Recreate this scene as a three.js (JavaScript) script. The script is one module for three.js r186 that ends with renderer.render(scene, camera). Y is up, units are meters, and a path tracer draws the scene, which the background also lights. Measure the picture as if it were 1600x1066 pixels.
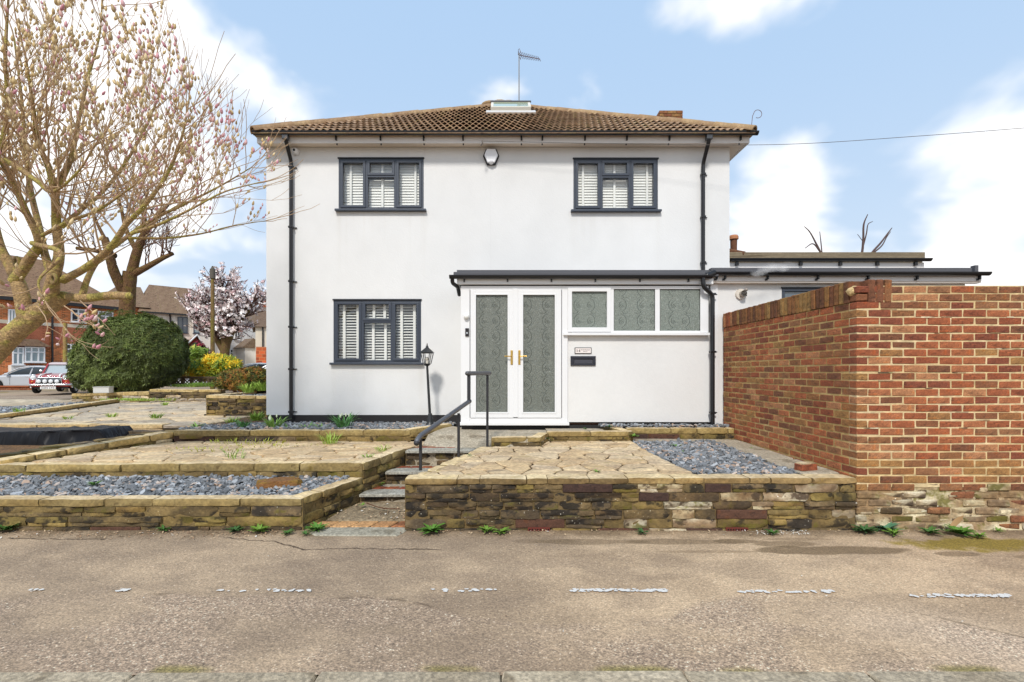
import * as THREE from 'three';
import { mergeGeometries, mergeVertices, toCreasedNormals } from 'three/addons/utils/BufferGeometryUtils.js';
import { ConvexGeometry } from 'three/addons/geometries/ConvexGeometry.js';
import { RoundedBoxGeometry } from 'three/addons/geometries/RoundedBoxGeometry.js';

// ---------------------------------------------------------------- camera, sky, sun, exposure
const scene = new THREE.Scene();
const EYE = 1.515, FOCAL = 770, CX = 790, CY = 580;      // the survey: eye height in metres, focal length and principal point
const camera = new THREE.PerspectiveCamera(2 * Math.atan(533 / FOCAL) * 180 / Math.PI, 1600 / 1066, 0.05, 1500);
camera.position.set(0, EYE, 0);
camera.lookAt(0, EYE, -10);
camera.setViewOffset(1600, 1066, 800 - CX, 533 - CY, 1600, 1066);   // vertical shift lens, as architectural photographs use
const renderer = new THREE.WebGLRenderer({ antialias: true });
renderer.toneMapping = THREE.LinearToneMapping;
renderer.toneMappingExposure = 1.26;
renderer.shadowMap.enabled = true;
renderer.shadowMap.type = THREE.PCFSoftShadowMap;

function mulberry(a) { return () => { a |= 0; a = a + 0x6D2B79F5 | 0; let t = Math.imul(a ^ a >>> 15, 1 | a); t = t + Math.imul(t ^ t >>> 7, 61 | t) ^ t; return ((t ^ t >>> 14) >>> 0) / 4294967296; }; }
const clamp = (x, a = 0, b = 1) => x < a ? a : x > b ? b : x;
const lerp = (a, b, t) => a + (b - a) * t;
const sstep = (a, b, x) => { const t = clamp((x - a) / (b - a)); return t * t * (3 - 2 * t); };
function hash2(x, y, s) { let h = Math.imul(x | 0, 374761393) + Math.imul(y | 0, 668265263) + Math.imul(s | 0, 1442695041) | 0; h = Math.imul(h ^ h >>> 13, 1274126177); return ((h ^ h >>> 16) >>> 0) / 4294967296; }
// value noise, periodic in px, py cells (0 = not periodic)
function vn(x, y, s = 0, px = 0, py = 0) {
  const xi = Math.floor(x), yi = Math.floor(y), fx = x - xi, fy = y - yi, u = fx * fx * (3 - 2 * fx), v = fy * fy * (3 - 2 * fy);
  const wx = (i) => px ? ((i % px) + px) % px : i, wy = (i) => py ? ((i % py) + py) % py : i;
  const a = hash2(wx(xi), wy(yi), s), b = hash2(wx(xi + 1), wy(yi), s), c = hash2(wx(xi), wy(yi + 1), s), d = hash2(wx(xi + 1), wy(yi + 1), s);
  return lerp(lerp(a, b, u), lerp(c, d, u), v);
}
function fbm(x, y, s = 0, oct = 4, px = 0, py = 0) {
  let a = 0, w = 0.5, n = 0;
  for (let i = 0; i < oct; i++) { a += w * vn(x, y, s + i * 17, px, py); n += w; w *= 0.5; x *= 2; y *= 2; px *= 2; py *= 2; }
  return a / n;
}

// the sky: pale blue with broken bright cloud, equirectangular
const SKY_W = 2048, SKY_H = 1024;
{
  const data = new Float32Array(SKY_W * SKY_H * 4);
  // [azimuth from straight ahead, elevation, size az, size el, weight] of the larger cloud banks, degrees
  const banks = [[-43, 18, 9, 18, .46], [-37, 32, 5, 8, .26], [-26, 28.5, 6, 3.2, .30], [-23.5, 25, 4, 2.6, .24], [-30, 22, 5, 4, .16], [-25, 15, 5, 7, -.36], [-17, 36.5, 4, 1.3, .26], [29.5, 17, 4.6, 7.5, .50], [27, 8, 6, 5, .3], [44.5, 14, 6, 7, .46], [41, 7, 8, 5, .3],
    [36.5, 17, 3.2, 4, -.20], [37, 24, 5, 3, -.16], [24, 34.5, 7, 3, .36], [30, 33, 6, 3, .34], [19, 35, 4, 2, .2], [-1, 29, 3, 2.4, .36], [9.5, 30, 2.4, 3.6, .30], [44, 25, 7, 2.4, .12], [-8, 33, 7, 4, -.2], [13, 24, 9, 4, -.12], [45, 36, 7, 4, -.2], [-30, 2, 40, 3.4, .22], [30, 2, 40, 3.4, .22]];
  for (let j = 0; j < SKY_H; j++) {
    const el = (j + 0.5) / SKY_H * Math.PI - Math.PI / 2, y = Math.sin(el), c = Math.cos(el);
    for (let i = 0; i < SKY_W; i++) {
      const az = ((i + 0.5) / SKY_W - 0.5) * Math.PI * 2, x = Math.cos(az) * c, z = Math.sin(az) * c, o = (j * SKY_W + i) * 4;
      const azF = Math.atan2(x, -z) * 180 / Math.PI, elD = el * 180 / Math.PI;
      const h = Math.max(y, 0);
      // clear air
      const t = Math.pow(1 - h, 3.2);
      let r = lerp(.36, .66, t), g = lerp(.52, .74, t), b = lerp(.74, .82, t);
      // cloud layer on a plane overhead
      const k = 1 / (h + 0.16), u = x * k, v = z * k;
      const wv = fbm(u * 1.3 + 7, v * 1.3 + 3, 91, 3) - .5;
      let n = fbm(u * 1.05 + wv * 1.1 + 11, v * 1.05 + wv * .8 + 5, 3, 7);
      n = n * .74 + fbm(azF / 7 + wv * 2, elD / 4.2 + wv * 2, 57, 6) * .26;
      let cov = -0.04 + 0.10 * sstep(.45, .05, h);
      for (const [a0, e0, sa, se, w] of banks) { const da = (azF - a0) / sa, de = (elD - e0) / se, q = da * da + de * de; if (q < 9) cov += w * Math.exp(-q) * .62; }
      if (Math.abs(azF) > 70) cov += 0.04;
      const cl = sstep(.45, .76, n + cov + (fbm(azF / 2.2 + wv * 3, elD / 1.5 + wv * 3, 77, 5) - .5) * .16);
      const shade = .92 + .14 * fbm(u * 2.1 + 4, v * 2.1, 23, 4) + .05 * cl;
      r = lerp(r, .98 * shade, cl); g = lerp(g, .97 * shade, cl); b = lerp(b, .965 * shade, cl);
      if (y < 0) { const q = sstep(0, -.12, y); r = lerp(r, .30, q); g = lerp(g, .28, q); b = lerp(b, .25, q); }
      const L = 0.98;
      data[o] = r * L; data[o + 1] = g * L; data[o + 2] = b * L; data[o + 3] = 1;
    }
  }
  const sky = new THREE.DataTexture(data, SKY_W, SKY_H, THREE.RGBAFormat, THREE.FloatType);
  sky.mapping = THREE.EquirectangularReflectionMapping; sky.magFilter = THREE.LinearFilter; sky.minFilter = THREE.LinearFilter; sky.needsUpdate = true;
  scene.background = sky; scene.environment = sky;
}
const sun = new THREE.DirectionalLight(new THREE.Color(1.0, 0.95, 0.88), 2.5);
sun.position.set(-5, 25, 18); sun.target.position.set(0, 0, -6); sun.castShadow = true; sun.shadow.radius = 15;
sun.shadow.mapSize.set(2048, 2048); Object.assign(sun.shadow.camera, { left: -30, right: 30, top: 30, bottom: -30, near: 1, far: 120 });
scene.add(sun); scene.add(sun.target);

// ---------------------------------------------------------------- helpers
// survey: a point of the photograph at a known depth gives metres (x to the right, height above the footway)
const mx = (px, d) => (px - CX) / FOCAL * d;
const my = (py, d) => EYE - (py - CY) / FOCAL * d;

const taken = {};
function numbered(n) { const k = (taken[n] = (taken[n] ?? -1) + 1); return k ? n + '_' + String(k).padStart(3, '0') : n; }
function tag(o, label, category, group, kind) { if (label) o.userData.label = label; if (category) o.userData.category = category; if (group) o.userData.group = group; if (kind) o.userData.kind = kind; return o; }
function thing(name, label, category, [x, y, z] = [0, 0, 0], turn = 0, group = null, kind = null) {
  const o = new THREE.Group(); o.name = numbered(name); o.position.set(x, y, z); o.rotation.y = turn; scene.add(o);
  return tag(o, label, category, group, kind);
}
function clean(g) {                                             // same attributes everywhere, so that geometries merge
  if (g.index) g = g.toNonIndexed();
  for (const k of Object.keys(g.attributes)) if (!['position', 'normal', 'uv'].includes(k)) g.deleteAttribute(k);
  if (!g.attributes.normal) g.computeVertexNormals();
  if (!g.attributes.uv) planarUV(g);
  return g;
}
function join(gs) { return Array.isArray(gs) ? (gs.length === 1 ? gs[0] : mergeGeometries(gs.map(clean))) : gs; }
function mesh(name, gs, m, parent) {
  const o = new THREE.Mesh(join(gs), m); o.name = parent ? name : numbered(name); o.castShadow = o.receiveShadow = true; (parent || scene).add(o); return o;
}
// geometry given in world coordinates, under a parent group that is only moved, never turned
function offset(p) { const v = new THREE.Vector3(); for (; p && p !== scene; p = p.parent) v.add(p.position); return v; }
function wmesh(name, gs, m, parent) { const g = join(gs).clone(), v = offset(parent); g.translate(-v.x, -v.y, -v.z); return mesh(name, g, m, parent); }
function put(name, g, m, parent, x, y, z, ry = 0) { const o = mesh(name, g, m, parent); o.position.set(x, y, z); if (ry) o.rotation.y = ry; return o; }

function planarUV(g, ox = 0, oy = 0, s = 1) {
  const p = g.attributes.position, n = p.count, uv = new Float32Array(n * 2), a = new THREE.Vector3(), b = new THREE.Vector3(), c = new THREE.Vector3();
  for (let i = 0; i < n; i += 3) {
    a.fromBufferAttribute(p, i); b.fromBufferAttribute(p, i + 1); c.fromBufferAttribute(p, i + 2);
    const e = b.clone().sub(a).cross(c.clone().sub(a)); const X = Math.abs(e.x), Y = Math.abs(e.y), Z = Math.abs(e.z);
    [a, b, c].forEach((q, k) => { const [u, v] = X > Y && X > Z ? [q.z, q.y] : Y > Z ? [q.x, q.z] : [q.x, q.y]; uv[(i + k) * 2] = ox + u * s; uv[(i + k) * 2 + 1] = oy + v * s; });
  }
  g.setAttribute('uv', new THREE.BufferAttribute(uv, 2)); return g;
}
// a box by its extents, uv in metres
function box(x0, x1, y0, y1, z0, z1) { const g = new THREE.BoxGeometry(x1 - x0, y1 - y0, z1 - z0).toNonIndexed(); g.translate((x0 + x1) / 2, (y0 + y1) / 2, (z0 + z1) / 2); return planarUV(g); }
function rbox(x0, x1, y0, y1, z0, z1, r = .006) { const g = clean(new RoundedBoxGeometry(x1 - x0, y1 - y0, z1 - z0, 2, r)); g.translate((x0 + x1) / 2, (y0 + y1) / 2, (z0 + z1) / 2); return g; }
function cyl(r0, r1, h, x, y, z, n = 16) { const g = new THREE.CylinderGeometry(r1, r0, h, n); g.translate(x, y + h / 2, z); return clean(g); }
// tapered tube through points
function tubeArr(out, pts, rad, sides = 6, cap = true) {
  const n = pts.length, T = new THREE.Vector3(), N = new THREE.Vector3(), B = new THREE.Vector3(), up = new THREE.Vector3(); let first = true, len = 0;
  const base = out.p.length / 3;
  for (let i = 0; i < n; i++) {
    T.copy(pts[Math.min(i + 1, n - 1)]).sub(pts[Math.max(i - 1, 0)]).normalize();
    if (first) { up.set(0, 1, 0); if (Math.abs(T.y) > .9) up.set(1, 0, 0); N.copy(up).addScaledVector(T, -up.dot(T)).normalize(); first = false; } else { N.addScaledVector(T, -N.dot(T)); if (N.lengthSq() < 1e-6) N.set(T.y, T.z, T.x).addScaledVector(T, -T.dot(new THREE.Vector3(T.y, T.z, T.x))); N.normalize(); }
    B.crossVectors(T, N);
    if (i) len += pts[i].distanceTo(pts[i - 1]);
    const r = typeof rad === 'function' ? rad(i / (n - 1)) : Array.isArray(rad) ? rad[i] : rad;
    for (let k = 0; k <= sides; k++) {
      const a = k / sides * Math.PI * 2, ca = Math.cos(a), sa = Math.sin(a), nx = N.x * ca + B.x * sa, ny = N.y * ca + B.y * sa, nz = N.z * ca + B.z * sa;
      out.p.push(pts[i].x + nx * r, pts[i].y + ny * r, pts[i].z + nz * r); out.n.push(nx, ny, nz); out.u.push(k / sides * Math.max(.02, r * 6.283), len);
    }
  }
  const w = sides + 1;
  for (let i = 0; i < n - 1; i++) for (let k = 0; k < sides; k++) { const a = base + i * w + k, b = a + 1, c = a + w, d = c + 1; out.i.push(a, b, c, b, d, c); }
  if (cap) for (const e of [0, n - 1]) { const c = out.p.length / 3; out.p.push(pts[e].x, pts[e].y, pts[e].z); T.copy(pts[e]).sub(pts[e ? e - 1 : 1]).normalize(); out.n.push(T.x, T.y, T.z); out.u.push(0, len); for (let k = 0; k < sides; k++) { const a = base + e * w + k; e ? out.i.push(a, a + 1, c) : out.i.push(a + 1, a, c); } }
}
const acc = () => ({ p: [], n: [], u: [], i: [] });
function accGeo(o) { const g = new THREE.BufferGeometry(); g.setAttribute('position', new THREE.Float32BufferAttribute(o.p, 3)); g.setAttribute('normal', new THREE.Float32BufferAttribute(o.n, 3)); g.setAttribute('uv', new THREE.Float32BufferAttribute(o.u, 2)); g.setIndex(o.i); return g; }
function tube(pts, rad, sides = 10) { const o = acc(); tubeArr(o, pts.map((q) => q.isVector3 ? q : new THREE.Vector3(...q)), rad, sides); return clean(accGeo(o)); }
// piecewise path with rounded bends
function bent(pts, r = .04, n = 5) {
  const P = pts.map((q) => new THREE.Vector3(...q)), out = [P[0]];
  for (let i = 1; i < P.length - 1; i++) { const a = P[i - 1].clone().sub(P[i]).setLength(r).add(P[i]), b = P[i + 1].clone().sub(P[i]).setLength(r).add(P[i]); for (let k = 0; k <= n; k++) { const t = k / n; out.push(a.clone().multiplyScalar((1 - t) * (1 - t)).addScaledVector(P[i], 2 * t * (1 - t)).addScaledVector(b, t * t)); } }
  out.push(P[P.length - 1]); return out;
}
// a block with worn, irregular arrises: convex hull of jittered chamfer points, 44 triangles
function chunk(w, h, d, c, jit, R, uvs = 1) {
  const pts = [], j = () => (R() - .5) * 2 * jit;
  for (const sx of [-1, 1]) for (const sy of [-1, 1]) for (const sz of [-1, 1]) {
    const X = sx * (w / 2 + j()), Y = sy * (h / 2 + j()), Z = sz * (d / 2 + j()), k = c * (.6 + R() * .8);
    pts.push(new THREE.Vector3(X, Y - sy * k, Z - sz * k), new THREE.Vector3(X - sx * k, Y, Z - sz * k), new THREE.Vector3(X - sx * k, Y - sy * k, Z));
  }
  const g = new ConvexGeometry(pts); return planarUV(g, R() * 5, R() * 5, uvs);
}
// a split stone: subdivided box, rough on the face towards +z, edges eased, other faces fairly flat
function stone(w, h, d, R, rough = .012, tex = 1) {
  const nx = clamp(Math.round(w / .055), 2, 9), g = new THREE.BoxGeometry(w, h, d, nx, h > .1 ? 3 : 2, 2), p = g.attributes.position, s = Math.floor(R() * 9999), e = Math.min(.014, h * .16);
  const skew = (R() - .5) * .006, lean = (R() - .5) * .012;
  for (let i = 0; i < p.count; i++) {
    let x = p.getX(i), y = p.getY(i), z = p.getZ(i);
    const ex = Math.abs(x) > w / 2 - 1e-4, ey = Math.abs(y) > h / 2 - 1e-4, ez = Math.abs(z) > d / 2 - 1e-4, front = z > d / 2 - 1e-4;
    const n1 = vn(x * 13 + 50, y * 19 + 50, s) - .5, n2 = vn(x * 29 + 90, y * 37 + z * 17 + 90, s + 3) - .5;
    if (front) { z += (n1 * 1.7 + n2 * .8) * rough + (y / h) * lean; if (ex || ey) z -= e * (.6 + n2 * 1.2); if (ex && ey) z -= e * .6; }
    if (ey) { y += n2 * Math.min(.008, h * .09) + skew * x / w * Math.sign(y) * -1; if (ex) y -= Math.sign(y) * e * .5; }
    if (ex) { x += n1 * .010; if (ez) x -= Math.sign(x) * e * .4; }
    p.setXYZ(i, x, y, z);
  }
  g.computeVertexNormals();
  return planarUV(g.toNonIndexed(), R() * 7, R() * 7, tex);
}

// ---------------------------------------------------------------- textures
function tex(w, h, fn, { srgb = true, repeat = 1 } = {}) {
  const d = new Uint8Array(w * h * 4);
  for (let y = 0; y < h; y++) for (let x = 0; x < w; x++) { const c = fn(x / w, y / h, x, y), o = (y * w + x) * 4; if (typeof c === 'number') { d[o] = d[o + 1] = d[o + 2] = clamp(c) * 255; } else { d[o] = clamp(c[0], 0, 255); d[o + 1] = clamp(c[1], 0, 255); d[o + 2] = clamp(c[2], 0, 255); } d[o + 3] = 255; }
  const t = new THREE.DataTexture(d, w, h, THREE.RGBAFormat); t.wrapS = t.wrapT = THREE.RepeatWrapping; t.magFilter = THREE.LinearFilter; t.minFilter = THREE.LinearMipmapLinearFilter; t.generateMipmaps = true;
  if (srgb) t.colorSpace = THREE.SRGBColorSpace; t.repeat.set(repeat, repeat); t.needsUpdate = true; return t;
}
const mix3 = (a, b, t) => [lerp(a[0], b[0], t), lerp(a[1], b[1], t), lerp(a[2], b[2], t)];
const mat = (color, rough = .8, o = {}) => new THREE.MeshStandardMaterial({ color, roughness: rough, ...o });
const T = {};
// sandstone: ochre body, olive moss, sooty patches, pale lichen; 1 repeat = 1.4 m
function stoneTex(body, body2, moss, dark, pale, kMoss, kDark, kPale, seed) {
  return tex(768, 768, (u, v) => {
    const a = fbm(u * 5, v * 9, seed, 5, 5, 9), b = fbm(u * 7, v * 12, seed + 40, 5, 7, 12), c = fbm(u * 9, v * 14, seed + 80, 4, 9, 14), f = fbm(u * 60, v * 60, seed + 9, 2, 60, 60), sp = vn(u * 110, v * 110, seed + 4, 110, 110);
    let q = mix3(body, body2, sstep(.3, .7, a));
    q = mix3(q, moss, sstep(.62 - kMoss, .85 - kMoss, b + (f - .5) * .25) * .85);
    q = mix3(q, dark, sstep(.66 - kDark, .86 - kDark, c + (f - .5) * .3) * .9);
    q = mix3(q, pale, sstep(.985 - kPale, .999, sp * .8 + f * .2 + .06) * .9);
    const k = .84 + f * .32; return [q[0] * k, q[1] * k, q[2] * k];
  }, { repeat: 1 / 1.4 });
}
T.ochre = stoneTex([198, 168, 104], [152, 126, 78], [128, 116, 44], [70, 58, 38], [226, 214, 184], .10, .10, .01, 11);
T.dark = stoneTex([138, 116, 82], [92, 77, 57], [112, 102, 46], [48, 41, 33], [236, 230, 214], .02, .17, .10, 31);
T.pale = stoneTex([236, 214, 174], [212, 188, 146], [176, 156, 88], [140, 118, 86], [246, 236, 214], -.10, -.06, .0, 51);
T.pave = stoneTex([226, 202, 164], [200, 176, 144], [150, 132, 82], [134, 118, 98], [244, 232, 206], -.08, -.03, .01, 71);
T.grey = stoneTex([200, 184, 160], [168, 152, 132], [150, 136, 92], [112, 102, 92], [236, 228, 212], -.08, .0, .0, 81);
T.lime = stoneTex([226, 214, 184], [158, 130, 98], [104, 98, 48], [84, 68, 52], [250, 246, 236], .05, .08, .06, 95);
T.stoneBump = tex(512, 512, (u, v) => .45 * fbm(u * 8, v * 14, 5, 5, 8, 14) + .4 * fbm(u * 40, v * 50, 7, 3, 40, 50) + .15 * vn(u * 150, v * 150, 9, 150, 150), { srgb: false, repeat: 1 / .7 });
T.rough = tex(256, 256, (u, v) => .5 * fbm(u * 10, v * 10, 15, 4, 10, 10) + .5 * vn(u * 90, v * 90, 19, 90, 90), { srgb: false, repeat: 1 / .4 });
// brick: combed horizontal drag marks, 1 repeat = 0.43 m
T.brickBump = tex(512, 512, (u, v) => { const row = v * 66, ln = Math.abs((row + .5 * fbm(u * 6, v * 30, 2, 2, 6, 30)) % 1 - .5) * 2; return .5 * ln * (.4 + .8 * fbm(u * 9, v * 20, 4, 3, 9, 20)) + .5 * fbm(u * 40, v * 40, 8, 3, 40, 40); }, { srgb: false, repeat: 1 / .43 });
T.brick = tex(512, 512, (u, v) => { const a = fbm(u * 8, v * 14, 21, 4, 8, 14), f = fbm(u * 50, v * 70, 22, 2, 50, 70), ln = Math.abs((v * 66) % 1 - .5) * 2, d = sstep(.58, .75, fbm(u * 10, v * 16, 25, 4, 10, 16)), pl = sstep(.62, .78, fbm(u * 7, v * 9, 29, 4, 7, 9)); let k = .72 + .3 * a + .3 * (f - .5) + .08 * ln; k *= 1 - .2 * d; const q = mix3([236, 232, 226], [255, 226, 186], pl * .7); return [q[0] * k, q[1] * k, q[2] * k]; }, { repeat: 1 / .43 });
T.mortar = tex(256, 256, (u, v) => { const f = fbm(u * 20, v * 20, 31, 4, 20, 20), b = fbm(u * 4, v * 4, 33, 3, 4, 4); const q = mix3([236, 214, 172], [206, 178, 124], b), k = .84 + .35 * f; return [q[0] * k, q[1] * k, q[2] * k]; }, { repeat: 1 / .8 });
// painted render: faint float marks and dust
T.render = tex(512, 512, (u, v) => { const a = fbm(u * 5, v * 3, 41, 5, 5, 3), f = fbm(u * 60, v * 60, 43, 2, 60, 60); const k = .95 + .05 * a + .015 * (f - .5); return [250 * k, 249 * k, 247 * k]; }, { repeat: 1 / 3.1 });
T.renderBump = tex(512, 512, (u, v) => .6 * fbm(u * 70, v * 70, 45, 3, 70, 70) + .4 * fbm(u * 12, v * 9, 47, 3, 12, 9), { srgb: false, repeat: 1 / 1.1 });
T.bark = tex(256, 512, (u, v) => { const a = fbm(u * 6, v * 14, 61, 4, 6, 14), b = fbm(u * 4, v * 6, 63, 4, 4, 6); const q = mix3(mix3([150, 128, 92], [112, 90, 62], a), [136, 128, 66], sstep(.5, .72, b) * .8); const k = .8 + .4 * vn(u * 40, v * 70, 65, 40, 70); return [q[0] * k, q[1] * k, q[2] * k]; }, { repeat: 1 / .5 });
T.barkBump = tex(256, 512, (u, v) => .6 * fbm(u * 10, v * 8, 67, 4, 10, 8) + .4 * vn(u * 34, v * 44, 69, 34, 44), { srgb: false, repeat: 1 / .5 });
T.ridged = tex(256, 256, (u, v) => { const a = fbm(u * 14, v * 3, 71, 4, 14, 3); return Math.abs(a - .5) * 2; }, { srgb: false, repeat: 1 / .6 });
T.roof = tex(512, 512, (u, v) => { const a = fbm(u * 6, v * 6, 101, 5, 6, 6), f = fbm(u * 60, v * 60, 103, 2, 60, 60), l = sstep(.6, .76, fbm(u * 14, v * 14, 105, 4, 14, 14)), d = sstep(.62, .8, fbm(u * 9, v * 9, 107, 4, 9, 9)); let q = mix3([212, 186, 158], [174, 144, 116], a); q = mix3(q, [196, 180, 128], l * .5); q = mix3(q, [108, 84, 64], d * .5); const k = .9 + .2 * f; return [q[0] * k, q[1] * k, q[2] * k]; }, { repeat: 1 / 1.3 });
T.concrete = tex(512, 512, (u, v) => { const a = fbm(u * 5, v * 5, 111, 5, 5, 5), f = fbm(u * 80, v * 80, 113, 2, 80, 80), s = sstep(.6, .8, fbm(u * 8, v * 8, 115, 4, 8, 8)); let q = mix3([208, 196, 174], [172, 158, 134], a); q = mix3(q, [126, 112, 90], s * .6); const k = .76 + .46 * f; return [q[0] * k, q[1] * k, q[2] * k]; }, { repeat: 1 / 1.2 });
T.soil = tex(256, 256, (u, v) => { const a = fbm(u * 8, v * 8, 121, 5, 8, 8), f = vn(u * 60, v * 60, 123, 60, 60); const q = mix3([124, 98, 68], [78, 60, 42], a); const k = .7 + .6 * f; return [q[0] * k, q[1] * k, q[2] * k]; }, { repeat: 1 / .9 });

// the rendered front of the house: rain streaks under the sills, faint trowel bays, dust near the ground; 8.6 m x 5.2 m in one sheet
T.houseWall = tex(1024, 640, (u, v) => {
  const x = -4.4 + u * 8.6, y = .5 + v * 5.2, sill = [[-2.95, -1.45, 4.34], [1.2, 2.69, 4.34], [-3.04, -1.5, 1.63]]; let k = .965 + .05 * (fbm(x * .8, y * .7, 441, 4) - .5) + .03 * (fbm(x * 4, y * 3, 443, 4) - .5), w = 0;
  for (const [a, b, s] of sill) if (y < s) { const e = sstep(a - .12, a, x) * sstep(b + .12, b, x), ends = Math.exp(-(((x - a) / .05) ** 2)) + Math.exp(-(((x - b) / .05) ** 2)), st = sstep(.52, .8, fbm(x * 16, y * .7, 445, 4)); w += (e * st * .6 + ends * .7) * Math.exp(-(s - y) / .55); }
  w += sstep(1.25, .7, y) * sstep(.35, .75, fbm(x * 3, y * 4, 447, 4)) * .9 + sstep(5.1, 5.4, y) * .25; k -= .022 * clamp(w);
  const seam = Math.max(sstep(.012, .004, Math.abs(x + 1.43)) * sstep(5.28, 5.3, y), sstep(.010, .003, Math.abs(x + .26 + .02 * fbm(y * 3, 1, 449, 2))) * .4); k -= .03 * seam;
  return [255 * k, 255 * (k - .004 * clamp(w)), 255 * (k - .012 * clamp(w))];
}); T.houseWall.repeat.set(1 / 8.6, 1 / 5.2); T.houseWall.offset.set(4.4 / 8.6, -.5 / 5.2);
const M = {
  houseWall: mat(new THREE.Color(.80, .80, .79), .86, { bumpMap: T.renderBump, bumpScale: .002 }),
  render: mat(new THREE.Color(.81, .81, .805), .86, { map: T.render, bumpMap: T.renderBump, bumpScale: .002 }),
  upvc: mat(new THREE.Color(.78, .78, .78), .34), upvcGroove: mat(new THREE.Color(.5, .5, .48), .5),
  soffit: mat(new THREE.Color(.82, .72, .62), .5),
  black: mat(new THREE.Color(.012, .012, .014), .32), plinth: mat(new THREE.Color(.016, .014, .014), .7, { bumpMap: T.renderBump, bumpScale: .003 }),
  frame: mat(new THREE.Color(.045, .056, .078), .38), frameDark: mat(new THREE.Color(.02, .022, .028), .5), chrome: mat(new THREE.Color(.8, .8, .8), .15, { metalness: 1 }),
  shutter: mat(new THREE.Color(.80, .81, .76), .5), brass: mat(new THREE.Color(.72, .46, .12), .22, { metalness: 1 }),
  glass: new THREE.MeshPhysicalMaterial({ color: 0xffffff, roughness: .01, transmission: 1, thickness: 0, ior: 1.5 }),
  mortar: mat(new THREE.Color(.80, .80, .80), .95, { map: T.mortar, bumpMap: T.rough, bumpScale: .004 }),
  soil: mat(new THREE.Color(.85, .85, .85), 1, { map: T.soil, bumpMap: T.rough, bumpScale: .01 }),
  concrete: mat(new THREE.Color(.72, .72, .72), .92, { map: T.concrete, bumpMap: T.rough, bumpScale: .004 }),
  felt: mat(new THREE.Color(.10, .10, .11), .85, { bumpMap: T.rough, bumpScale: .002 }),
  lead: mat(new THREE.Color(.20, .20, .21), .6),
};
M.houseWall.map = T.houseWall;
const stoneMat = (map, k, kb = .006, tint = [1, 1, 1]) => mat(new THREE.Color(k * tint[0], k * tint[1], k * tint[2]), .93, { map, bumpMap: T.stoneBump, bumpScale: kb });
const SM = {
  ochre: [stoneMat(T.ochre, 0.50), stoneMat(T.ochre, 0.42, .008, [1, .98, .94]), stoneMat(T.ochre, 0.54, .006, [1, .95, .86]), stoneMat(T.ochre, 0.44, .008, [.96, 1, .86]), stoneMat(T.dark, .9)],
  olive: [stoneMat(T.ochre, 0.44, .009, [.96, 1, .82]), stoneMat(T.ochre, 0.37, .009), stoneMat(T.dark, .85, .009, [1, 1, .8]), stoneMat(T.ochre, 0.49, .008, [1, 1, .9])],
  dark: [stoneMat(T.dark, .74, .009), stoneMat(T.dark, .62, .009), stoneMat(T.dark, .68, .009, [1, .98, .86]), stoneMat(T.dark, .54, .009, [1, .92, .84])],
  purple: [mat(0x5c4236, .9, { map: T.brick, bumpMap: T.stoneBump, bumpScale: .003 }), mat(0x664636, .9, { map: T.brick, bumpMap: T.stoneBump, bumpScale: .003 }), mat(0x4e3830, .9, { map: T.brick, bumpMap: T.stoneBump, bumpScale: .003 })],
  lime: [stoneMat(T.lime, .80), stoneMat(T.lime, .62), stoneMat(T.lime, .70, .008, [1, .96, .84])],
  pale: [stoneMat(T.pale, .82), stoneMat(T.pale, .76, .005, [1, .97, .92]), stoneMat(T.pale, .86, .005, [1, .98, .9])],
  pave: [stoneMat(T.pave, .80, .004), stoneMat(T.pave, .70, .004, [1, .96, .9]), stoneMat(T.pave, .86, .004, [1, .98, .92]), stoneMat(T.pave, .74, .004, [1, .93, .82])],
  patio: [stoneMat(T.grey, .86, .004), stoneMat(T.grey, .74, .004), stoneMat(T.pave, .86, .004), stoneMat(T.grey, .95, .004, [1, .98, .94])],
};
const pick = (a, R) => a[Math.floor(R() * a.length) % a.length];
// ---------------------------------------------------------------- ground, footway, kerb, road
function terrainY(x, d) {
  if (d < 4.8) return -.03;
  let y = .36 * sstep(4.8, 9, d) + .08 * sstep(9, 18, d);
  y = lerp(y, .30, sstep(19, 30, d) * sstep(-8, -16, x));
  return y - .05;
}
{
  const xs = [-400, -200, -100, -60, -45], zs = [-600, -300, -150, -90];
  for (let x = -36; x <= 36; x += 1.5) xs.push(x); xs.push(50, 80, 150, 300, 500);
  for (let z = -60; z <= 2; z += .75) zs.push(z); zs.push(2.2, 12, 30, 80, 200);
  const o = acc(); for (const z of zs) for (const x of xs) { o.p.push(x, z > 2.1 ? -.14 : -z < 2.4 ? -.16 : terrainY(x, -z), z); o.n.push(0, 1, 0); o.u.push(x, z); }
  const w = xs.length; for (let j = 0; j < zs.length - 1; j++) for (let i = 0; i < w - 1; i++) { const a = j * w + i; o.i.push(a, a + w, a + 1, a + 1, a + w, a + w + 1); }
  const g = accGeo(o); g.computeVertexNormals();
  tag(mesh('ground', g, M.soil), 'bare brown earth under the garden and the plots around it', 'ground', null, 'structure');
}
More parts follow.
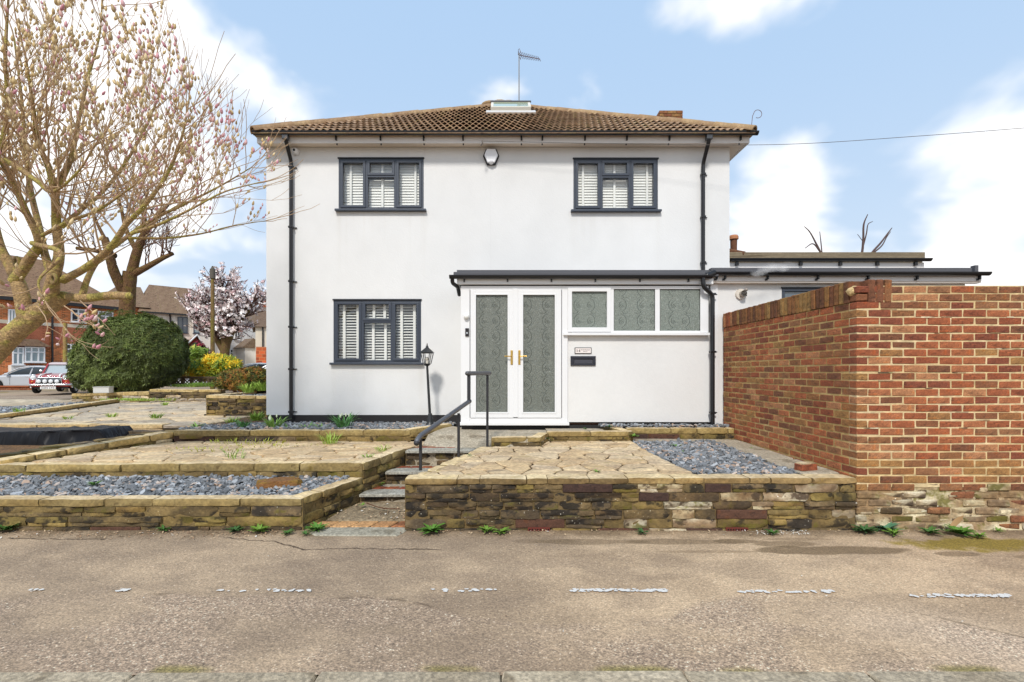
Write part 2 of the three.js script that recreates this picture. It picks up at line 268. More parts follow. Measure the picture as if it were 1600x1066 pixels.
// footway: worn pinkish tarmac, finer by the wall, coarse and stony towards the kerb; 10.4 m x 2.35 m of surface in one sheet
{
  const W = 2048, H = 512, X0 = -5.2, LX = 10.4, D0 = 2.44, LD = 2.34;
  const cracks = [[[-2.55, 4.47], [-2.2, 4.38], [-2.05, 4.36], [-1.85, 4.25], [-1.72, 4.17], [-1.3, 4.19], [-.9, 4.18], [-.55, 4.17]], [[-4.5, 4.45], [-4.0, 4.43], [-3.6, 4.42]], [[-4.9, 3.0], [-4.5, 3.07], [-4.25, 3.1]], [[3.5, 2.75], [3.9, 2.68], [4.3, 2.62], [4.6, 2.5]]];
  const stains = [[.35, 4.38, .28, .06, .3], [.75, 4.36, .5, .07, .5], [1.6, 4.36, .55, .07, .55], [2.05, 4.37, .26, .06, .6], [2.75, 4.15, .62, .10, .8], [2.45, 4.30, .3, .07, .6], [1.7, 4.12, .45, .03, .35], [3.75, 4.07, .2, .06, .6], [4.3, 4.0, .2, .06, .4], [2.6, 4.42, .3, .04, .4]];
  const segD = (x, d, p) => { let m = 9; for (let i = 1; i < p.length; i++) { const [ax, ad] = p[i - 1], [bx, bd] = p[i], t = clamp(((x - ax) * (bx - ax) + (d - ad) * (bd - ad)) / ((bx - ax) ** 2 + (bd - ad) ** 2)); m = Math.min(m, Math.hypot(x - ax - t * (bx - ax), d - ad - t * (bd - ad))); } return m; };
  const col = (u, v, px, py) => {
    const x = X0 + u * LX, d = D0 + v * LD;
    const edge = 3.31 + .10 * (fbm(x * .8 + 9, 3, 5, 4) - .5) + .24 * (fbm(x * 2.1 + 2, 7, 8, 5) - .5) - .36 * sstep(-.9, .1, x) + .36 * sstep(.9, 1.5, x) - .7 * sstep(2.0, 3.3, x);
    const coarse = sstep(edge + .03, edge - .03, d + (fbm(x * 9, d * 9, 12, 3) - .5) * .06) * (.12 + .88 * sstep(.36, .66, fbm(x * 1.5 + 3, d * 2.6, 14, 5)));
    const big = fbm(x * .9 + 5, d * 1.6, 16, 5), med = fbm(x * 5, d * 5, 18, 4);
    const grain = hash2(px, py, 3) * .5 + vn(px / 1.7, py / 1.7, 5) * .5;
    let q = mix3(mix3([190, 165, 135], [208, 180, 146], sstep(-1.5, 1.5, x)), mix3([152, 131, 108], [172, 147, 118], sstep(-1.5, 1.5, x)), sstep(.3, .72, big * .7 + med * .3)); q = mix3(q, [138, 118, 98], .26 * sstep(.48, .68, fbm(x * 2.3 + 40, d * 5.2 + 3, 26, 6)));
    q = mix3(q, mix3([200, 174, 148], [140, 119, 101], fbm(px / 3.2, py / 3.2, 23, 2)), coarse * .62);
    let k = 1 + (grain - .5) * (.50 + .46 * coarse);
    if (grain > .90 - .05 * coarse) q = mix3(q, [236, 222, 204], .5);
    // paler path of trodden dust at right, damp patches near the wall
    q = mix3(q, [214, 190, 164], .5 * Math.exp(-(((x - 2.2 - (3.3 - d) * .8) / .5) ** 2)) * sstep(3.3, 2.9, d));
    for (const [sx, sd, wx, wd, a] of stains) { const e = ((x - sx) / wx) ** 2 + ((d - sd) / wd) ** 2 + (med - .5) * 1.4; if (e < 1.3) q = mix3(q, [110, 90, 64], a * sstep(1.2, .7, e) * .85); }
    if (d > 4.42) q = mix3(q, [108, 88, 62], sstep(4.42, 4.68, d + (med - .5) * .3) * .55);
    const moss = sstep(.9, .2, ((x - 4.25) / .95) ** 2 + ((d - 4.3) / .2) ** 2 + (fbm(x * 7, d * 9, 33, 4) - .5) * 1.6); q = mix3(q, [132, 112, 26], moss * .75);
    const moss2 = sstep(.06, 0, Math.abs(d - 2.49)) * sstep(.5, .7, fbm(x * 3, d * 3, 37, 3)); q = mix3(q, [120, 112, 50], moss2 * .6);
    let cr = 0; const wob = (fbm(x * 14, d * 14, 41, 3) - .5) * .05; for (const p of cracks) if (x > p[0][0] - .2 && x < p[p.length - 1][0] + .2) cr = Math.max(cr, sstep(.013, .004, segD(x, d + wob, p)));
    const rim = sstep(.022, .0, Math.abs(d - edge - .02 * fbm(x * 9, 2, 3, 2))) * sstep(.52, .66, fbm(x * 2.7, 4, 43, 3)) * sstep(.25, .6, fbm(x * 11, d * 9, 45, 2));
    q = mix3(q, [70, 56, 40], Math.max(cr * .85, rim * .4));
    const white = sstep(.0, .12, vn(px / 2.4, py / 1.5, 61) - .955 + .035 * sstep(4.3, 4.6, d) * sstep(.5, 2, x) + .06 * Math.exp(-(((x - 2.4) / .45) ** 2 + ((d - 4.58) / .06) ** 2))); q = mix3(q, [246, 240, 232], white);
    return [q[0] * k, q[1] * k, q[2] * k];
  };
  T.tarmac = tex(W, H, col);
  T.tarmacBump = tex(W, H, (u, v, px, py) => .55 * hash2(px, py, 3) + .45 * vn(px / 2.5, py / 2.5, 5), { srgb: false });
  for (const t of [T.tarmac, T.tarmacBump]) { t.wrapS = t.wrapT = THREE.MirroredRepeatWrapping; }
  const m = mat(new THREE.Color(.86, .86, .86), .93, { map: T.tarmac, bumpMap: T.tarmacBump, bumpScale: .006 });
  const o = acc(), nx = 96, nz = 12; for (let j = 0; j <= nz; j++) for (let i = 0; i <= nx; i++) { const x = -24 + 48 * i / nx, d = 2.45 + (4.78 - 2.45) * j / nz; o.p.push(x, .004 + .006 * (fbm(x * .7, d * 2, 6, 3) - .5), -d); o.n.push(0, 1, 0); o.u.push((x - X0) / LX, (d - D0) / LD); }
  for (let j = 0; j < nz; j++) for (let i = 0; i < nx; i++) { const a = j * (nx + 1) + i; o.i.push(a, a + 1, a + nx + 1, a + 1, a + nx + 2, a + nx + 1); }
  const g = accGeo(o); g.computeVertexNormals();
  tag(mesh('pavement', g, m), 'worn pinkish grey tarmac footway running past the garden walls', 'pavement', null, 'structure');
  const rm = mat(new THREE.Color(.62, .62, .64), .95, { map: T.tarmac, bumpMap: T.tarmacBump, bumpScale: .006 });
  const rg = new THREE.PlaneGeometry(120, 9).toNonIndexed(); rg.rotateX(-Math.PI / 2); rg.translate(0, -.12, 2.3); planarUV(rg, 0, 0, .1);
  tag(mesh('road', rg, rm), 'grey tarmac road below the kerb in front of the footway', 'road', null, 'structure');
}
{
  const R = mulberry(5), k = thing('kerb', 'line of pale concrete kerb stones along the bottom edge of the footway', 'kerb', [0, -.12, -2.385], 0, null, 'structure');
  const km = [.74, .68, .80].map((c) => mat(new THREE.Color(c, c * .96, c * .9), .9, { map: T.concrete, bumpMap: T.rough, bumpScale: .005 }));
  for (let i = 0; i < 18; i++) { const x = -7.9 + i * .915 + .1, w = .911; put('kerb_stone', chunk(w, .15, .17, .012, .003, R), pick(km, R), k, x, .052 + R() * .006, -.01); }
}
// worn painted dashes on the footway: what is left of each is a scatter of paint flakes
{
  const pm = mat(new THREE.Color(.66, .64, .60), .8, { bumpMap: T.rough, bumpScale: .003 });
  const dashes = [[45, 60, .95, 'short remnant of white paint nearest the left edge of the footway'], [187, 198, .95, 'second small white paint remnant on the footway from the left'], [338, 485, .42, 'worn white dash left of the slab at the foot of the steps'], [665, 772, .5, 'broken white dash in front of the low wall near the steps'], [893, 1040, .85, 'fullest white painted dash in front of the middle of the low wall'], [1155, 1303, .6, 'worn white dash in front of the brick wall corner'], [1425, 1577, .75, 'white painted dash at far right in front of the brick wall']];
  dashes.forEach(([x0, x1, dens, label], n) => {
    const R = mulberry(300 + n), o = acc(), d = n === 6 ? 3.30 : n === 5 ? 3.36 : 3.38, a = mx(x0, d), b = mx(x1, d), N = Math.max(3, Math.round((b - a) / .022));
    for (let i = 0; i < N; i++) {
      const t = i / (N - 1 || 1), keep = .92 * dens * (n === 2 || n === 3 ? .35 + t : n === 6 ? .5 + t * .7 : .9 + .2 * Math.sin(t * 9));
      for (let s = 0; s < 3; s++) {
        if (R() > keep) continue;
        const cx = lerp(a, b, t) + (R() - .5) * .016, cd = d + (s - 1) * .014 + (R() - .5) * .010, r0 = .006 + R() * .010, c = o.p.length / 3, K = 7;
        o.p.push(cx, .0135, -cd); o.n.push(0, 1, 0); o.u.push(cx, cd);
        for (let k = 0; k < K; k++) { const th = k / K * 6.283, r = r0 * (.6 + .8 * R()); const X = cx + Math.cos(th) * r * 1.35, D = cd + Math.sin(th) * r; o.p.push(X, .0128, -D); o.n.push(0, 1, 0); o.u.push(X, D); o.i.push(c, c + 1 + k, c + 1 + (k + 1) % K); }
      }
    }
    tag(mesh('road_marking', accGeo(o), pm), label, 'road marking', null, 'structure');
  });
}
// the side street at left, running away from the camera, with its own footway
{
  const road = new THREE.Shape(); [[-60, 13], [-13.2, 13], [-12.8, 22], [-15, 40], [-20, 75], [-26, 75], [-24, 40], [-24, 24], [-60, 20]].forEach(([x, d], i) => i ? road.lineTo(x, d) : road.moveTo(x, d));
  const sheet = (pts, dy) => { const s = new THREE.Shape(); pts.forEach(([x, d], i) => i ? s.lineTo(x, d) : s.moveTo(x, d)); const g = new THREE.ShapeGeometry(s, 1), p = g.attributes.position; for (let i = 0; i < p.count; i++) { const x = p.getX(i), d = p.getY(i); p.setXYZ(i, x, dy, -d); } g.computeVertexNormals(); return planarUV(g.toNonIndexed(), 0, 0, .12); };
  const sm = mat(new THREE.Color(.78, .80, .84), .95, { map: T.tarmac, bumpMap: T.tarmacBump, bumpScale: .004 });
  tag(mesh('street', sheet([[-80, 16.5], [-17, 17.2], [-13, 21], [-13, 30], [-15, 45], [-22, 90], [-60, 90], [-60, 40]], .50), sm), 'pale grey side street behind the left end of the garden', 'street', null, 'structure');
  tag(mesh('path', sheet([[-60, 12.5], [-11.2, 13.9], [-10, 16.9], [-17, 17.15], [-80, 16.4]], .53), mat(new THREE.Color(.95, .9, .84), .95, { map: T.concrete, bumpMap: T.rough, bumpScale: .003 })), 'pale concrete footway between the patio edge and the side street', 'path', null, 'structure');
}

// ---------------------------------------------------------------- walls of stone
const Lx = (d) => -1.94 + .36 * (d - 4.667), Rx = (d) => -.958 + .362 * (d - 4.667);   // the two walls that flank the steps
function coped(g, k) {           // upright faces tinted for moss, soot and painted shade; tops pale as if sunlit
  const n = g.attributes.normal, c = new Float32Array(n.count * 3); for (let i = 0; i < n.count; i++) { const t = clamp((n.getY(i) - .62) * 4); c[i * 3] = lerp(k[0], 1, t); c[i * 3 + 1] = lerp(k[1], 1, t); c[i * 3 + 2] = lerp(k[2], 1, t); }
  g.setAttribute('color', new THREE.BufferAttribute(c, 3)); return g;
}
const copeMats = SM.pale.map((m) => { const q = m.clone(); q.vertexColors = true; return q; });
const turnOf = (A, B) => Math.atan2(B[1] - A[1], B[0] - A[0]);
// a run of coursed stones from A to B ([x, depth]); its face looks to the right of the way from B to A, i.e. towards +z for A left of B
function run(t, A, B, y0, yA, yB, thick, rows, o) {
  const R = mulberry(o.seed), off = offset(t), L = Math.hypot(B[0] - A[0], B[1] - A[1]), ry = turnOf(A, B), c = Math.cos(ry), s = Math.sin(ry);
  const at = (u, y, w) => [A[0] + c * u + s * w - off.x, y - off.y, -A[1] - s * u + c * w - off.z];
  const hs = []; let sum = 0; for (let i = 0; i < rows; i++) { const h = (o.hs ? o.hs[i] : 1) * (.92 + R() * .16); hs.push(h); sum += h; }
  // mortar core, a little behind the faces
  const hA = yA - y0, hB = yB - y0, core = box(0, L, 0, 1, -thick + .012, -.020), p = core.attributes.position;
  for (let i = 0; i < p.count; i++) { const u = p.getX(i), top = lerp(hA, hB, u / L) - .014; const [X, Y, Z] = at(u, y0 + p.getY(i) * top, p.getZ(i)); p.setXYZ(i, X, Y, Z); }
  core.computeVertexNormals(); planarUV(core); mesh('mortar', core, o.mortar || M.mortarMoss, t);
  let acc0 = 0;
  for (let r = 0; r < rows; r++) {
    const f0 = acc0 / sum; acc0 += hs[r]; const f1 = acc0 / sum, top = r === rows - 1; let u = -(top ? 0 : R() * .14);
    while (u < L - .02) {
      let len = lerp(o.len[0], o.len[1], R() ** 1.3) * (top ? o.topLen || 1.25 : 1); let a = Math.max(u, 0), b = Math.min(u + len, L); u += len; if (L - b < .09) { b = L; u = L; } if (b - a < .05) continue;
      const mid = (a + b) / 2, H = lerp(hA, hB, mid / L), y = y0 + H * f0, h = H * (f1 - f0), gap = o.gap ?? .012;
      const purple = !top && R() < (o.brick || 0), depth = top ? thick : thick * (.9 + R() * .1), out = (R() - .5) * .016 + (top ? .006 : 0);
      const bw = Math.max(.04, b - a - gap), bh = Math.max(.02, h - gap * .8);
      const sp = purple ? null : o.mats(mid / L, r, R);
      let g = purple ? chunk(bw, bh, depth, .006, .003, R) : stone(bw, bh, depth, R, (o.rough ?? .012) * (.6 + R() * .8));
      if (!top && !purple && h > .05 && R() < (o.split ?? .28)) {      // two thin stones in place of one
        for (const q of [0, 1]) { const hh = bh * (q ? .56 : .40), gg = stone(bw * (q ? 1 : .94), hh, depth, R, (o.rough ?? .012) * 1.3), [X, Y, Z] = at(mid, y + (q ? h - hh / 2 - .004 : hh / 2 + .002), -depth / 2 + out + (q ? .006 : -.004)); put('stone', gg, pick(sp, R), t, X, Y, Z, ry); } continue;
      }
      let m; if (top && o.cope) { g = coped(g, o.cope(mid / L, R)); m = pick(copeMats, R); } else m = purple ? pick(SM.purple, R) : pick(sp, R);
      const [X, Y, Z] = at(mid, y + h / 2, -depth / 2 + out); const q = put(purple ? 'brick' : top ? 'coping_stone' : 'stone', g, m, t, X, Y, Z, ry); q.rotation.z = (R() - .5) * .012 + (top ? Math.atan2(hB - hA, L) : 0); 
    }
  }
}
M.mortarMoss = mat(new THREE.Color(.26, .235, .165), .98, { map: T.mortar, bumpMap: T.rough, bumpScale: .006 });
M.mortarDark = mat(new THREE.Color(.20, .175, .13), .98, { map: T.mortar, bumpMap: T.rough, bumpScale: .006 });
const mossy = (u, R) => { const k = .36 + R() * .20; return [k, k * .93, k * .62]; };  // coping face tint: moss together with shade painted into the colour
{
  const t = thing('stone_wall', 'low mossy sandstone wall along the footway left of the steps', 'garden wall', [-4.7, 0, -4.667]);
  const M0 = (u, r, R) => r === 0 ? SM.dark : R() < .7 ? SM.olive : SM.ochre;
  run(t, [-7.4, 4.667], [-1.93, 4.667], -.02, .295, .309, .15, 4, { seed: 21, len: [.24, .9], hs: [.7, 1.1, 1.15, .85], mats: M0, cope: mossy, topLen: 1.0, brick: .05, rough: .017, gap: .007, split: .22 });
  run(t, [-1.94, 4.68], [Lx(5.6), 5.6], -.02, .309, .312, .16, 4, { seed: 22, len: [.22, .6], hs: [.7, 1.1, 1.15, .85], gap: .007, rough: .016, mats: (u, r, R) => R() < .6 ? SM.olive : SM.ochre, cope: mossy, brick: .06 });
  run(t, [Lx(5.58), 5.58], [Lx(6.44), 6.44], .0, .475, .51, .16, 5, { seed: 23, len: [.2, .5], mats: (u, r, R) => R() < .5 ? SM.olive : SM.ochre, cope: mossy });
}
{
  const t = thing('stone_wall', 'dark weathered wall of mixed stone and brick in front of the crazy paving', 'garden wall', [-.958, 0, -4.667]);
  const M0 = (u, r, R) => u < .47 ? (R() < .9 ? SM.dark : SM.olive) : R() < .38 ? SM.dark : R() < .28 ? SM.lime : R() < .5 ? SM.ochre : SM.olive;
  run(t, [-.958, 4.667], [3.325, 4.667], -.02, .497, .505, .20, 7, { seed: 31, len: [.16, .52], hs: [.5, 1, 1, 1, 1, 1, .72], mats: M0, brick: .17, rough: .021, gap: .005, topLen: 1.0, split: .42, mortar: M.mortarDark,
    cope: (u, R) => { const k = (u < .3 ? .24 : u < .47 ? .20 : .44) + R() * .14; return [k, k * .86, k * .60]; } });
  run(t, [-.30, 6.5], [-.885, 4.875], .02, .53, .497, .17, 4, { seed: 32, len: [.25, .6], mats: () => SM.dark, cope: mossy, mortar: M.mortarDark });
  // clay air bricks at the foot of the wall
  for (const px of [842, 1152]) { const d = 4.655, x = mx(px, d), g = [rbox(x - .105, x + .105, .0, .034, -4.70, -d + .004, .004)]; const a = wmesh('air_brick', g, mat(0x7a3426, .85, { map: T.brick }), t); for (let i = 0; i < 8; i++) { const h = wmesh('vent_hole', [box(x - .092 + i * .025, x - .080 + i * .025, .010, .026, -4.66, -d + .0055)], mat(0x140806, 1), a); } }
}
{
  const t = thing('stone_wall', 'two course ochre stone wall behind the lower slate bed', 'garden wall', [-3.6, .28, -5.6]);
  run(t, [-5.9, 5.6], [Lx(5.6) - .02, 5.6], .26, .45, .475, .16, 2, { seed: 41, len: [.3, 1.0], hs: [1, .9], gap: .007, rough: .015, mats: (u, r, R) => R() < .5 ? SM.olive : SM.ochre, cope: mossy, brick: .05 });
}
{
  const t = thing('stone_wall', 'diagonal stepped stone wall beside the black covered pond', 'garden wall', [-5.5, .3, -6.4]);
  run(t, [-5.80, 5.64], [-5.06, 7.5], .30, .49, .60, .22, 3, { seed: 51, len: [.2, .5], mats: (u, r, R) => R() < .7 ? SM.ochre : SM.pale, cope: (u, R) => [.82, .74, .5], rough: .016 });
  const R = mulberry(52); const b = put('brick', chunk(.15, .21, .12, .008, .004, R), SM.purple[0], t, -.47, .10, .74);
  for (let i = 0; i < 7; i++) { const u = i / 6; put('stone', stone(.28 + R() * .2, .07, .2, R, .02), pick(SM.ochre, R), t, lerp(-.55, .12, u) + (R() - .5) * .1, .17 + u * .06 + R() * .02, lerp(.35, -1.0, u), .9 + R() * .3); }
}
{
  const t = thing('stone_wall', 'low ochre stone edging of the slate bed under the ground floor window', 'garden wall', [-3.2, .44, -7.5]);
  run(t, [-5.06, 7.5], [-1.45, 7.5], .43, .615, .622, .15, 2, { seed: 61, len: [.35, .95], mats: (u, r, R) => R() < .6 ? SM.ochre : SM.olive, cope: mossy, brick: .08 });
  run(t, [-1.46, 7.5], [-.86, 8.0], .46, .63, .668, .16, 2, { seed: 62, len: [.3, .6], mats: () => SM.ochre, cope: mossy });
}
{
  const t = thing('stone_wall', 'low stone kerb on the right side of the landing before the porch', 'garden wall', [.4, .5, -6.6]);
  run(t, [-.19, 6.5], [.46, 6.5], .50, .640, .648, .15, 2, { seed: 71, len: [.25, .4], mats: () => SM.olive, cope: mossy });
  run(t, [.46, 6.5], [.60, 6.93], .50, .648, .66, .14, 2, { seed: 72, len: [.2, .4], mats: () => SM.olive, cope: mossy });
  run(t, [.58, 6.93], [1.74, 6.93], .52, .662, .668, .15, 2, { seed: 73, len: [.2, .5], mats: () => SM.olive, cope: mossy });
  run(t, [1.43, 7.46], [1.70, 6.95], .52, .70, .668, .14, 2, { seed: 74, len: [.2, .4], mats: () => SM.ochre, cope: mossy });
}
{
  const t = thing('stone_wall', 'two course stone edging of the narrow slate bed right of the porch', 'garden wall', [2.5, .52, -7.15]);
  run(t, [1.76, 7.15], [3.33, 7.15], .51, .688, .69, .14, 2, { seed: 81, len: [.2, .55], mats: (u, r, R) => R() < .7 ? SM.olive : SM.dark, cope: (u, R) => [.6, .56, .36], brick: .12 });
}
{
  const t = thing('stone_wall', 'row of rough stones along the near edge of the patio behind the pond', 'garden wall', [-7.4, .5, -8.2]);
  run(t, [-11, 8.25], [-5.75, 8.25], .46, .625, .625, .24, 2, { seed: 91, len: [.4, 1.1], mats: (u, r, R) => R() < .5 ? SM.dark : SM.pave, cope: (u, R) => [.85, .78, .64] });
  const R = mulberry(92); for (let i = 0; i < 5; i++) put('stone', stone(.4 + R() * .3, .08, .22, R, .02), pick(SM.ochre, R), t, 1.75 + i * .33, .02 + R() * .03, .25 + R() * .5 + i * .03, (R() - .5) * .6);
}
{
  const t = thing('stone_wall', 'grey drystone retaining wall at the back of the patio beside the yew bush', 'garden wall', [-11.5, .6, -15.3]);
  run(t, [mx(128, 16), 15.6], [mx(232, 14.4), 14.4], .55, .80, .93, .3, 3, { seed: 101, len: [.5, 1.1], mats: (u, r, R) => R() < .6 ? SM.patio : SM.ochre, cope: (u, R) => [.8, .75, .56], rough: .03 });
  run(t, [mx(232, 14.4), 14.42], [mx(345, 14.6), 14.6], .55, .99, .97, .3, 5, { seed: 102, len: [.4, 1.0], mats: (u, r, R) => R() < .5 ? SM.dark : SM.patio, cope: (u, R) => [.75, .7, .52], rough: .03 });
}
{
  const t = thing('stone_wall', 'long ochre stone kerb along the street side of the patio', 'garden wall', [-10.3, .55, -11.5]);
  run(t, [-9.6, 9.2], [-11.1, 14.2], .54, .68, .72, .2, 2, { seed: 111, len: [.5, 1.2], mats: () => SM.ochre, cope: (u, R) => [.9, .76, .5] });
}
{
  const t = thing('planter', 'raised stone planter against the left side of the white house', 'planter', [-5.2, .58, -10.05]);
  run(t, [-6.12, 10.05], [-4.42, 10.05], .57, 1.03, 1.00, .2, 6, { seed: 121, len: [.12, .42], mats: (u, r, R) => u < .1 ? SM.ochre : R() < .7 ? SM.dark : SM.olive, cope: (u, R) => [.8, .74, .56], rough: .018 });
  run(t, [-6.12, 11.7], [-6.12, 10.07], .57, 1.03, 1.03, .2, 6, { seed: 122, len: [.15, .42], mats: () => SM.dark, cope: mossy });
  wmesh('soil', [box(-5.95, -4.35, .6, .96, -11.7, -10.2)], M.soil, t);
  wmesh('post', [rbox(-4.74, -4.70, .58, 1.0, -10.03, -9.99, .008)], mat(0x8a7a5c, .9), t);
}

// ---------------------------------------------------------------- paving
function clip(poly, px, py, nx, ny) {                 // keep the side where (q - p) . n <= 0
  const out = []; for (let i = 0; i < poly.length; i++) { const a = poly[i], b = poly[(i + 1) % poly.length], da = (a[0] - px) * nx + (a[1] - py) * ny, db = (b[0] - px) * nx + (b[1] - py) * ny; if (da <= 0) out.push(a); if ((da < 0 && db > 0) || (da > 0 && db < 0)) { const t = da / (da - db); out.push([lerp(a[0], b[0], t), lerp(a[1], b[1], t)]); } } return out;
}
const areaOf = (p) => { let s = 0; for (let i = 0; i < p.length; i++) { const a = p[i], b = p[(i + 1) % p.length]; s += a[0] * b[1] - a[1] * b[0]; } return s / 2; };
function inside(p, x, y) { let c = false; for (let i = 0, j = p.length - 1; i < p.length; j = i++) if ((p[i][1] > y) !== (p[j][1] > y) && x < (p[j][0] - p[i][0]) * (y - p[i][1]) / (p[j][1] - p[i][1]) + p[i][0]) c = !c; return c; }
function slab(poly, hf, R, thick = .05, tilt = .006) {
  if (areaOf(poly) < 0) poly = poly.slice().reverse();
  let cx = 0, cy = 0; for (const q of poly) { cx += q[0] / poly.length; cy += q[1] / poly.length; }
  const ring = []; poly.forEach((a, i) => { const b = poly[(i + 1) % poly.length], L = Math.hypot(b[0] - a[0], b[1] - a[1]); const n = clamp(Math.round(L / .09), 1, 4); for (let k = 0; k < n; k++) { const t = k / n, j = k ? (R() - .5) * .022 : 0, jj = k ? 0 : .008; let X = lerp(a[0], b[0], t) - (b[1] - a[1]) / L * j, Y = lerp(a[1], b[1], t) + (b[0] - a[0]) / L * j; X = lerp(X, cx, jj / .15); Y = lerp(Y, cy, jj / .15); ring.push([X, Y]); } });
  const ax = (R() - .5) * tilt * 2, ay = (R() - .5) * tilt * 2, lift = (R() - .5) * tilt, y = (q) => hf(q[0], q[1]) + lift + (q[0] - cx) * ax * 2 + (q[1] - cy) * ay * 2;
  const P = [], tri = (a, b, c) => P.push(...a, ...b, ...c), v = (q, dy) => [q[0], y(q) + dy, -q[1]], n = ring.length, inn = ring.map((q) => { const L = Math.hypot(cx - q[0], cy - q[1]) || 1, k = Math.min(.016 / L, .4); return [lerp(q[0], cx, k), lerp(q[1], cy, k)]; });
  for (let i = 0; i < n; i++) { const j = (i + 1) % n, a = v(inn[i], 0), b = v(inn[j], 0), c = v(ring[i], -.009), d = v(ring[j], -.009), e = v(ring[i], -thick), f = v(ring[j], -thick); tri(v([cx, cy], .001), a, b); tri(a, c, d); tri(a, d, b); tri(c, e, f); tri(c, f, d); }
  const g = new THREE.BufferGeometry(); g.setAttribute('position', new THREE.Float32BufferAttribute(P, 3)); g.computeVertexNormals(); return planarUV(g, R() * 9, R() * 9);
}
function crazy(t, poly, hf, cell, gap, mats, seed, base, stretch = 1) {
  const R = mulberry(seed), xs = poly.map((q) => q[0]), ys = poly.map((q) => q[1]), x0 = Math.min(...xs), x1 = Math.max(...xs), y0 = Math.min(...ys), y1 = Math.max(...ys), pts = [];
  for (let y = y0 - cell; y < y1 + cell; y += cell) for (let x = x0 - cell; x < x1 + cell; x += cell * stretch) pts.push([x + (R() - .2) * cell * .95 * stretch, y + (R() - .2) * cell * .95]);
  const off = offset(t);
  for (const p of pts) {
    const near = pts.filter((q) => q !== p && Math.hypot(q[0] - p[0], q[1] - p[1]) < cell * stretch * 3); let c = poly.slice();
    for (const q of near) { const dx = q[0] - p[0], dy = q[1] - p[1], L = Math.hypot(dx, dy); c = clip(c, (p[0] + q[0]) / 2 - dx / L * gap / 2, (p[1] + q[1]) / 2 - dy / L * gap / 2, dx, dy); if (c.length < 3) break; }
    if (c.length < 3 || Math.abs(areaOf(c)) < .006) continue;
    const g = slab(c, hf, R); g.translate(-off.x, -off.y, -off.z); mesh('paving_stone', g, pick(mats, R), t);
  }
  const s = new THREE.Shape(); poly.forEach((q, i) => i ? s.lineTo(...q) : s.moveTo(...q)); const g = new THREE.ShapeGeometry(s, 1), p = g.attributes.position; for (let i = 0; i < p.count; i++) { const x = p.getX(i), d = p.getY(i); p.setXYZ(i, x - off.x, hf(x, d) - .024 - off.y, -d - off.z); } g.computeVertexNormals();
  const b = mesh('joint_bed', planarUV(g.toNonIndexed()), base, t); return t;
}
M.joint = mat(new THREE.Color(.42, .36, .24), 1, { map: T.soil, bumpMap: T.rough, bumpScale: .01 });
M.jointPale = mat(new THREE.Color(.72, .64, .48), 1, { map: T.mortar, bumpMap: T.rough, bumpScale: .008 });
crazy(thing('paving', 'pale sandstone crazy paving right of the steps with dark open joints', 'paving', [.6, .49, -5.9], 0, null, 'structure'),
  [[-.80, 4.86], [1.93, 4.86], [1.84, 5.4], [1.79, 5.9], [1.77, 6.5], [1.80, 7.14], [1.72, 6.95], [.58, 6.93], [.45, 6.5], [-.16, 6.5], [-.24, 6.4]], (x, d) => lerp(.492, .532, (d - 4.86) / 2.1), .27, .010, SM.pave, 201, M.joint, 1.25);
crazy(thing('paving', 'weathered crazy paving terrace between the two slate beds left of the steps', 'paving', [-3.3, .46, -6.5], 0, null, 'structure'),
  [[-5.55, 5.76], [Lx(5.76) - .15, 5.76], [Lx(6.44) - .14, 6.44], [-1.30, 6.9], [-1.0, 7.52], [-5.05, 7.5]], (x, d) => lerp(.466, .447, (d - 5.7) / 1.8), .28, .008, SM.pave, 211, M.jointPale, 1.3);
crazy(thing('paving', 'wide grey crazy paving patio in front of the yew bush', 'paving', [-8, .58, -11.5], 0, null, 'structure'),
  [[-9.45, 8.45], [-5.15, 8.25], [-5.15, 10.02], [-6.3, 10.1], [-6.4, 14.5], [mx(232, 14.3), 14.35], [-10.95, 14.3], [-9.9, 10.6]], (x, d) => lerp(.600, .625, (d - 8) / 7), .55, .03, SM.patio, 221, M.jointPale, 1.35);
// concrete strip by the brick wall, and its back edge
{
  const t = thing('path', 'worn concrete strip along the foot of the side brick wall', 'path', [3.1, .48, -6], 0, null, 'structure'), R = mulberry(230);
  const parts = [[[2.92, 4.87], [3.322, 4.87], [3.322, 5.62], [2.93, 5.60]], [[2.93, 5.61], [3.322, 5.63], [3.322, 7.14], [2.95, 6.95]], [[1.80, 6.96], [2.94, 6.96], [3.322, 7.15], [1.80, 7.15]]];
  for (const q of parts) { const g = slab(q, (x, d) => .505 + (d - 4.86) * .012, R, .08, .003); const v = offset(t); g.translate(-v.x, -v.y, -v.z); mesh('concrete_slab', g, M.concrete, t); }
}
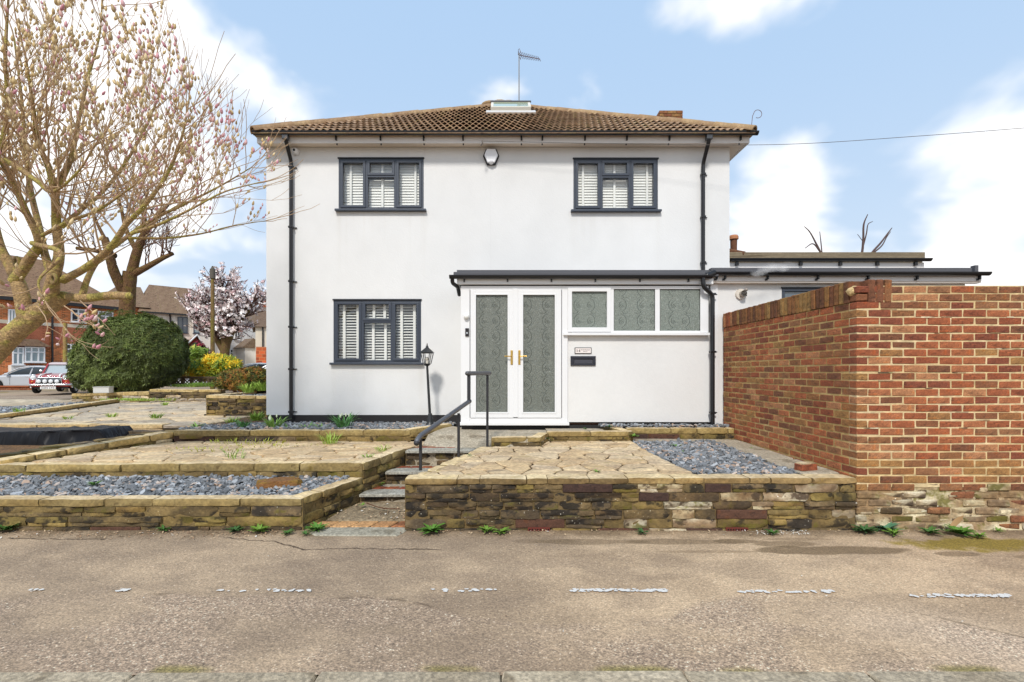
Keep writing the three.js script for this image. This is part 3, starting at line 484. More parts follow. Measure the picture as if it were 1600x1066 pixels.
// ---------------------------------------------------------------- slate chips
const chipGeo = [0, 1, 2].map((i) => { const R = mulberry(240 + i), p = []; for (let k = 0; k < 7; k++) { const a = k / 7 * 6.283, r = .6 + R() * .55; p.push(new THREE.Vector3(Math.cos(a) * r, .13 + R() * .08, Math.sin(a) * r * .62), new THREE.Vector3(Math.cos(a) * r * 1.05, -.13 - R() * .08, Math.sin(a) * r * .66)); } return planarUV(new ConvexGeometry(p), 0, 0, .1); });
const chipMat = mat(0xffffff, .62, { bumpMap: T.rough, bumpScale: .003 });
function slate(label, poly, hf, perM2, size, seed) {
  const R = mulberry(seed), xs = poly.map((q) => q[0]), ys = poly.map((q) => q[1]), x0 = Math.min(...xs), x1 = Math.max(...xs), y0 = Math.min(...ys), y1 = Math.max(...ys), N = Math.round(Math.abs(areaOf(poly)) * perM2);
  const t = thing('slate_chips', label, 'slate chips', [(x0 + x1) / 2, hf((x0 + x1) / 2, (y0 + y1) / 2), -(y0 + y1) / 2], 0, null, 'stuff'), off = offset(t), q4 = new THREE.Quaternion(), e = new THREE.Euler(), m4 = new THREE.Matrix4(), col = new THREE.Color();
  const s = new THREE.Shape(); poly.forEach((q, i) => i ? s.lineTo(...q) : s.moveTo(...q)); const g = new THREE.ShapeGeometry(s, 1), p = g.attributes.position; for (let i = 0; i < p.count; i++) { const x = p.getX(i), d = p.getY(i); p.setXYZ(i, x - off.x, hf(x, d) - .035 - off.y, -d - off.z); } g.computeVertexNormals(); mesh('bed', planarUV(g.toNonIndexed()), mat(0x33363a, 1, { bumpMap: T.rough, bumpScale: .01 }), t);
  const im = chipGeo.map((cg) => { const o = new THREE.InstancedMesh(cg, chipMat, Math.ceil(N / 3)); o.name = 'chips'; o.userData.kind = 'stuff'; o.castShadow = o.receiveShadow = true; t.add(o); return o; });
  const cnt = [0, 0, 0]; let guard = 0;
  while (cnt[0] + cnt[1] + cnt[2] < N && guard++ < N * 6) {
    const x = lerp(x0, x1, R()), d = lerp(y0, y1, R()); if (!inside(poly, x, d)) continue;
    const k = guard % 3; if (cnt[k] >= im[k].count) continue;
    const sc = size * (.55 + R() * R() * 1.1); e.set((R() - .5) * 1.3, R() * 6.283, (R() - .5) * 1.3); q4.setFromEuler(e);
    m4.compose(new THREE.Vector3(x - off.x, hf(x, d) - .014 + R() * .028 - off.y, -d - off.z), q4, new THREE.Vector3(sc, sc * (.7 + R() * .7), sc)); im[k].setMatrixAt(cnt[k], m4);
    const v = .12 + R() * R() * .36, w = R(); if (w < .07) col.setRGB(.42, .30, .22); else if (w < .12) col.setRGB(.5, .42, .36); else col.setRGB(v * .98, v * 1.03, v * 1.08); im[k].setColorAt(cnt[k]++, col);
  }
  im.forEach((o, k) => { o.count = cnt[k]; o.instanceMatrix.needsUpdate = true; });
}
slate('blue grey slate chips filling the long bed behind the left footway wall', [[-7.4, 4.80], [-2.05, 4.80], [Lx(5.58) - .16, 5.58], [-7.4, 5.58]], (x, d) => lerp(.262, .315, (d - 4.8) / .8), 1500, .040, 251);
slate('dark slate chips in the triangular bed beside the brick wall', [[1.93, 4.86], [2.91, 4.86], [2.93, 6.95], [1.80, 6.95], [1.77, 6.5], [1.79, 5.9], [1.84, 5.4]], (x, d) => lerp(.492, .515, (d - 4.86) / 2), 1500, .040, 252);
slate('slate chips in the planted bed against the white house wall', [[-5.05, 7.64], [-1.5, 7.64], [-.9, 8.12], [-.9, 8.68], [-4.2, 8.68], [-5.05, 8.2]], (x, d) => lerp(.612, .60, d - 7.6), 900, .040, 253);
slate('strip of slate chips at the foot of the porch wall beside the downpipe', [[1.5, 7.27], [3.32, 7.27], [3.32, 7.47], [1.4, 7.47]], (x, d) => .70, 900, .036, 254);
slate('far strip of slate chips outside the street side kerb of the patio', [[-9.9, 9.3], [-11.35, 14.2], [-12.4, 14.3], [-13, 9]], (x, d) => .60, 240, .06, 255);
slate('slate chips on top of the raised stone planter', [[-5.95, 10.24], [-4.4, 10.24], [-4.4, 11.2], [-5.95, 11.2]], (x, d) => .975, 260, .05, 256);
// soil in the gaps of the garden
{
  const sh = (pts, y) => { const s = new THREE.Shape(); pts.forEach((q, i) => i ? s.lineTo(...q) : s.moveTo(...q)); const g = new THREE.ShapeGeometry(s, 1), p = g.attributes.position; for (let i = 0; i < p.count; i++) { const x = p.getX(i), d = p.getY(i); p.setXYZ(i, x, y, -d); } g.computeVertexNormals(); return planarUV(g.toNonIndexed()); };
  tag(mesh('soil', sh([[-12, 5.6], [-5.9, 5.64], [-5.15, 7.6], [-5.1, 8.4], [-12, 8.6]], .455), mat(new THREE.Color(1.25, 1.1, .9), 1, { map: T.soil, bumpMap: T.rough, bumpScale: .012 })), 'trodden sandy earth around the black covered pond', 'soil', null, 'structure');
  tag(mesh('soil', sh([[-5.15, 8.2], [-4.22, 8.7], [-4.22, 10.2], [-5.2, 10.1]], .585), M.soil), 'patch of earth between the patio and the corner of the white house', 'soil', null, 'structure');
  tag(mesh('soil', sh([[.6, 7.05], [1.45, 7.05], [1.45, 7.48], [.6, 7.48]], .645), M.concrete), 'small concrete fill between the porch and its stone kerb', 'path', null, 'structure');
}
// ---------------------------------------------------------------- steps up to the porch
{
  const t = thing('garden_steps', 'slate nosed steps with terracotta tiles climbing to the porch door', 'steps', [-1.2, 0, -5.6], 0, null, 'structure'), R = mulberry(260), off = offset(t);
  const slateM = mat(new THREE.Color(.62, .69, .78), .62, { bumpMap: T.rough, bumpScale: .002, map: T.concrete }), tile = [0xb5613c, 0xa85536, 0xc07148].map((c) => mat(c, .8, { map: T.concrete }));
  const tilePale = [0xf4c89a, 0xecbc90, 0xd89870].map((c) => mat(c, .85, { map: T.concrete }));
  const poly = (d0, d1, e = .0) => [[Lx(d0) + e, d0], [Rx(d0) + .0, d0], [Rx(d1) + .0, d1], [Lx(d1) + e, d1]];
  const flat = (name, p, y, th, m) => { const g = slab(p, () => y, R, th, .0015); g.translate(-off.x, -off.y, -off.z); return mesh(name, g, m, t); };
  const tiles = (d0, d1, y, n, ms) => { for (let i = 0; i < n; i++) { const f = (u, d) => [lerp(Lx(d), Rx(d), u), d]; flat('floor_tile', [f(i / n + .006, d0), f((i + 1) / n - .006, d0), f((i + 1) / n - .006, d1), f(i / n + .006, d1)], y, .02, pick(ms, R)); } };
  const sub = (d0, d1, y) => { const g = slab(poly(d0, d1), () => y, R, y + .05, 0); g.translate(-off.x, -off.y, -off.z); mesh('step_core', g, M.concrete, t); };
  // threshold at footway level
  flat('slate_slab', [[-1.76, 4.50], [-.97, 4.50], [-.93, 4.74], [-1.80, 4.74], [-1.86, 4.62]], .016, .03, mat(new THREE.Color(.62, .66, .68), .8, { map: T.concrete, bumpMap: T.rough, bumpScale: .002 }));
  tiles(4.75, 4.93, .018, 5, tilePale);
  { const g = slab(poly(4.94, 5.6), (x, d) => .02 + (d - 4.94) * .05, R, .08, 0); g.translate(-off.x, -off.y, -off.z); mesh('earth_floor', g, mat(new THREE.Color(.50, .44, .36), .95, { map: T.concrete, bumpMap: T.rough, bumpScale: .006 }), t); }
  [[5.46, 5.98, .153, .03], [5.94, 6.44, .302, .17], [6.37, 6.8, .489, .33]].forEach(([d, d2, y, yb], i) => {
    const rl = Math.hypot(Rx(d) - Lx(d), 0);
    run(t, [Lx(d + .05), d + .05], [Rx(d + .05), d + .05], yb - .06, y - .03, y - .03, .16, 2, { seed: 270 + i, len: [.1, .28], mats: () => SM.dark, mortar: M.mortarDark, rough: .008 });
    flat('slate_nosing', [[Lx(d), d], [Rx(d), d], [Rx(d + .24), d + .24], [Lx(d + .24), d + .24]], y, .034, slateM);
    tiles(d + .245, d + .38, y - .002, 7, tile);
    const g = slab(poly(d + .06, d2 + .3), (x, q) => y - .014, R, y - .02, 0); g.translate(-off.x, -off.y, -off.z); mesh('step_core', g, M.concrete, t);
  });
  { const g = slab([[Lx(6.76) , 6.76], [-.2, 6.5], [.46, 6.5], [.60, 6.94], [.66, 7.46], [-.82, 7.46], [-.9, 8.0]], (x, d) => lerp(.489, .628, sstep(6.6, 7.2, d + Math.max(0, x + .25) * 1.1)), R, .16, 0); g.translate(-off.x, -off.y, -off.z); mesh('landing', g, M.concrete, t); }
}
// ---------------------------------------------------------------- the white house
const HD = 8.7, HL = mx(416, HD), HR = mx(1140, HD), SOFF = my(232, HD);          // wall plane depth, left and right edges, soffit height
const PD = 7.48, PL = mx(720, PD), PR = 3.13;                                       // porch front plane
const house = thing('white_house', 'white rendered two storey house with brown hipped tile roof and dark grey windows', 'house', [-.13, .58, -HD]);
{
  const windows = [[529, 662, 248, 328, 0], [521, 658, 469, 567, 1], [896, 1028, 248.5, 329, 2]].map(([a, b, c, d, k]) => ({ x0: mx(a, HD), x1: mx(b, HD), y1: my(c, HD), y0: my(d, HD), k }));
  const zf = -HD, th = .28, gs = [];
  // front wall with real openings: cut into strips round the windows
  const ys = [.74, ...new Set(windows.flatMap((w) => [w.y0, w.y1]))].sort((a, b) => a - b); ys.push(SOFF + .02);
  for (let i = 0; i < ys.length - 1; i++) { const y0 = ys[i], y1 = ys[i + 1], cut = windows.filter((w) => w.y0 <= y0 + 1e-4 && w.y1 >= y1 - 1e-4).sort((a, b) => a.x0 - b.x0); let x = HL; for (const w of cut) { gs.push(box(x, w.x0, y0, y1, zf - th, zf)); x = w.x1; } gs.push(box(x, HR, y0, y1, zf - th, zf)); }
  gs.push(box(HL, HL + th, .74, SOFF + .02, -HD - 9, zf - th), box(HR - th, HR, .74, SOFF + .02, -HD - 9, zf - th), box(HL, HR, .74, SOFF + .02, -HD - 9.28, -HD - 9));
  wmesh('wall', gs, M.houseWall, house);
  wmesh('plinth', [box(HL + .012, PL - .02, .5, .738, zf - th, zf - .012), box(HL + .012, HL + .2, .5, .738, -HD - 9, zf - th - .013)], M.plinth, house);
  wmesh('ceiling', [box(HL + th, HR - th, 3.05, 3.2, -HD - 9, zf - th - .4), box(HL + th, HR - th, .5, .73, -HD - 9, zf - th - .4), box(HL + th, HR - th, SOFF - .02, SOFF + .1, -HD - 9, zf - th)], mat(0x8a8378, .9), house);
  // soffit and fascia
  const FD = 8.48, fx0 = -4.28, fx1 = 4.20;
  wmesh('soffit', [box(fx0, fx1, SOFF + .025, SOFF + .045, -HD - .0, -FD - .018), box(fx0, HL, SOFF + .025, SOFF + .045, -HD - 9.4, -HD - .002), box(HR, fx1, SOFF + .025, SOFF + .045, -HD - 9.4, -HD - .002)], M.soffit, house);
  wmesh('fascia', [box(fx0, fx1, SOFF - .005, SOFF + .135, -FD - .018, -FD), box(fx0, fx0 + .018, SOFF - .005, SOFF + .135, -HD - 9.4, -FD - .018), box(fx1 - .018, fx1, SOFF - .005, SOFF + .135, -HD - 9.4, -FD - .018)], mat(new THREE.Color(.80, .77, .74), .45), house);
  // gutter: half round trough
  const gut = (x0, x1, y, z, r = .055) => { const s = new THREE.Shape(); s.absarc(0, 0, r, Math.PI, 2 * Math.PI, false); s.absarc(0, 0, r - .006, 2 * Math.PI, Math.PI, true); const g = new THREE.ExtrudeGeometry(s, { depth: x1 - x0, bevelEnabled: false, curveSegments: 10 }); g.rotateY(Math.PI / 2); g.translate(x0, y, z); return clean(g); };
  const bracket = (x, y, z) => [rbox(x - .013, x + .013, y - .07, y + .012, z - .09, z - .02, .004), rbox(x - .011, x + .011, y - .13, y - .06, z - .102, z - .085, .003)];
  const gut1 = wmesh('gutter', [gut(-4.30, 4.30, 5.592, -8.40), gut(-4.30, 4.30, 5.594, -8.405, .048)], M.black, house);
  for (const px of [523, 593, 661, 723, 815, 848, 915, 981, 1048, 1160]) wmesh('gutter_bracket', bracket(mx(px, 8.4), 5.55, -8.42), M.black, gut1);
  // downpipes with swan necks and clips
  const pipe = (pts, clipsY, cx, cz) => { const p = wmesh('downpipe', [tube(bent(pts, .06), .033, 12)], M.black, house); for (const y of clipsY) wmesh('pipe_clip', [rbox(cx - .04, cx + .04, y - .018, y + .018, cz - .04, cz + .036, .006), rbox(cx + .03, cx + .085, y - .009, y + .007, cz - .05, cz - .03, .003)], M.black, p); return p; };
  const lx = mx(454.5, 8.64), rx = mx(1099, 8.64);
  pipe([[mx(446, 8.4), 5.57, -8.40], [mx(446, 8.4), 5.47, -8.40], [lx, 5.20, -8.645], [lx, .66, -8.645]], [5.10, 4.04, 3.09, 2.29, 1.55, .80], lx, -8.645);
  pipe([[mx(1108, 8.4), 5.57, -8.40], [mx(1108, 8.4), 5.45, -8.40], [rx, 5.16, -8.645], [rx, 3.22, -8.645]], [4.97, 4.22, 3.42], rx, -8.645);
  for (const q of [mx(446, 8.4), mx(1108, 8.4)]) wmesh('gutter_outlet', [rbox(q - .05, q + .05, 5.46, 5.55, -8.45, -8.36, .01)], mat(0x44464a, .35), house);

  // windows
  const barM = M.frame;
  for (const w of windows) {
    const wg = new THREE.Group(); wg.name = 'window'; house.add(wg); wg.position.set((w.x0 + w.x1) / 2 + .13, w.y0 - .58, 0);
    const W = w.x1 - w.x0, H = w.y1 - w.y0, z1 = zf + .004, z0 = zf - .075, X = (u) => w.x0 + u * W, Y = (v) => w.y0 + v * H;
    const fr = (a, b, c, d, m = .035, zz0 = z0, zz1 = z1) => [rbox(a, b, d - m, d, zz0, zz1, .006), rbox(a, b, c, c + m, zz0, zz1, .006), rbox(a, a + m, c + m - .004, d - m + .004, zz0, zz1 - .001, .006), rbox(b - m, b, c + m - .004, d - m + .004, zz0, zz1 - .001, .006)];
    const f = .048;
    wmesh('frame', fr(w.x0, w.x1, w.y0, w.y1, f), barM, wg);
    wmesh('head_drip', [rbox(w.x0 - .012, w.x1 + .012, w.y1 - .006, w.y1 + .018, zf - .02, zf + .026, .004)], M.frameDark, wg);
    wmesh('sill', [rbox(w.x0 - .05, w.x1 + .05, w.y0 - .036, w.y0 + .002, zf - .03, zf + .075, .008)], barM, wg);
    const m1 = X(.330), m2 = X(.668), ty = Y(.655);
    const sash = (a, b, c, d) => { wmesh('sash', fr(a, b, c, d, .044, zf - .06, zf + .020), barM, wg); };
    wmesh('mullion', [rbox(m1 - .026, m1 + .026, w.y0 + .04, w.y1 - .04, z0, z1 + .002, .006), rbox(m2 - .026, m2 + .026, w.y0 + .04, w.y1 - .04, z0, z1 + .002, .006), rbox(m1, m2, ty - .022, ty + .022, z0, z1 + .003, .006)], barM, wg);
    const lights = [[w.x0 + f - .012, m1 - .018, w.y0 + f - .014, w.y1 - f + .012, 1], [m1 + .012, m2 - .012, ty + .014, w.y1 - f + .016, 1], [m1 + .010, m2 - .010, w.y0 + .036, ty - .012, 0], [m2 + .018, w.x1 - f + .012, w.y0 + f - .014, w.y1 - f + .012, 1]];
    lights.forEach(([a, b, c, d, s], i) => {
      if (s) sash(a, b, c, d); const e = s ? .040 : .014;
      const p = wmesh('pane', [box(a + e, b - e, c + e, d - e, zf - .034, zf - .031)], M.glass, wg);
      // shutter: slats and stiles in the room
      const zs = zf - .135, n = Math.max(3, Math.round((d - c) / .0485)), tilt = w.k === 1 ? .55 : 1.15, ww = w.k === 1 ? .040 : .066;
      const sg = new THREE.BoxGeometry(b - a + .02, .007, ww).toNonIndexed();
      for (let j = 0; j < n; j++) { const y = c + (j + .5) / n * (d - c), o = put('shutter_slat', sg, M.shutter, wg, (a + b) / 2 - offset(wg).x, y - offset(wg).y, zs - offset(wg).z); o.rotation.x = tilt; }
      const rods = w.k === 1 ? (i === 0 ? [.22, .86] : i === 3 ? [.24, .84] : [.30, .76]) : i === 0 ? [.30] : i === 3 ? [.76] : [.5];
      wmesh('shutter_stile', rods.map((u) => { const x = lerp(a + e, b - e, u), r = w.k === 1 ? .024 : .020; return rbox(x - r, x + r, c - .02, d + .02, zs + .028, zs + .046, .004); }), M.shutter, wg);
    });
    // reveal and dark room
    wmesh('reveal', [box(w.x0 - .02, w.x0, w.y0, w.y1, zf - .6, zf - .285), box(w.x1, w.x1 + .02, w.y0, w.y1, zf - .6, zf - .285)], mat(0xb0aca4, .9), wg);
  }

  // roof: hip facing the footway, built tile by tile
  const pitch = Math.atan(2.74 / 4.24), EX = -.035, EYEV = 5.55, ED = 8.36, HWR = 4.24, S = Math.hypot(HWR, 2.74);
  const roof = new THREE.Group(); roof.name = 'roof'; roof.position.set(EX + .13, EYEV - .58, -ED + HD); house.add(roof);
  const cp = Math.cos(pitch), sp = Math.sin(pitch), tm = [[.80, .77, .74], [.70, .67, .64], [.88, .83, .77], [.60, .56, .53], [.76, .70, .65]].map((c) => mat(new THREE.Color(c[0], c[1], c[2]), .9, { map: T.roof, bumpMap: T.rough, bumpScale: .004 }));
  const gauge = .31, tw = .345, prof = (u) => { const q = (u * 3) % 1; return .026 * Math.pow(Math.sin(Math.PI * clamp(q * 1.25 - .12)), 1.2) + .004; };
  const R = mulberry(400), rows = Math.floor(S / gauge);
  const tileGeo = (xa, xb, hipAt, x0) => {            // from xa to xb in the tile, clipped at the hip lines
    const n = 21, P = [], len = .39, pt = (i, t) => { let u = xa + (xb - xa) * i / n; const z = -len * t, hw = hipAt(t); u = clamp(x0 + u, -hw, hw) - x0; return [u, prof(clamp(u / tw)) + .026 * (1 - t), z]; }, tri = (a, b, c) => P.push(...a, ...b, ...c);
    for (let i = 0; i < n; i++) { const a = pt(i, 0), b = pt(i + 1, 0), c = pt(i, 1), d = pt(i + 1, 1), e = [a[0], a[1] - .013, a[2] + .001], f = [b[0], b[1] - .013, b[2] + .001]; tri(a, b, c); tri(b, d, c); tri(e, f, a); tri(f, b, a); }
    const g = new THREE.BufferGeometry(); g.setAttribute('position', new THREE.Float32BufferAttribute(P, 3)); return planarUV(g, R() * 9, R() * 9);
  };
  const whole = [0, 1, 2].map(() => { const g = tileGeo(0, tw, () => 99, 0); g.computeVertexNormals(); return g; });
  for (let r = 0; r < rows; r++) {
    const s = r * gauge, hw0 = HWR * (1 - s / S) + .02, hw1 = HWR * (1 - (s + .39) / S) + .02, sh = (r % 3) * .04, n = Math.ceil(hw0 / tw) + 1;
    for (let c = -n; c < n; c++) {
      const x0 = c * tw + sh; if (x0 > hw0 - .02 || x0 + tw < -hw0 + .02) continue;
      const inW = x0 > -hw1 && x0 + tw < hw1; let g = inW ? pick(whole, R) : tileGeo(0, tw, (t) => Math.max(0, lerp(hw0, hw1, t)), x0); if (!inW) g.computeVertexNormals();
      const o = put('roof_tile', g, pick(tm, R), roof, x0, s * sp + .03 + (R() - .5) * .008, -s * cp); o.rotation.x = pitch - .088; o.rotation.z = (R() - .5) * .006;
    }
  }
  const deck = (pts) => { const g = new THREE.BufferGeometry(); g.setAttribute('position', new THREE.Float32BufferAttribute(pts.flat(), 3)); g.computeVertexNormals(); return planarUV(g); };
  const A = [-HWR - .03, .004, .03], B = [HWR + .03, .004, .03], C = [0, 2.74, -HWR], Dq = [0, 2.74, -7.6], E1 = [-HWR, 0, -10.2], F1 = [HWR, 0, -10.2];
  mesh('roof_slope', deck([A, B, C, A, C, Dq, A, Dq, E1, B, F1, Dq, B, Dq, C, E1, Dq, F1, A, E1, F1, A, F1, B].map((p) => [p[0], p[1] - .005, p[2]])), tm[1], roof);
  // hip tiles, bedded in mortar
  const hg = (() => { const s = new THREE.Shape(); s.absarc(0, 0, .095, 0, Math.PI, false); s.absarc(0, 0, .075, Math.PI, 0, true); const g = new THREE.ExtrudeGeometry(s, { depth: .40, bevelEnabled: true, bevelSize: .004, bevelThickness: .004, bevelSegments: 1, curveSegments: 7 }); return planarUV(clean(g), 3, 1); })();
  const hm = [mat(new THREE.Color(.62, .56, .46), .95, { map: T.roof, bumpMap: T.rough, bumpScale: .008 }), mat(new THREE.Color(.74, .70, .56), .95, { map: T.roof, bumpMap: T.rough, bumpScale: .01 })];
  for (const sgn of [-1, 1]) { const a = new THREE.Vector3(sgn * HWR * 1.0, .03, .02), b = new THREE.Vector3(0, 2.74, -HWR), n = 20, dir = b.clone().sub(a); for (let i = 0; i < n; i++) { const p = a.clone().addScaledVector(dir, i / n); const o = mesh('hip_tile', hg, pick(hm, R), roof); o.position.set(p.x, p.y - .012 + (R() - .5) * .012, p.z); o.lookAt(o.getWorldPosition(new THREE.Vector3()).add(dir)); o.rotateX(-.012 + (R() - .5) * .012); o.rotateZ((R() - .5) * .1); } }
  for (let i = 0; i < 6; i++) { const o = mesh('ridge_tile', hg, pick(hm, R), roof); o.position.set((R() - .5) * .02, 2.745, -HWR - i * .4 + .1); o.rotation.y = Math.PI; }
  mesh('mortar', [0, 1, 2, 3].map((i) => { const g = new THREE.IcosahedronGeometry(.17 - i * .015, 2); g.scale(1.5, .55, 1); g.translate((i - 1.5) * .22, 2.745 - Math.abs(i - 1.5) * .03, -HWR + .12); return clean(g); }), hm[1], roof);
  // rooflight near the ridge
  { const s = 4.06 * .88, g = new THREE.Group(); g.name = 'rooflight'; g.position.set(.15, 1.66, -2.50); g.rotation.x = pitch + .09; roof.add(g); const wm = mat(0xd8d4c8, .5);
    mesh('frame', [rbox(-.44, .44, 0, .13, .0, .06, .01), rbox(-.44, .44, .0, .15, -.46, -.40, .01), rbox(-.44, -.38, .0, .14, -.40, 0, .01), rbox(.38, .44, .0, .14, -.40, 0, .01)], wm, g);
    mesh('pane', [box(-.385, .385, .128, .134, -.42, .02)], new THREE.MeshPhysicalMaterial({ color: 0xb8c8a8, roughness: .15, clearcoat: 1 }), g); mesh('flashing', [rbox(-.54, .54, .02, .06, .05, .24, .008)], mat(0xcac8c4, .45), g); mesh('hood', [rbox(-.46, .46, .13, .165, -.49, -.40, .01)], mat(0x55565a, .4), g); }
  // twisted wire finial at the right hip end
  wmesh('hip_iron', [tube([...Array(18)].map((_, i) => { const t = i / 17; return t < .4 ? [4.20 + t * .06, 5.68 + t * .55, -8.42] : [4.24 + .07 + Math.cos(Math.PI - (t - .4) * 8.6) * .07, 5.91 + Math.sin((t - .4) * 8.6) * .07, -8.42]; }), .005, 6)], mat(0x6a4a44, .7), house);
  // chimney
  { const c = new THREE.Group(); c.name = 'chimney'; const cxx = mx(1049, 12.4), W = .58, top = my(172, 12.4) + .28; c.position.set(cxx + .13, 7.4 - .58, -12.4 + HD); house.add(c);
    mesh('mortar', [box(-W / 2 + .01, W / 2 - .01, 0, top - 7.69, -.9, -.01)], M.mortarMoss, c); const bms = [mat(0xa06a44, .9, { map: T.brick }), mat(0x8c5638, .9, { map: T.brick }), mat(0xb08452, .9, { map: T.brick })]; const n = Math.round((top - 7.68) / .075);
    for (let r = 0; r < n; r++) for (let k = 0; k < 4; k++) { const x0 = -W / 2 + (k - (r % 2 ? .5 : 0)) * .21, a = Math.max(-W / 2, x0), b = Math.min(W / 2, x0 + .2); if (b - a > .04) put('brick', chunk(b - a, .066, .1, .005, .003, R), pick(bms, R), c, (a + b) / 2, r * .075 + .037, -.05); }
    mesh('brick_cheek', [box(-W / 2 - .001, -W / 2 + .03, 0, top - 7.70, -.9, -.02), box(-W / 2, W / 2, top - 7.71, top - 7.68, -.9, -.02)], bms[0], c); }
}
// ---------------------------------------------------------------- the porch (parts of the house)
{
  const z = -PD, Px = (px) => mx(px, PD), Py = (py) => my(py, PD), W = M.upvc, top = Py(447), sillY = Py(523);
  const wallTop = sillY - .0, R = mulberry(420);
  wmesh('porch_wall', [box(Px(883), PR, Py(660), wallTop, z - .12, z - .03)], M.render, house);
  wmesh('porch_side_wall', [box(PR - .10, PR, Py(661), 2.78, -HD + .002, z - .121)], M.render, house); wmesh('porch_side_wall', [box(PL + .005, PL + .07, .6, 2.8, -HD + .002, z - .08)], M.render, house);
  wmesh('porch_plinth', [box(PL + .01, Px(938), .52, Py(665), z - .12, z - .045), box(Px(938), PR, .6, Py(661), z - .12, z - .05)], M.plinth, house);
  wmesh('porch_floor', [box(PL + .07, PR - .1, .5, .72, -HD + .002, z - .13)], mat(0x6c4a38, .7), house);
  wmesh('porch_back', [box(PL + .07, PR - .1, .72, 2.80, -HD + .003, -HD + .02)], mat(0xa9b4a0, .9), house);
  const dm = mat(0x4a4038, .7); wmesh('inner_door', [rbox(-.35, .55, .73, 2.68, -HD + .021, -HD + .06, .01)], dm, house);
  wmesh('coat', [rbox(-.44, -.18, .73, 1.30, -7.80, -7.62, .06)], mat(0xd0482a, .9), house); wmesh('boot_rack', [rbox(.25, .75, .73, 1.12, -8.0, -7.72, .04)], mat(0x3a2c2c, .9), house);
  wmesh('bench', [rbox(.85, 3.0, .73, 1.2, -8.5, -8.0, .03)], mat(0x8c8270, .8), house);
  // flat roof, fascia, gutter
  wmesh('porch_roof', [box(PL - .06, PR + .02, 2.84, 2.90, -HD + .001, z - .03), rbox(PL - .10, PR + .06, 2.935, 3.00, z + .02, z + .115, .01), box(PL - .06, PR + .02, 2.90, 3.05, -HD + .001, z + .0)], M.felt, house);
  wmesh('porch_fascia', [rbox(PL - .05, PR + .0, top + .018, Py(436), z - .02, z + .06, .004), box(PL - .05, PL - .03, top + .018, Py(436), -HD, z - .02)], W, house);
  const s = new THREE.Shape(); s.absarc(0, 0, .052, Math.PI, 2 * Math.PI, false); s.lineTo(.045, 0); s.lineTo(-.045, 0);
  const gg = (x0, x1, y, zz) => { const g = new THREE.ExtrudeGeometry(s, { depth: x1 - x0, bevelEnabled: false, curveSegments: 8 }); g.rotateY(Math.PI / 2); g.translate(x0, y, zz); return clean(g); };
  const pg = wmesh('porch_gutter', [gg(PL - .16, 3.08, 2.945, z + .115), tube(bent([[PL - .12, 2.92, z + .10], [PL - .12, 2.84, z + .07], [PL - .05, 2.80, z - .05], [PL - .04, 2.70, z - .2]], .03), .030, 8)], M.black, house);
  for (const px of [726, 793, 861, 929, 998, 1073]) { const x = Px(px); wmesh('gutter_bracket', [rbox(x - .011, x + .011, 2.855, 2.90, z + .061, z + .085, .004)], M.black, pg); }
  // double door: outer frame
  const jam = (a, b, c, d, o0 = .0) => rbox(Px(a), Px(b), Py(d), Py(c), z - .06, z + .012 + o0, .006);
  wmesh('door_frame', [jam(720, 734, 447, 660), jam(734, 878, 447, 453.5), jam(878, 887, 447, 660), jam(734, 878, 653, 660), rbox(PL - .02, Px(889), Py(664.5), Py(660), z - .06, z + .05, .006)], W, house);
  // obscure glass: rolled pattern of facing scrolls over a fine fleck, as relief, with dark grooves and pale glints painted into the colour
  const drawScroll = (bg, fleckA, fleckB, lines) => { const c = document.createElement('canvas'); c.width = 512; c.height = 1024; const x = c.getContext('2d'); x.fillStyle = bg; x.fillRect(0, 0, 512, 1024); const q = mulberry(430);
    for (let i = 0; i < 9000; i++) { x.strokeStyle = q() < .5 ? fleckA : fleckB; x.lineWidth = 2 + q() * 2; const a = q() * 6.28, X = q() * 512, Y = q() * 1024; x.beginPath(); x.moveTo(X, Y); x.lineTo(X + Math.cos(a) * 9, Y + Math.sin(a) * 9); x.stroke(); }
    x.lineCap = 'round'; for (const [dx, w, col] of lines) { x.strokeStyle = col; x.lineWidth = w; for (let k = 0; k < 4; k++) { const Y = k * 256 + 128; for (const sx of [-1, 1]) { x.beginPath(); x.ellipse(256 + sx * 76 + dx, Y, 92, 108, 0, sx < 0 ? 1.75 : -1.4, sx < 0 ? 4.5 : 1.4); x.stroke(); x.beginPath(); x.ellipse(256 + sx * 88 + dx, Y, 38, 44, 0, .4, 4.6); x.stroke(); x.beginPath(); x.ellipse(256 + sx * 88 + dx, Y + 8, 14, 16, 0, 3, 8); x.stroke(); x.beginPath(); x.moveTo(256 + sx * 184 + dx, Y - 120); x.quadraticCurveTo(256 + sx * 120 + dx, Y - 96, 256 + sx * 108 + dx, Y - 148); x.stroke(); } } }
    const t = new THREE.CanvasTexture(c); t.wrapS = t.wrapT = THREE.RepeatWrapping; t.repeat.set(1 / .48, 1 / .96); return t; };
  const gt = drawScroll('#808080', 'rgba(30,30,30,.4)', 'rgba(225,225,225,.4)', [[0, 22, '#4a4a4a'], [0, 12, '#e8e8e8']]), gc = drawScroll('#a8ada2', 'rgba(70,80,70,.34)', 'rgba(245,250,240,.36)', [[0, 8, 'rgba(60,62,52,.5)'], [7, 5, 'rgba(240,250,244,.5)']]); gc.colorSpace = THREE.SRGBColorSpace;
  const obscure = new THREE.MeshPhysicalMaterial({ color: 0xffffff, map: gc, roughness: .24, transmission: .62, thickness: 0, ior: 1.5, bumpMap: gt, bumpScale: .006 });
  const obscureTeal = obscure.clone(); obscureTeal.color.setRGB(.95, 1.0, 1.0); obscureTeal.transmission = .5;  // sky reflection on the side panes put into tint and lower transmission
  const gasket = mat(0x202224, .6);
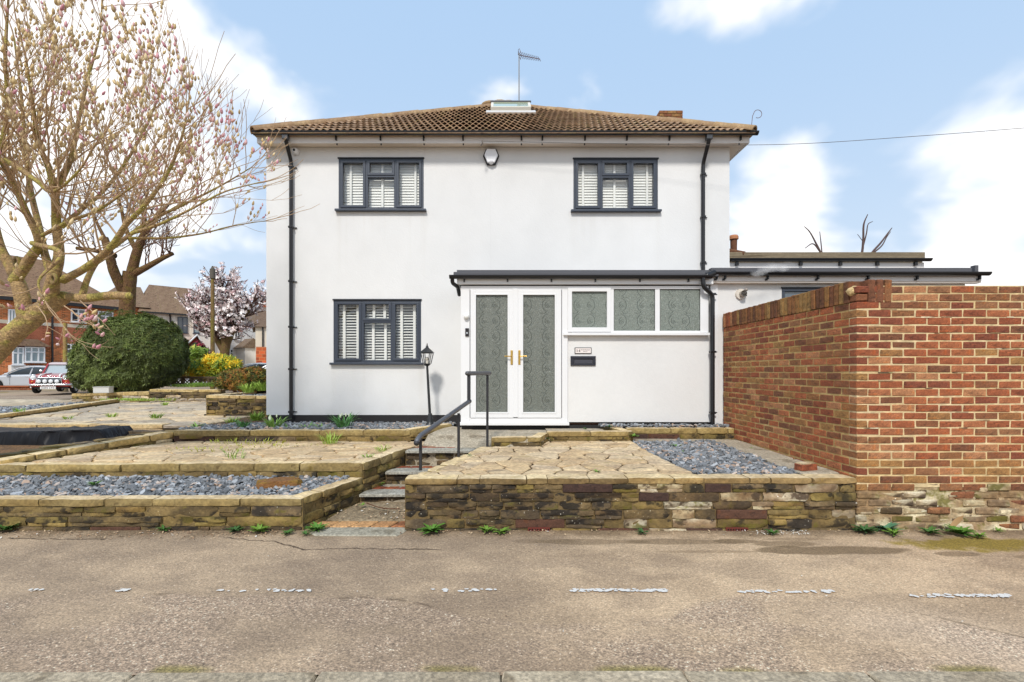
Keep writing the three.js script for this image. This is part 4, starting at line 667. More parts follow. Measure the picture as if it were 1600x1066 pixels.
  const leaf = (a, b, g0, g1, gy0, gy1, hx, dir) => {
    const L = new THREE.Group(); L.name = 'door'; house.add(L); L.position.set(Px((a + b) / 2) + .13, Py(653) - .58, -PD + HD);
    const z1 = z + .026, c = 453.5, d = 653; wmesh('leaf_frame', [rbox(Px(a), Px(g0), Py(d), Py(c), z - .04, z1, .007), rbox(Px(g1), Px(b), Py(d), Py(c), z - .04, z1, .007), rbox(Px(g0) - .004, Px(g1) + .004, Py(gy0), Py(c), z - .04, z1 - .001, .007), rbox(Px(g0) - .004, Px(g1) + .004, Py(d), Py(gy1), z - .04, z1 - .001, .007)], W, L);
    wmesh('bead', [rbox(Px(g0) - .02, Px(g0) + .004, Py(gy1) - .02, Py(gy0) + .02, z - .01, z1 + .005, .004), rbox(Px(g1) - .004, Px(g1) + .02, Py(gy1) - .02, Py(gy0) + .02, z - .01, z1 + .005, .004), rbox(Px(g0), Px(g1), Py(gy0) - .004, Py(gy0) + .02, z - .01, z1 + .004, .004), rbox(Px(g0), Px(g1), Py(gy1) - .02, Py(gy1) + .004, z - .01, z1 + .004, .004)], W, L);
    wmesh('gasket', [box(Px(g0), Px(g1), Py(gy0) - .006, Py(gy0), z - .01, z + .012), box(Px(g0), Px(g0) + .005, Py(gy1), Py(gy0) - .007, z - .01, z + .012), box(Px(g1) - .005, Px(g1), Py(gy1), Py(gy0) - .007, z - .01, z + .012)], gasket, L);
    wmesh('pane', [box(Px(g0), Px(g1), Py(gy1), Py(gy0), z - .008, z - .003)], obscure, L);
    const hy = Py(557); wmesh('handle', [rbox(Px(hx) - .017, Px(hx) + .017, Py(570), Py(547.5), z1, z1 + .012, .008), tube(bent([[Px(hx), hy, z1 + .01], [Px(hx), hy, z1 + .05], [Px(hx) + dir * .11, hy, z1 + .055]], .02), .0085, 8)], M.brass, L);
  };
  leaf(735, 802.5, 743.5, 793.5, 461, 644.5, 799.5, -1); leaf(808.5, 877, 817, 867, 461, 644.5, 811.5, 1);
  wmesh('door_mullion', [rbox(Px(801.5), Px(809.5), Py(652), Py(452), z - .04, z + .034, .007)], W, house);
  // windows beside the door
  const wgp = new THREE.Group(); wgp.name = 'porch_window'; house.add(wgp); wgp.position.set(Px(990) + .13, Py(523) - .58, -PD + HD);
  wmesh('frame', [rbox(Px(884), Px(1107), Py(452), Py(447), z - .06, z + .010, .005), rbox(Px(884), Px(893), Py(520), Py(452), z - .06, z + .008, .005), rbox(Px(949), Px(959), Py(520), Py(452), z - .06, z + .009, .005), rbox(Px(1023.5), Px(1031), Py(518), Py(452), z - .06, z + .007, .005), rbox(Px(1094), Px(1107), Py(520), Py(452), z - .06, z + .008, .005), rbox(Px(893), Px(1094), Py(521), Py(517), z - .06, z + .006, .005)], W, wgp);
  wmesh('casement', [rbox(Px(887), Px(893.5), Py(519), Py(450), z - .02, z + .03, .005), rbox(Px(948), Px(954), Py(519), Py(450), z - .02, z + .03, .005), rbox(Px(893), Px(948.5), Py(456), Py(450), z - .02, z + .029, .005), rbox(Px(893), Px(948.5), Py(519), Py(512), z - .02, z + .029, .005)], W, wgp);
  wmesh('sill', [rbox(Px(880), Px(1107.5), Py(524.5), Py(520.5), z - .05, z + .055, .006)], W, wgp);
  for (const [a, b, c, d] of [[893, 948.5, 456, 512.5], [959, 1023.5, 452, 517], [1031, 1094, 452, 517]]) { wmesh('pane', [box(Px(a), Px(b), Py(d), Py(c), z - .012, z - .007)], obscureTeal, wgp); wmesh('gasket', [box(Px(a), Px(b), Py(c) - .005, Py(c), z - .006, z + .004), box(Px(a), Px(a) + .004, Py(d), Py(c) - .006, z - .006, z + .004), box(Px(b) - .004, Px(b), Py(d), Py(c) - .006, z - .006, z + .004)], gasket, wgp); }
  // corner downpipe with an offset at the top
  const dx = mx(1113, 7.44), pp = wmesh('downpipe', [tube(bent([[mx(1098.5, 7.36), 2.95, z + .12], [mx(1099, 7.36), 2.78, z + .12], [dx, 2.66, z + .05], [dx, .70, z + .05]], .05), .033, 12)], M.black, house);
  for (const py of [460, 550, 645]) { const y = my(py, 7.44); wmesh('pipe_clip', [rbox(dx - .042, dx + .042, y - .016, y + .016, z + .01, z + .088, .006), rbox(dx + .03, dx + .085, y - .008, y + .008, z + .0, z + .02, .003)], M.black, pp); }
}
// ---------------------------------------------------------------- flat roofed extension on the right
{
  const t = thing('house_extension', 'white single storey flat roofed extension behind the brick wall', 'building', [5.2, .5, -7.55]), z = -7.56, X0 = 3.15, X1 = 7.05;
  const w0 = mx(1225, 7.5), w1 = w0 + 1.3, wy1 = my(450.5, 7.56), wy0 = 1.6;
  wmesh('wall', [box(X0, w0, .6, 2.86, z - .2, z), box(w1, X1, .6, 2.86, z - .2, z), box(w0, w1, .6, wy0, z - .2, z), box(w0, w1, wy1, 2.86, z - .2, z), box(X1 - .2, X1, .6, 2.86, -13, z - .2), box(X0, X0 + .2, .6, 2.84, -8.69, z - .2)], M.render, t);
  wmesh('corner_trim', [rbox(X0 - .015, X0 + .10, .62, 2.85, z - .05, z + .02, .005)], M.upvc, t);
  wmesh('fascia', [rbox(X0 - .02, mx(1538, 7.42), 2.875, 2.985, z + .02, z + .10, .005)], mat(new THREE.Color(.80, .77, .74), .45), t);
  wmesh('soffit', [box(X0 - .02, mx(1538, 7.42), 2.852, 2.874, z + .003, z + .09)], M.soffit, t);
  const s = new THREE.Shape(); s.absarc(0, 0, .052, Math.PI, 2 * Math.PI, false); s.lineTo(.045, 0); s.lineTo(-.045, 0);
  const g0 = new THREE.ExtrudeGeometry(s, { depth: mx(1556, 7.3) - 3.06, bevelEnabled: false, curveSegments: 8 }); g0.rotateY(Math.PI / 2); g0.translate(3.06, 3.0, z + .16);
  const gm = wmesh('gutter', [clean(g0), tube([[3.0, 2.94, -7.37], [3.14, 2.99, -7.4]], .05, 8)], M.black, t);
  for (const px of [1122, 1135, 1202, 1281, 1360, 1437, 1535]) { const x = mx(px, 7.4); const b = wmesh('gutter_bracket', [rbox(x - .012, x + .012, 2.90, 2.955, z + .101, z + .14, .004), rbox(x - .035, x + .0, 2.885, 2.915, z + .101, z + .118, .004)], M.black, gm); }
  wmesh('roof', [rbox(X0 - .05, mx(1520, 7.42), 3.0, 3.075, z + .03, z + .13, .008), box(X0, X1 + .1, 2.88, 3.02, -13, z + .03), rbox(mx(1530, 7.4), mx(1535.5, 7.4), 2.98, 3.12, z + .02, z + .1, .005)], M.felt, t);
  const wn = new THREE.Group(); wn.name = 'window'; t.add(wn); wn.position.set(w0 - 5.2, wy0 - .5, 0);
  wmesh('frame', [rbox(w0, w1, wy1 - .05, wy1, z - .07, z + .004, .005), rbox(w0, w0 + .05, wy0, wy1 - .05, z - .07, z + .003, .005), rbox(w1 - .05, w1, wy0, wy1 - .05, z - .07, z + .003, .005), rbox(w0 + .42, w0 + .47, wy0, wy1 - .05, z - .07, z + .002, .005), rbox(w0, w1, wy0, wy0 + .05, z - .07, z + .002, .005)], M.frame, wn);
  wmesh('head_drip', [rbox(w0 - .01, w1 + .01, wy1 - .004, wy1 + .018, z - .02, z + .024, .004)], M.frameDark, wn);
  wmesh('pane', [box(w0 + .05, w1 - .05, wy0 + .05, wy1 - .05, z - .036, z - .03)], new THREE.MeshPhysicalMaterial({ color: 0x4a5a66, roughness: .03, clearcoat: 1 }), wn);
  // higher flat roof set back
  const U = -9.0; wmesh('upper_wall', [box(HR + .002, mx(1442, 9), 3.0, 3.46, U - .2, U - .05)], M.render, t);
  wmesh('upper_fascia', [rbox(HR + .002, mx(1445, 9), 3.36, 3.50, U - .05, U - .01, .004)], mat(new THREE.Color(.80, .77, .74), .45), t);
  const g1 = new THREE.ExtrudeGeometry(s, { depth: mx(1458, 8.9) - mx(1144, 8.9), bevelEnabled: false, curveSegments: 8 }); g1.rotateY(Math.PI / 2); g1.translate(mx(1144, 8.9), 3.56, U + .05);
  const um = wmesh('upper_gutter', [clean(g1)], M.black, t);
  for (const px of [1153, 1253, 1315, 1373, 1433]) { const x = mx(px, 8.97); wmesh('gutter_bracket', [rbox(x - .035, x + .02, 3.44, 3.51, U - .009, U + .03, .004)], M.black, um); }
  const curb = mat(new THREE.Color(.50, .46, .40), .95, { map: T.concrete, bumpMap: T.rough, bumpScale: .006 });
  wmesh('upper_roof', [rbox(HR + .05, mx(1446, 9), 3.575, 3.69, U - .06, U + .0, .01), box(HR + .05, mx(1446, 9), 3.4, 3.6, -14, U - .06)], curb, t);
  wmesh('roof_kerb', [tube([[HR + .0, 3.58, U + .03], [HR + .1, 3.72, U - .3], [HR + .2, 3.76, U - .2], [HR + .42, 3.66, U - .02]], .05, 8)], mat(0x8a6450, .9, { map: T.concrete }), t);
}
{
  const x = mx(1146.5, 9.3), t = thing('vent_pipe', 'terracotta vent pipe with cowl standing on the upper flat roof', 'vent pipe', [x, 3.6, -9.3]);
  mesh('pipe', [cyl(.055, .062, .42, 0, 0, 0, 16)], mat(0x8c6048, .8, { map: T.concrete }), t); mesh('cowl', [cyl(.085, .085, .045, 0, .40, 0, 18), cyl(.085, .07, .03, 0, .445, 0, 18)], mat(0xb47a54, .75), t);
}
// ---------------------------------------------------------------- brick walls
{
  const BL = .2125, BH = .063, BW = .1025, P = .225, C = .075, X0 = 3.327, D0 = 4.667, R = mulberry(500);
  const reds = ['#c2724a', '#b86a44', '#c87a50', '#ac6040', '#cc8258', '#a05a40', '#be6e48', '#d29468'].map((c) => mat(c, .9, { map: T.brick, bumpMap: T.brickBump, bumpScale: .007 }));
  const yel = ['#bc8854', '#b47c4c', '#c09058'].map((c) => mat(c, .9, { map: T.brick, bumpMap: T.brickBump, bumpScale: .007 }));
  const browns = ['#a46a48', '#aa744c', '#946044', '#b07c56'].map((c) => mat(c, .9, { map: T.brick, bumpMap: T.brickBump, bumpScale: .007 }));
  const full = [...Array(8)].map(() => chunk(BL, BH, BW, .005, .0025, R)), old = [...Array(5)].map(() => chunk(BL, BH, BW, .011, .006, R)), half = [...Array(4)].map(() => chunk(BW, BH, BW, .005, .0025, R));
  const sideFull = full.map((g) => { const q = g.clone(); return q; });
  const jit = (o, k = 1) => { o.rotation.z += (R() - .5) * .012 * k; o.position.y += (R() - .5) * .003; };
  // front
  const t = thing('brick_wall', 'tall red brick garden wall along the footway at the right edge', 'brick wall', [X0, 0, -D0]);
  const choose = (row, u) => { const h = row * C; if (row < 6) { const r = R(); return row === 5 ? (r < .55 ? pick(browns, R) : r < .8 ? pick(browns, R) : pick(SM.lime, R)) : r < .56 ? pick(SM.lime, R) : r < .78 ? pick(browns, R) : r < .84 ? pick(SM.dark, R) : row < 2 ? pick(SM.olive, R) : pick(SM.lime, R); } if (row < 9) return R() < .3 ? pick(yel, R) : R() < .6 ? pick(browns, R) : pick(reds, R); if (row > 27) return R() < .6 ? pick(browns, R) : pick(reds, R); return R() < .86 ? pick(reds, R) : R() < .75 ? pick(browns, R) : pick(yel, R); };
  const extra = [];
  for (let r = 0; r < 31; r++) {
    const s = r % 2 ? BW + .01 : 0, y = r * C + C / 2; let first = true;
    for (let x = s; x < 3.4; x += P) {
      const w = BL, g = r < 5 ? pick(old, R) : pick(full, R);
      if (r === 0 && R() < .3) { }
      if (x < 1.75) { const o = put('brick', g, choose(r, x), t, x + w / 2, y, -BW / 2 + (R() - .5) * (r < 6 ? .024 : .005)); jit(o); if (r < 5 && R() < .25) o.position.z -= .02; }
      else { const q = clean(g.clone()); q.translate(x + w / 2, y, -BW / 2); extra.push(q); }
      first = false;
    }
  }
  const em = mesh('brick', extra, reds[1], t); em.userData.kind = 'stuff';
  mesh('mortar', [box(.1125, 3.4, .415, 2.325, -.21, -.0045), box(.0045, .1120, .415, 2.17, -.1125, -.0045)], M.mortar, t);
  mesh('lime_mortar', [box(.1125, 3.4, 0, .414, -.21, -.010), box(.0065, .1120, 0, .414, -.1125, -.0095)], mat(new THREE.Color(.92, .90, .84), .97, { map: T.lime, bumpMap: T.stoneBump, bumpScale: .012 }), t);
  mesh('brick_backing', [box(.112, 3.4, 0, 2.32, -.30, -.211)], browns[0], t);
  // lime and broken render on the lowest courses
  const lm = [mat(new THREE.Color(.92, .90, .84), .95, { map: T.lime, bumpMap: T.stoneBump, bumpScale: .012 }), stoneMat(T.lime, .9, .012)];
  for (let i = 0; i < 16; i++) { const w = .05 + R() * .14, h = .015 + R() * .035, g = stone(w, h, .026, R, .012); put('lime_render', g, pick(lm, R), t, R() * 1.7, .10 + R() * .30, .0 - .012); }
  for (let i = 0; i < 22; i++) { const y = .9 + R() * 1.3; const row = Math.round(y / C), g = stone(.05 + R() * .12, .011, .02, R, .006); put('fresh_mortar', g, lm[0], t, .12 + R() * 1.6, row * C + (R() - .5) * .004, -.008); }
  // the broken corner: three upright bricks and a lump of mortar
  for (let i = 0; i < 3; i++) { const o = put('coping_brick', chunk(.068, .215, .22, .006, .003, R), pick(browns, R), t, .145 + i * .077, 2.275 + .0, -.11 + .004); jit(o, 2); }
  const lump = new THREE.IcosahedronGeometry(.06, 3), lp = lump.attributes.position; for (let i = 0; i < lp.count; i++) { const k = 1 + (fbm(lp.getX(i) * 22 + 9, lp.getY(i) * 22 + lp.getZ(i) * 15 + 9, 6, 3) - .5) * .9; lp.setXYZ(i, lp.getX(i) * k * 1.0, lp.getY(i) * k * .9, lp.getZ(i) * k * 1.1); } lump.computeVertexNormals();
  put('mortar_lump', planarUV(clean(lump)), mat(new THREE.Color(.7, .64, .5), .95, { map: T.pale, bumpMap: T.stoneBump, bumpScale: .01 }), t, .035, 2.285, -.08);
  for (const [x, y] of [[.055, 2.213]]) jit(put('brick', pick(half, R), pick(browns, R), t, x, y, -.055));

  // side wall, running back to the house; its face is turned to the left
  const len = 2.86, t2 = thing('brick_wall', 'brick wall with upright coping running back from the footway to the house', 'brick wall', [X0, .4, -D0]);
  const nR = 29; const sideM = (r, u) => { const q = R(); if (r < 9) return q < .3 ? pick(yel, R) : pick(reds, R); if (q < .12) return pick(yel, R); if (q < .42) return pick(browns, R); return pick(reds, R); };
  let cnt = 0; const rest = [];
  for (let r = 1; r < 5; r += 2) { const o = put('brick', pick(old, R), choose(r, 0), t, BW / 2, r * C + C / 2, -BL / 2, Math.PI / 2); jit(o); }
  for (let r = 5; r < nR; r++) {
    const y = r * C + C / 2 - .4; let s = r % 2 ? 0 : BW + .01;
    for (let u = s; u < len - .03; u += P) { const w = Math.min(BL, len - u); const g = w < BL - .01 ? chunk(w, BH, BW, .005, .0025, R) : pick(full, R); if (cnt++ < 300) { const o = put('brick', g, sideM(r, u), t2, BW / 2 + (R() - .5) * .005, y, -(u + w / 2), Math.PI / 2); o.rotation.x += (R() - .5) * .008; } else { const q = clean(g.clone()); q.rotateY(Math.PI / 2); q.translate(BW / 2, y, -(u + w / 2)); rest.push(q); } }
  }
  if (rest.length) mesh('brick', rest, reds[0], t2).userData.kind = 'stuff';
  mesh('mortar', [box(.0045, .205, -.1, 2.17 - .4, -len, -.112)], mat(new THREE.Color(.66, .60, .44), .95, { map: T.mortar, bumpMap: T.rough, bumpScale: .004 }), t2);
  const nC = 37, cg = [...Array(5)].map(() => chunk(.066, .213, .215, .006, .003, R)), cm = ['#9c6c42', '#8c5a3c', '#a67a48', '#7e543a', '#b08a54'].map((c) => mat(c, .92, { map: T.brick, bumpMap: T.stoneBump, bumpScale: .006 }));
  for (let i = 0; i < nC; i++) { const u = .10 + i * (len - .10) / nC + .036; const o = put('coping_brick', pick(cg, R), i > 32 ? pick(reds, R) : pick(cm, R), t2, .1 + (R() - .5) * .012, 2.175 + .107 - .4 + (R() - .5) * .006, -u, Math.PI / 2); o.rotation.z = (R() - .5) * .02; }
  mesh('coping_mortar', [box(.014, .19, 2.17 - .4, 2.365 - .4, -len, -.11)], M.mortarMoss, t2);
  const lb = thing('loose_brick', 'single red brick lying at the foot of the brick wall corner', 'brick', [3.06, .505, -5.02], .35); mesh('brick_body', [chunk(.2, .066, .1, .006, .004, R).translate(0, .034, 0)], reds[3], lb);
  mesh('mortar_crust', [stone(.17, .016, .085, R, .006).translate(0, .072, 0)], lm[0], lb);
}
// ---------------------------------------------------------------- fixtures on the house
{
  const z = -HD, x = mx(767.5, HD), y = my(246, HD), t = thing('alarm_box', 'white hexagonal burglar alarm box with dark rim high on the house wall', 'alarm box', [x, y, z]);
  const hex = (r, d, b) => { const s = new THREE.Shape(); [[-.62, 1], [.62, 1], [1, .1], [.52, -1], [-.52, -1], [-1, .1]].forEach(([a, c], i) => i ? s.lineTo(a * r, c * r) : s.moveTo(a * r, c * r)); s.closePath(); return clean(new THREE.ExtrudeGeometry(s, { depth: d, bevelEnabled: true, bevelSize: b, bevelThickness: b, bevelSegments: 2 })); };
  mesh('back_plate', [hex(.134, .03, .008)], mat(0x1e2026, .5), t); mesh('cover', [hex(.108, .075, .010)], mat(new THREE.Color(.86, .87, .9), .35), t);
  const l = new THREE.SphereGeometry(.05, 16, 8, 0, 6.283, 1.57, 1.57); l.translate(0, -.095, .05); mesh('strobe_lens', [clean(l)], mat(0xe4e6ea, .2), t);
}
{
  const t = thing('security_camera', 'small white dome security camera beside the left downpipe under the eaves', 'security camera', [mx(463, HD), my(238, HD), -HD + .01]);
  const b = new THREE.CylinderGeometry(.058, .062, .035, 24); b.rotateX(Math.PI / 2); b.translate(0, 0, .02); mesh('mount', [clean(b)], M.upvc, t);
  const s = new THREE.SphereGeometry(.052, 24, 16); s.translate(0, 0, .055); mesh('housing', [clean(s)], M.upvc, t);
  const e = new THREE.SphereGeometry(.026, 16, 12); e.translate(.004, -.004, .088); mesh('lens', [clean(e)], M.black, t);
}
{
  const z = -PD + .03 - .06, d = PD - .02, x = mx(911.5, PD), y = my(548, PD), w = 26.5 / 102.9 / 2, h = 10 / 102.9 / 2;
  const t = thing('house_sign', 'small white house number sign with black border above the letterbox', 'sign', [x, y, -PD - .03]);
  const c = document.createElement('canvas'); c.width = 512; c.height = 200; const q = c.getContext('2d'); q.fillStyle = '#e9dfda'; q.fillRect(0, 0, 512, 200); q.fillStyle = '#1a1414'; q.textBaseline = 'middle'; q.textAlign = 'center'; q.font = 'bold 136px serif'; q.fillText('14', 92, 104); q.font = 'bold 60px serif'; q.fillText('PORTMANS', 326, 70, 310); q.font = 'bold 46px serif'; q.fillText('DRIVE', 326, 136);
  const ct = new THREE.CanvasTexture(c); ct.colorSpace = THREE.SRGBColorSpace;
  mesh('border', [rbox(-w, w, -h, h, 0, .012, .005)], mat(0x18181a, .5), t); const g = new THREE.PlaneGeometry(w * 2 - .022, h * 2 - .022); g.translate(0, 0, .0145); mesh('face', g, mat(0xffffff, .5, { map: ct }), t);
}
{
  const x = mx(911.5, PD), y = my(564, PD), t = thing('letter_box', 'dark metal letterbox slot in the white porch wall', 'letterbox', [x, y, -PD - .03]);
  mesh('plate', [rbox(-.192, .192, .03, .073, 0, .022, .006), rbox(-.192, .192, -.073, -.045, 0, .022, .006), rbox(-.192, -.14, -.045, .03, 0, .021, .005), rbox(.142, .192, -.045, .03, 0, .021, .005)], mat(0x33343c, .42, { metalness: .4 }), t);
  mesh('flap', [rbox(-.138, .140, -.044, .018, .002, .012, .004)], mat(0x4a4a52, .45, { metalness: .4 }), t); mesh('slot', [box(-.139, .141, .018, .029, .001, .004)], M.black, t);
}
{
  const t = thing('doorbell', 'dark doorbell panel on the left door jamb', 'doorbell', [mx(730, PD), my(519.5, PD), -PD + .012]); mesh('panel', [rbox(-.028, .028, -.062, .062, 0, .02, .006)], mat(0x1a1414, .35), t);
  const g = new THREE.CylinderGeometry(.015, .015, .014, 20); g.rotateX(Math.PI / 2); g.translate(0, -.012, .024); mesh('button', [clean(g)], mat(0xb0b4b8, .3), t);
}
{
  const t = thing('porch_light', 'small white round light on the door jamb above the doorbell', 'lamp', [mx(729, PD), my(495, PD), -PD + .012]); const g = new THREE.SphereGeometry(.042, 24, 16); g.scale(1, 1, .8); g.translate(0, 0, .03); mesh('globe', [clean(g)], mat(0xe8e8e4, .3), t);
  const b = new THREE.CylinderGeometry(.03, .03, .02, 20); b.rotateX(Math.PI / 2); b.translate(0, 0, .01); mesh('fitting', [clean(b)], M.upvc, t);
}
{
  const x = mx(1160, 7.5), y = my(459, 7.5), t = thing('boiler_flue', 'round white boiler flue with wire guard on the extension wall', 'flue', [x, y, -7.56]);
  const g = new THREE.CylinderGeometry(.078, .084, .03, 28); g.rotateX(Math.PI / 2); g.translate(0, 0, .015); mesh('flange', [clean(g)], mat(0xd8d0c4, .6), t);
  const p = new THREE.CylinderGeometry(.045, .048, .07, 24, 1, true); p.rotateX(Math.PI / 2); p.translate(.012, 0, .06); mesh('terminal', [clean(p)], mat(0xb0a89c, .5), t);
  const R = mulberry(610); mesh('wire_guard', [...Array(7)].map(() => { const a = R() * 6.28, b = a + 2 + R() * 2; return tube([[.02 + Math.cos(a) * .05, Math.sin(a) * .05, .08], [.03, 0, .11], [.02 + Math.cos(b) * .05, Math.sin(b) * .05, .085]], .005, 5); }), mat(0x4c4640, .6), t);
  const k = new THREE.SphereGeometry(.024, 14, 10); k.translate(.045, .055, .09); mesh('elbow', [clean(k)], mat(0x9c948c, .5), t);
}
{
  const d = 13.3, x = mx(811, d), top = my(86, d), t = thing('tv_aerial', 'thin mast with small yagi television aerial on the house roof ridge', 'aerial', [x, 8.3, -d]);
  mesh('mast', [cyl(.016, .014, top - 8.3 + .05, 0, 0, 0, 8)], mat(0x8a8884, .5, { metalness: .5 }), t);
  const m = mat(0x6a4a4c, .5), y0 = top - 8.3, b = [[0, y0, 0], [.55, y0 - .27, .25]]; mesh('boom', [tube(b, .010, 6)], m, t);
  mesh('elements', [...Array(11)].map((_, i) => { const u = .08 + i * .088, q = [.55 * u, y0 - .27 * u, .25 * u], w = .13 - i * .005; return tube([[q[0] - w * .55, q[1] + w * .35, q[2] + w * .8], [q[0] + w * .55, q[1] - w * .35 + .1 * w, q[2] - w * .8]], .006, 5); }), m, t);
  mesh('reflector', [tube([[-.0, y0 + .10, .12], [.06, y0 - .04, .12]], .006, 5), tube([[-.02, y0 + .1, -.1], [.05, y0 - .06, -.1]], .006, 5), tube([[-.02, y0 + .08, .12], [-.02, y0 + .08, -.12]], .006, 5), tube([[.05, y0 - .05, .12], [.05, y0 - .05, -.12]], .006, 5)], m, t);
}
{
  const wm = mat(0x6a625c, .8);
  const V = (x, y, d) => new THREE.Vector3(mx(x, d), my(y, d), -d);
  const t = thing('overhead_cable', 'thin overhead cable slung from a hook on the fascia out past the upper right edge', 'cable', [mx(753, 8.42), my(221, 8.42), -8.42]), o = t.position.clone().negate();
  const path = new THREE.CatmullRomCurve3([V(753, 220.5, 8.42), V(1000, 225, 8.3), V(1228, 225.5, 8.1), V(1437, 212.5, 7.8), V(1600, 200, 7.6), V(1760, 186, 7.4)].map((p) => p.add(o)));
  mesh('cable', [tube(path.getPoints(60), .0042, 5)], wm, t); mesh('hook', [tube([[0, .02, -.02], [.0, 0, .03], [.01, -.05, .04], [-.02, -.09, .03]], .012, 6)], wm, t);
}
// steam from the flue: a drift of soft translucent puffs
{
  const t = thing('steam', 'faint white wisp of steam drifting in front of the extension gutter', 'steam', [mx(1200, 7.3), my(420, 7.3), -7.28], 0, null, 'stuff'), R = mulberry(615);
  const m = new THREE.MeshStandardMaterial({ color: 0xffffff, roughness: 1, transparent: true, opacity: .03, depthWrite: false }), gs = [];
  for (let i = 0; i < 40; i++) { const u = R(), g = new THREE.IcosahedronGeometry(.025 + R() * .04, 2), p = g.attributes.position; g.scale(1.5, .8, .6); g.translate((u - .5) * .52 + (R() - .5) * .06, -.05 + u * .10 - Math.abs(u - .55) * .1 + (R() - .5) * .07, (R() - .5) * .1 + .05); gs.push(clean(g)); }
  mesh('puffs', gs, m, t).castShadow = false;
}
// ---------------------------------------------------------------- handrail and lantern
{
  const t = thing('handrail', 'dark tubular metal handrail beside the steps to the porch', 'handrail', [-.5, .5, -5.8]), off = offset(t), m = mat(new THREE.Color(.05, .05, .055), .5, { metalness: .6, bumpMap: T.rough, bumpScale: .0015 }), m2 = mat(new THREE.Color(.17, .17, .18), .42, { metalness: .7, bumpMap: T.rough, bumpScale: .0015, });
  const on = (u, y) => [-.87 + u * .64, y, -(5.04 + u * 1.46)];
  wmesh('post', [tube([on(.0, .50), on(.0, .86)], .0165)], m, t); wmesh('post', [tube([on(.50, .50), on(.50, 1.02)], .0165)], m, t); wmesh('post', [tube([on(.985, .50), on(.985, 1.48)], .0165)], m, t);
  wmesh('upright', [rbox(on(.66, 0)[0] - .02, on(.66, 0)[0] + .02, 1.12, 1.49, on(.66, 0)[2] - .025, on(.66, 0)[2] + .025, .005)], m, t);
  wmesh('rail', [tube([on(-.045, .795), on(-.03, .825), on(0, .855), on(.675, 1.15)], .0265, 14), tube([on(.63, 1.487), on(1.03, 1.487)], .027, 14)], m2, t);
  wmesh('end_cap', [clean(new THREE.SphereGeometry(.03, 16, 12).translate(...on(-.045, .79)))], m, t);
}
{
  const d = 8.25, x = mx(672, d), t = thing('lantern_post', 'thin black garden lantern post standing before the ground floor window', 'lantern', [x, .62, -d]), m = mat(new THREE.Color(.018, .02, .022), .4), hy = my(572, d) - .62, tx = -.05;
  mesh('post', [tube([[0, .1, 0], [tx, hy + .012, 0]], (u) => .024 - .005 * u, 12)], m, t); mesh('base', [new THREE.LatheGeometry([[.075, 0], [.07, .02], [.045, .05], [.05, .1], [.034, .13], [.036, .17], [.026, .19]].map((p) => new THREE.Vector2(...p)), 20)].map(clean), m, t);
  const r = (rr, y) => [0, 1, 2, 3, 4, 5].map((k) => { const a = k / 6 * 6.283; return [tx + Math.cos(a) * rr, y, Math.sin(a) * rr]; }), lo = r(.065, hy + .04), hi = r(.105, hy + .215);
  mesh('cage', [...lo.map((p, k) => tube([p, hi[k]], .007, 6)), cyl(.035, .075, .04, tx, hy, 0, 6), cyl(.108, .112, .014, tx, hy + .21, 0, 6)], m, t);
  mesh('roof', [cyl(.135, .028, .085, tx, hy + .222, 0, 6), cyl(.026, .02, .03, tx, hy + .305, 0, 8), cyl(.014, .004, .05, tx, hy + .335, 0, 8)], m, t);
  const gg = []; for (let k = 0; k < 6; k++) { const a = lo[k], b = lo[(k + 1) % 6], c = hi[k], e = hi[(k + 1) % 6], g = new THREE.BufferGeometry(); g.setAttribute('position', new THREE.Float32BufferAttribute([...a, ...b, ...c, ...b, ...e, ...c], 3)); g.computeVertexNormals(); gg.push(planarUV(g)); }
  mesh('glass', gg, M.glass, t); mesh('bulb', [clean(new THREE.SphereGeometry(.03, 14, 10).translate(tx, hy + .12, 0)), cyl(.016, .016, .05, tx, hy + .04, 0, 10)], mat(0xe6e0d2, .4), t);
}
